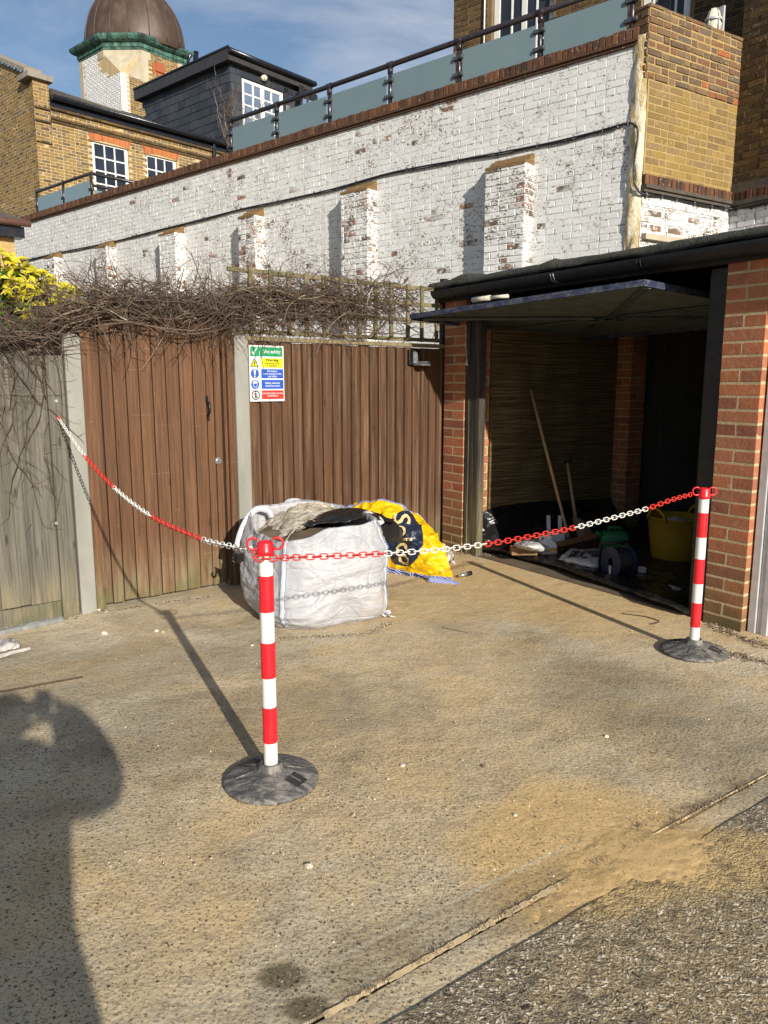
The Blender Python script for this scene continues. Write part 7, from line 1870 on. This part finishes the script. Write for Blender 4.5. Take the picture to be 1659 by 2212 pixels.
# hanging wire inside
mb = MB(); mb.tube(smoothp([fs.pt(2.52,.08,2.1), fs.pt(2.50,.08,1.7), fs.pt(2.42,.08,1.2), fs.pt(2.38,.08,.8), fs.pt(2.44,.08,.4)], 5), .006, 5); tag(obj('hanging_wire', mb, M['wire']), 'black wire hanging down the concrete block lining', 'wire')
mb = MB(); mb.bar(fs.pt(2.31,.06,0), fs.pt(2.31,.06,2.1), .04, .03); tag(obj('timber_batten', mb, M['rail_wood']), 'upright timber batten beside the inner brick pier', 'batten')

# ================================================================== SMALL THINGS ON THE GROUND
def twig(pts, r, label):
    mb = MB(); mb.k = .2; mb.tube(smoothp([G(x, y, r) for x, y in pts], 5), [r]*(5*(len(pts)-1)+1), 5); tag(obj('twig', mb, M['twig']), label, 'twig', 'fallen twigs on the yard')
twig([(-30,1499),(40,1487),(110,1474),(178,1462)], .005, 'long straight dark stick lying above the photographer shadow')
twig([(1343,1325),(1365,1328),(1395,1332),(1424,1341)], .004, 'thin twig in front of the garage near the farther post')
twig([(1405,1348),(1415,1346),(1424,1343)], .004, 'short dark twig just left of the farther barrier post')
twig([(955,1355),(985,1362),(1010,1366)], .002, 'wispy stem curving on the concrete right of white bag')
tq = G(1002, 1243, .02); tt = thing('torch', (tq.x, tq.y, 0), 'small dark torch lying on the yard between yellow bag and garage', 'torch')
mb = MB(); mb.tube([tq+Vector((-.04,-.01,0)), tq+Vector((.03,.015,.008))], .012, 8); obj('barrel', mb, M['galv'], tt); mb = MB(); mb.tube([tq+Vector((.03,.015,.008)), tq+Vector((.06,.028,.012))], .018, 8); obj('head', mb, M['iron'], tt)
sc_ = Surf([[G(-10,1412,.01),G(20,1404,.02),G(45,1400,.01)],[G(-10,1396,.02),G(15,1390,.05),G(42,1388,.03)],[G(-10,1382,.01),G(10,1380,.02),G(30,1380,.01)]])
tag(obj('paper_scrap', sc_.mesh(24,16,.02,14,3), M['paper'], solid=.003), 'folded white paper scrap on the yard at left edge', 'paper')
sc_ = Surf([[G(-10,1424,.01),G(30,1412,.012),G(68,1403,.01)],[G(-10,1416,.02),G(30,1405,.025),G(66,1398,.02)]])
tag(obj('paper_scrap', sc_.mesh(24,8,.006,14,6), M['paper'], solid=.003), 'narrow grey white strip below the folded scrap', 'paper')
def stone(x, y, s, label, k, seed):
    rs = random.Random(seed); mb = MB(); c = G(x, y, 0); bm = bmesh.new(); bmesh.ops.create_icosphere(bm, subdivisions=2, radius=s)
    mb.k = k; 
    for v in bm.verts: f = 1+.35*mnoise.noise(v.co.normalized()*1.7+Vector((seed,0,0))); mb.v.append(Vector((c.x+v.co.x*f*1.25, c.y+v.co.y*f, max(-.003, v.co.z*f*.7+s*.4))))
    for f in bm.faces: mb.face(tuple(v.index for v in f.verts))
    bm.free(); tag(obj('stone', mb, M['grit']), label, 'stone', 'loose stones on the yard')
stone(225, 1370, .016, 'pale angular stone in front of the gate', .95, 1)
stone(338, 1364, .011, 'small white stone right of the angular stone', 1, 2)
stone(352, 1366, .007, 'tiny pale stone touching shade of the post top', .8, 3)
stone(332, 1256 if False else 1318, .013, 'cream stone at the foot of concrete post', 1, 4) if False else stone(212, 1318, .013, 'cream stone at the foot of concrete post by gate', 1, 4)
stone(870, 1655, .007, 'tiny white stone mid yard right of the nearer post', 1, 5)
stone(1310, 1592, .008, 'white stone alone on the right half of yard', 1, 6)
stone(667, 1873, .010, 'pale stone with dark pit below the nearer post', .8, 7)
stone(1045, 1657, .008, 'dark stone right of the tiny white stone', .05, 8)
stone(1113, 1762, .006, 'small pale stone left of the sand patch', .9, 9)
stone(60, 1385 if False else 600, .01, 'x', 1, 9) if False else None
stone(545, 1395, .008, 'small cream stone beside front of white bag', .9, 10)
def litter(name, label, regions, seed, m='litter', sz=(.004,.016), flat=.35):
    rs = random.Random(seed); mb = MB()
    for (xa, ya, xb, yb, w, n) in regions:
        A, B = G(xa, ya), G(xb, yb)
        for i in range(n):
            p = A.lerp(B, rs.random()) + Vector((rs.gauss(0, w), rs.gauss(0, w), rs.uniform(.001, .012))); s = rs.uniform(*sz); a = rs.uniform(0, 6.28); d = Vector((math.cos(a), math.sin(a), rs.uniform(-.3,.3)))*s; e = Vector((-math.sin(a), math.cos(a), rs.uniform(-.5,.5)))*s*rs.uniform(.25,.6)
            mb.k = rs.random(); b0 = len(mb.v); mb.v += [p-d, p+e, p+d, p-e+Vector((0,0,s*flat)), p+Vector((0,0,s*flat*1.4))]
            for q in ((0,1,4),(1,2,4),(2,3,4),(3,0,4)): mb.face(tuple(b0+t for t in q))
    o = obj(name, mb, M[m]); tag(o, label, None, kind='stuff')
litter('leaf_litter', 'dry leaf litter and twigs along the foot of piers', [(1525,1348,1659,1400,.03,420),(1570,1412,1659,1432,.02,160),(985,1196,1090,1204,.03,420),(455,1290,200,1326,.008,120),(0,1360,160,1336,.02,160),(1530,1400,1600,1420,.05,60)], 4, sz=(.003,.012))
litter('crumbs', 'scattered grit and crumbs below the white bag', [(600,1382,800,1372,.012,260),(800,1370,850,1345,.018,150),(540,1388,600,1393,.015,40)], 8, 'litter', (.002,.006), .8)
litter('loose_grit', 'fine loose grit scattered over the concrete yard', [(0,1450,1659,1450,.5,500),(200,1700,1600,1650,.4,700),(300,1900,1200,1850,.25,700),(900,1250,1450,1330,.2,300)], 18, 'grit', (.0015,.0045), .8)
def moss(name, label, segs, seed):
    rs = random.Random(seed); mb = MB()
    for (xa, ya, xb, yb, w, n, h) in segs:
        A, B = G(xa, ya), G(xb, yb)
        for i in range(n):
            t = rs.random()
            if mnoise.noise(Vector((t*14+xa, 0, 0))) < -.05: continue
            p = A.lerp(B, t) + Vector((rs.gauss(0,w), rs.gauss(0,w), -.002)); a = rs.uniform(0,6.28); hh = h*rs.uniform(.4,1.2); d = Vector((math.cos(a), math.sin(a), 0))
            mb.k = rs.uniform(.0,.75); b0 = len(mb.v); mb.v += [p-d*.0012, p+d*.0012, p + Vector((rs.uniform(-.7,.7)*hh, rs.uniform(-.7,.7)*hh, hh))]; mb.face((b0, b0+1, b0+2))
    tag(obj(name, mb, M['litter']), label, None, kind='stuff')
moss('dry_grass', 'dry grass and moss tufts growing from the yard joint', [(700,2190,1255,1884,.006,900,.014),(1280,1872,1659,1672,.010,1500,.016),(1360,1790,1520,1735,.012,500,.014),(1560,1412,1659,1436,.01,200,.02)], 6)

# ================================================================== PHOTOGRAPHER (stands behind the camera, casts the shadow at lower left)
ph = thing('person', (-.02, -.42, 0), 'person in dark jacket and trousers holding up a phone with both hands', 'person')
sk = [((-.02,-.44,.90),.155), ((-.02,-.45,1.04),.150), ((-.02,-.44,1.18),.185), ((-.02,-.42,1.29),.135), ((-.02,-.40,1.37),.070), ((-.02,-.38,1.45),.105), ((-.02,-.38,1.51),.095),
      ((.18,-.42,1.28),.125), ((.33,-.27,1.22),.092), ((.17,-.16,1.34),.105), ((.09,-.07,1.43),.060),
      ((-.20,-.42,1.27),.090), ((-.34,-.27,1.18),.080), ((-.20,-.13,1.31),.065), ((-.08,-.07,1.43),.045),
      ((.09,-.44,.80),.120), ((.11,-.42,.46),.080), ((.12,-.46,.10),.050), ((.13,-.34,.05),.045),
      ((-.12,-.44,.80),.120), ((-.14,-.42,.46),.080), ((-.15,-.46,.10),.050), ((-.16,-.34,.05),.045)]
ed = [(0,1),(1,2),(2,3),(3,4),(4,5),(5,6),(3,7),(7,8),(8,9),(9,10),(3,11),(11,12),(12,13),(13,14),(0,15),(15,16),(16,17),(17,18),(0,19),(19,20),(20,21),(21,22)]
O = Vector(ph['_o']); me = bpy.data.meshes.new('body'); me.from_pydata([tuple(Vector(p)-O) for p, r in sk], ed, []); bo = bpy.data.objects.new('body', me); scn.collection.objects.link(bo); bo.parent = ph; bo['_o'] = tuple(O)
sm = bo.modifiers.new('skin', 'SKIN'); bo.modifiers.new('sub', 'SUBSURF').levels = 2; bo.modifiers['sub'].render_levels = 2; sm.use_smooth_shade = True
for i, (p, r) in enumerate(sk): me.skin_vertices[0].data[i].radius = (r, r*.8 if i < 3 else r)
me.skin_vertices[0].data[0].use_root = True; me.materials.append(M['cloth_dark'])
mb = MB(); mb.lathe((-.02,-.38,1.41), [(.05,-.02),(.085,.03),(.098,.09),(.092,.15),(.06,.185),(.01,.195)], 20); obj('hair', mb, M['black_matt'], ph)
mb = MB(); mb.lathe((-.02,-.44,.58), [(.24,.0),(.262,.06),(.255,.22),(.215,.38),(.225,.52),(.235,.62),(.19,.70),(.08,.74)], 28, sx=1.12, sy=.72); obj('jacket', mb, M['cloth_dark'], ph)
for s_, x0 in ((1, .10), (-1, -.07)):
    mb = MB()
    for k in range(4): mb.tube([(x0, -.075, 1.425-.018*k), (x0-s_*.03, -.045, 1.432-.018*k), (x0-s_*.055, -.032, 1.432-.018*k)], [.010,.009,.008], 6)
    mb.tube([(x0, -.08, 1.41), (x0-s_*.03, -.07, 1.44), (x0-s_*.05, -.062, 1.455)], [.012,.010,.008], 6); obj('hand', mb, M['skin'], ph)
mb = MB(); mb.hexa([Vector((x, y, z)) for z in (1.34, 1.49) for x, y in ((-.038,-.055),(.038,-.055),(.038,-.047),(-.038,-.047))]); tag(obj('phone', mb, M['iron'], bevel=.003), 'slim black phone held upright by the person taking the picture', 'phone')
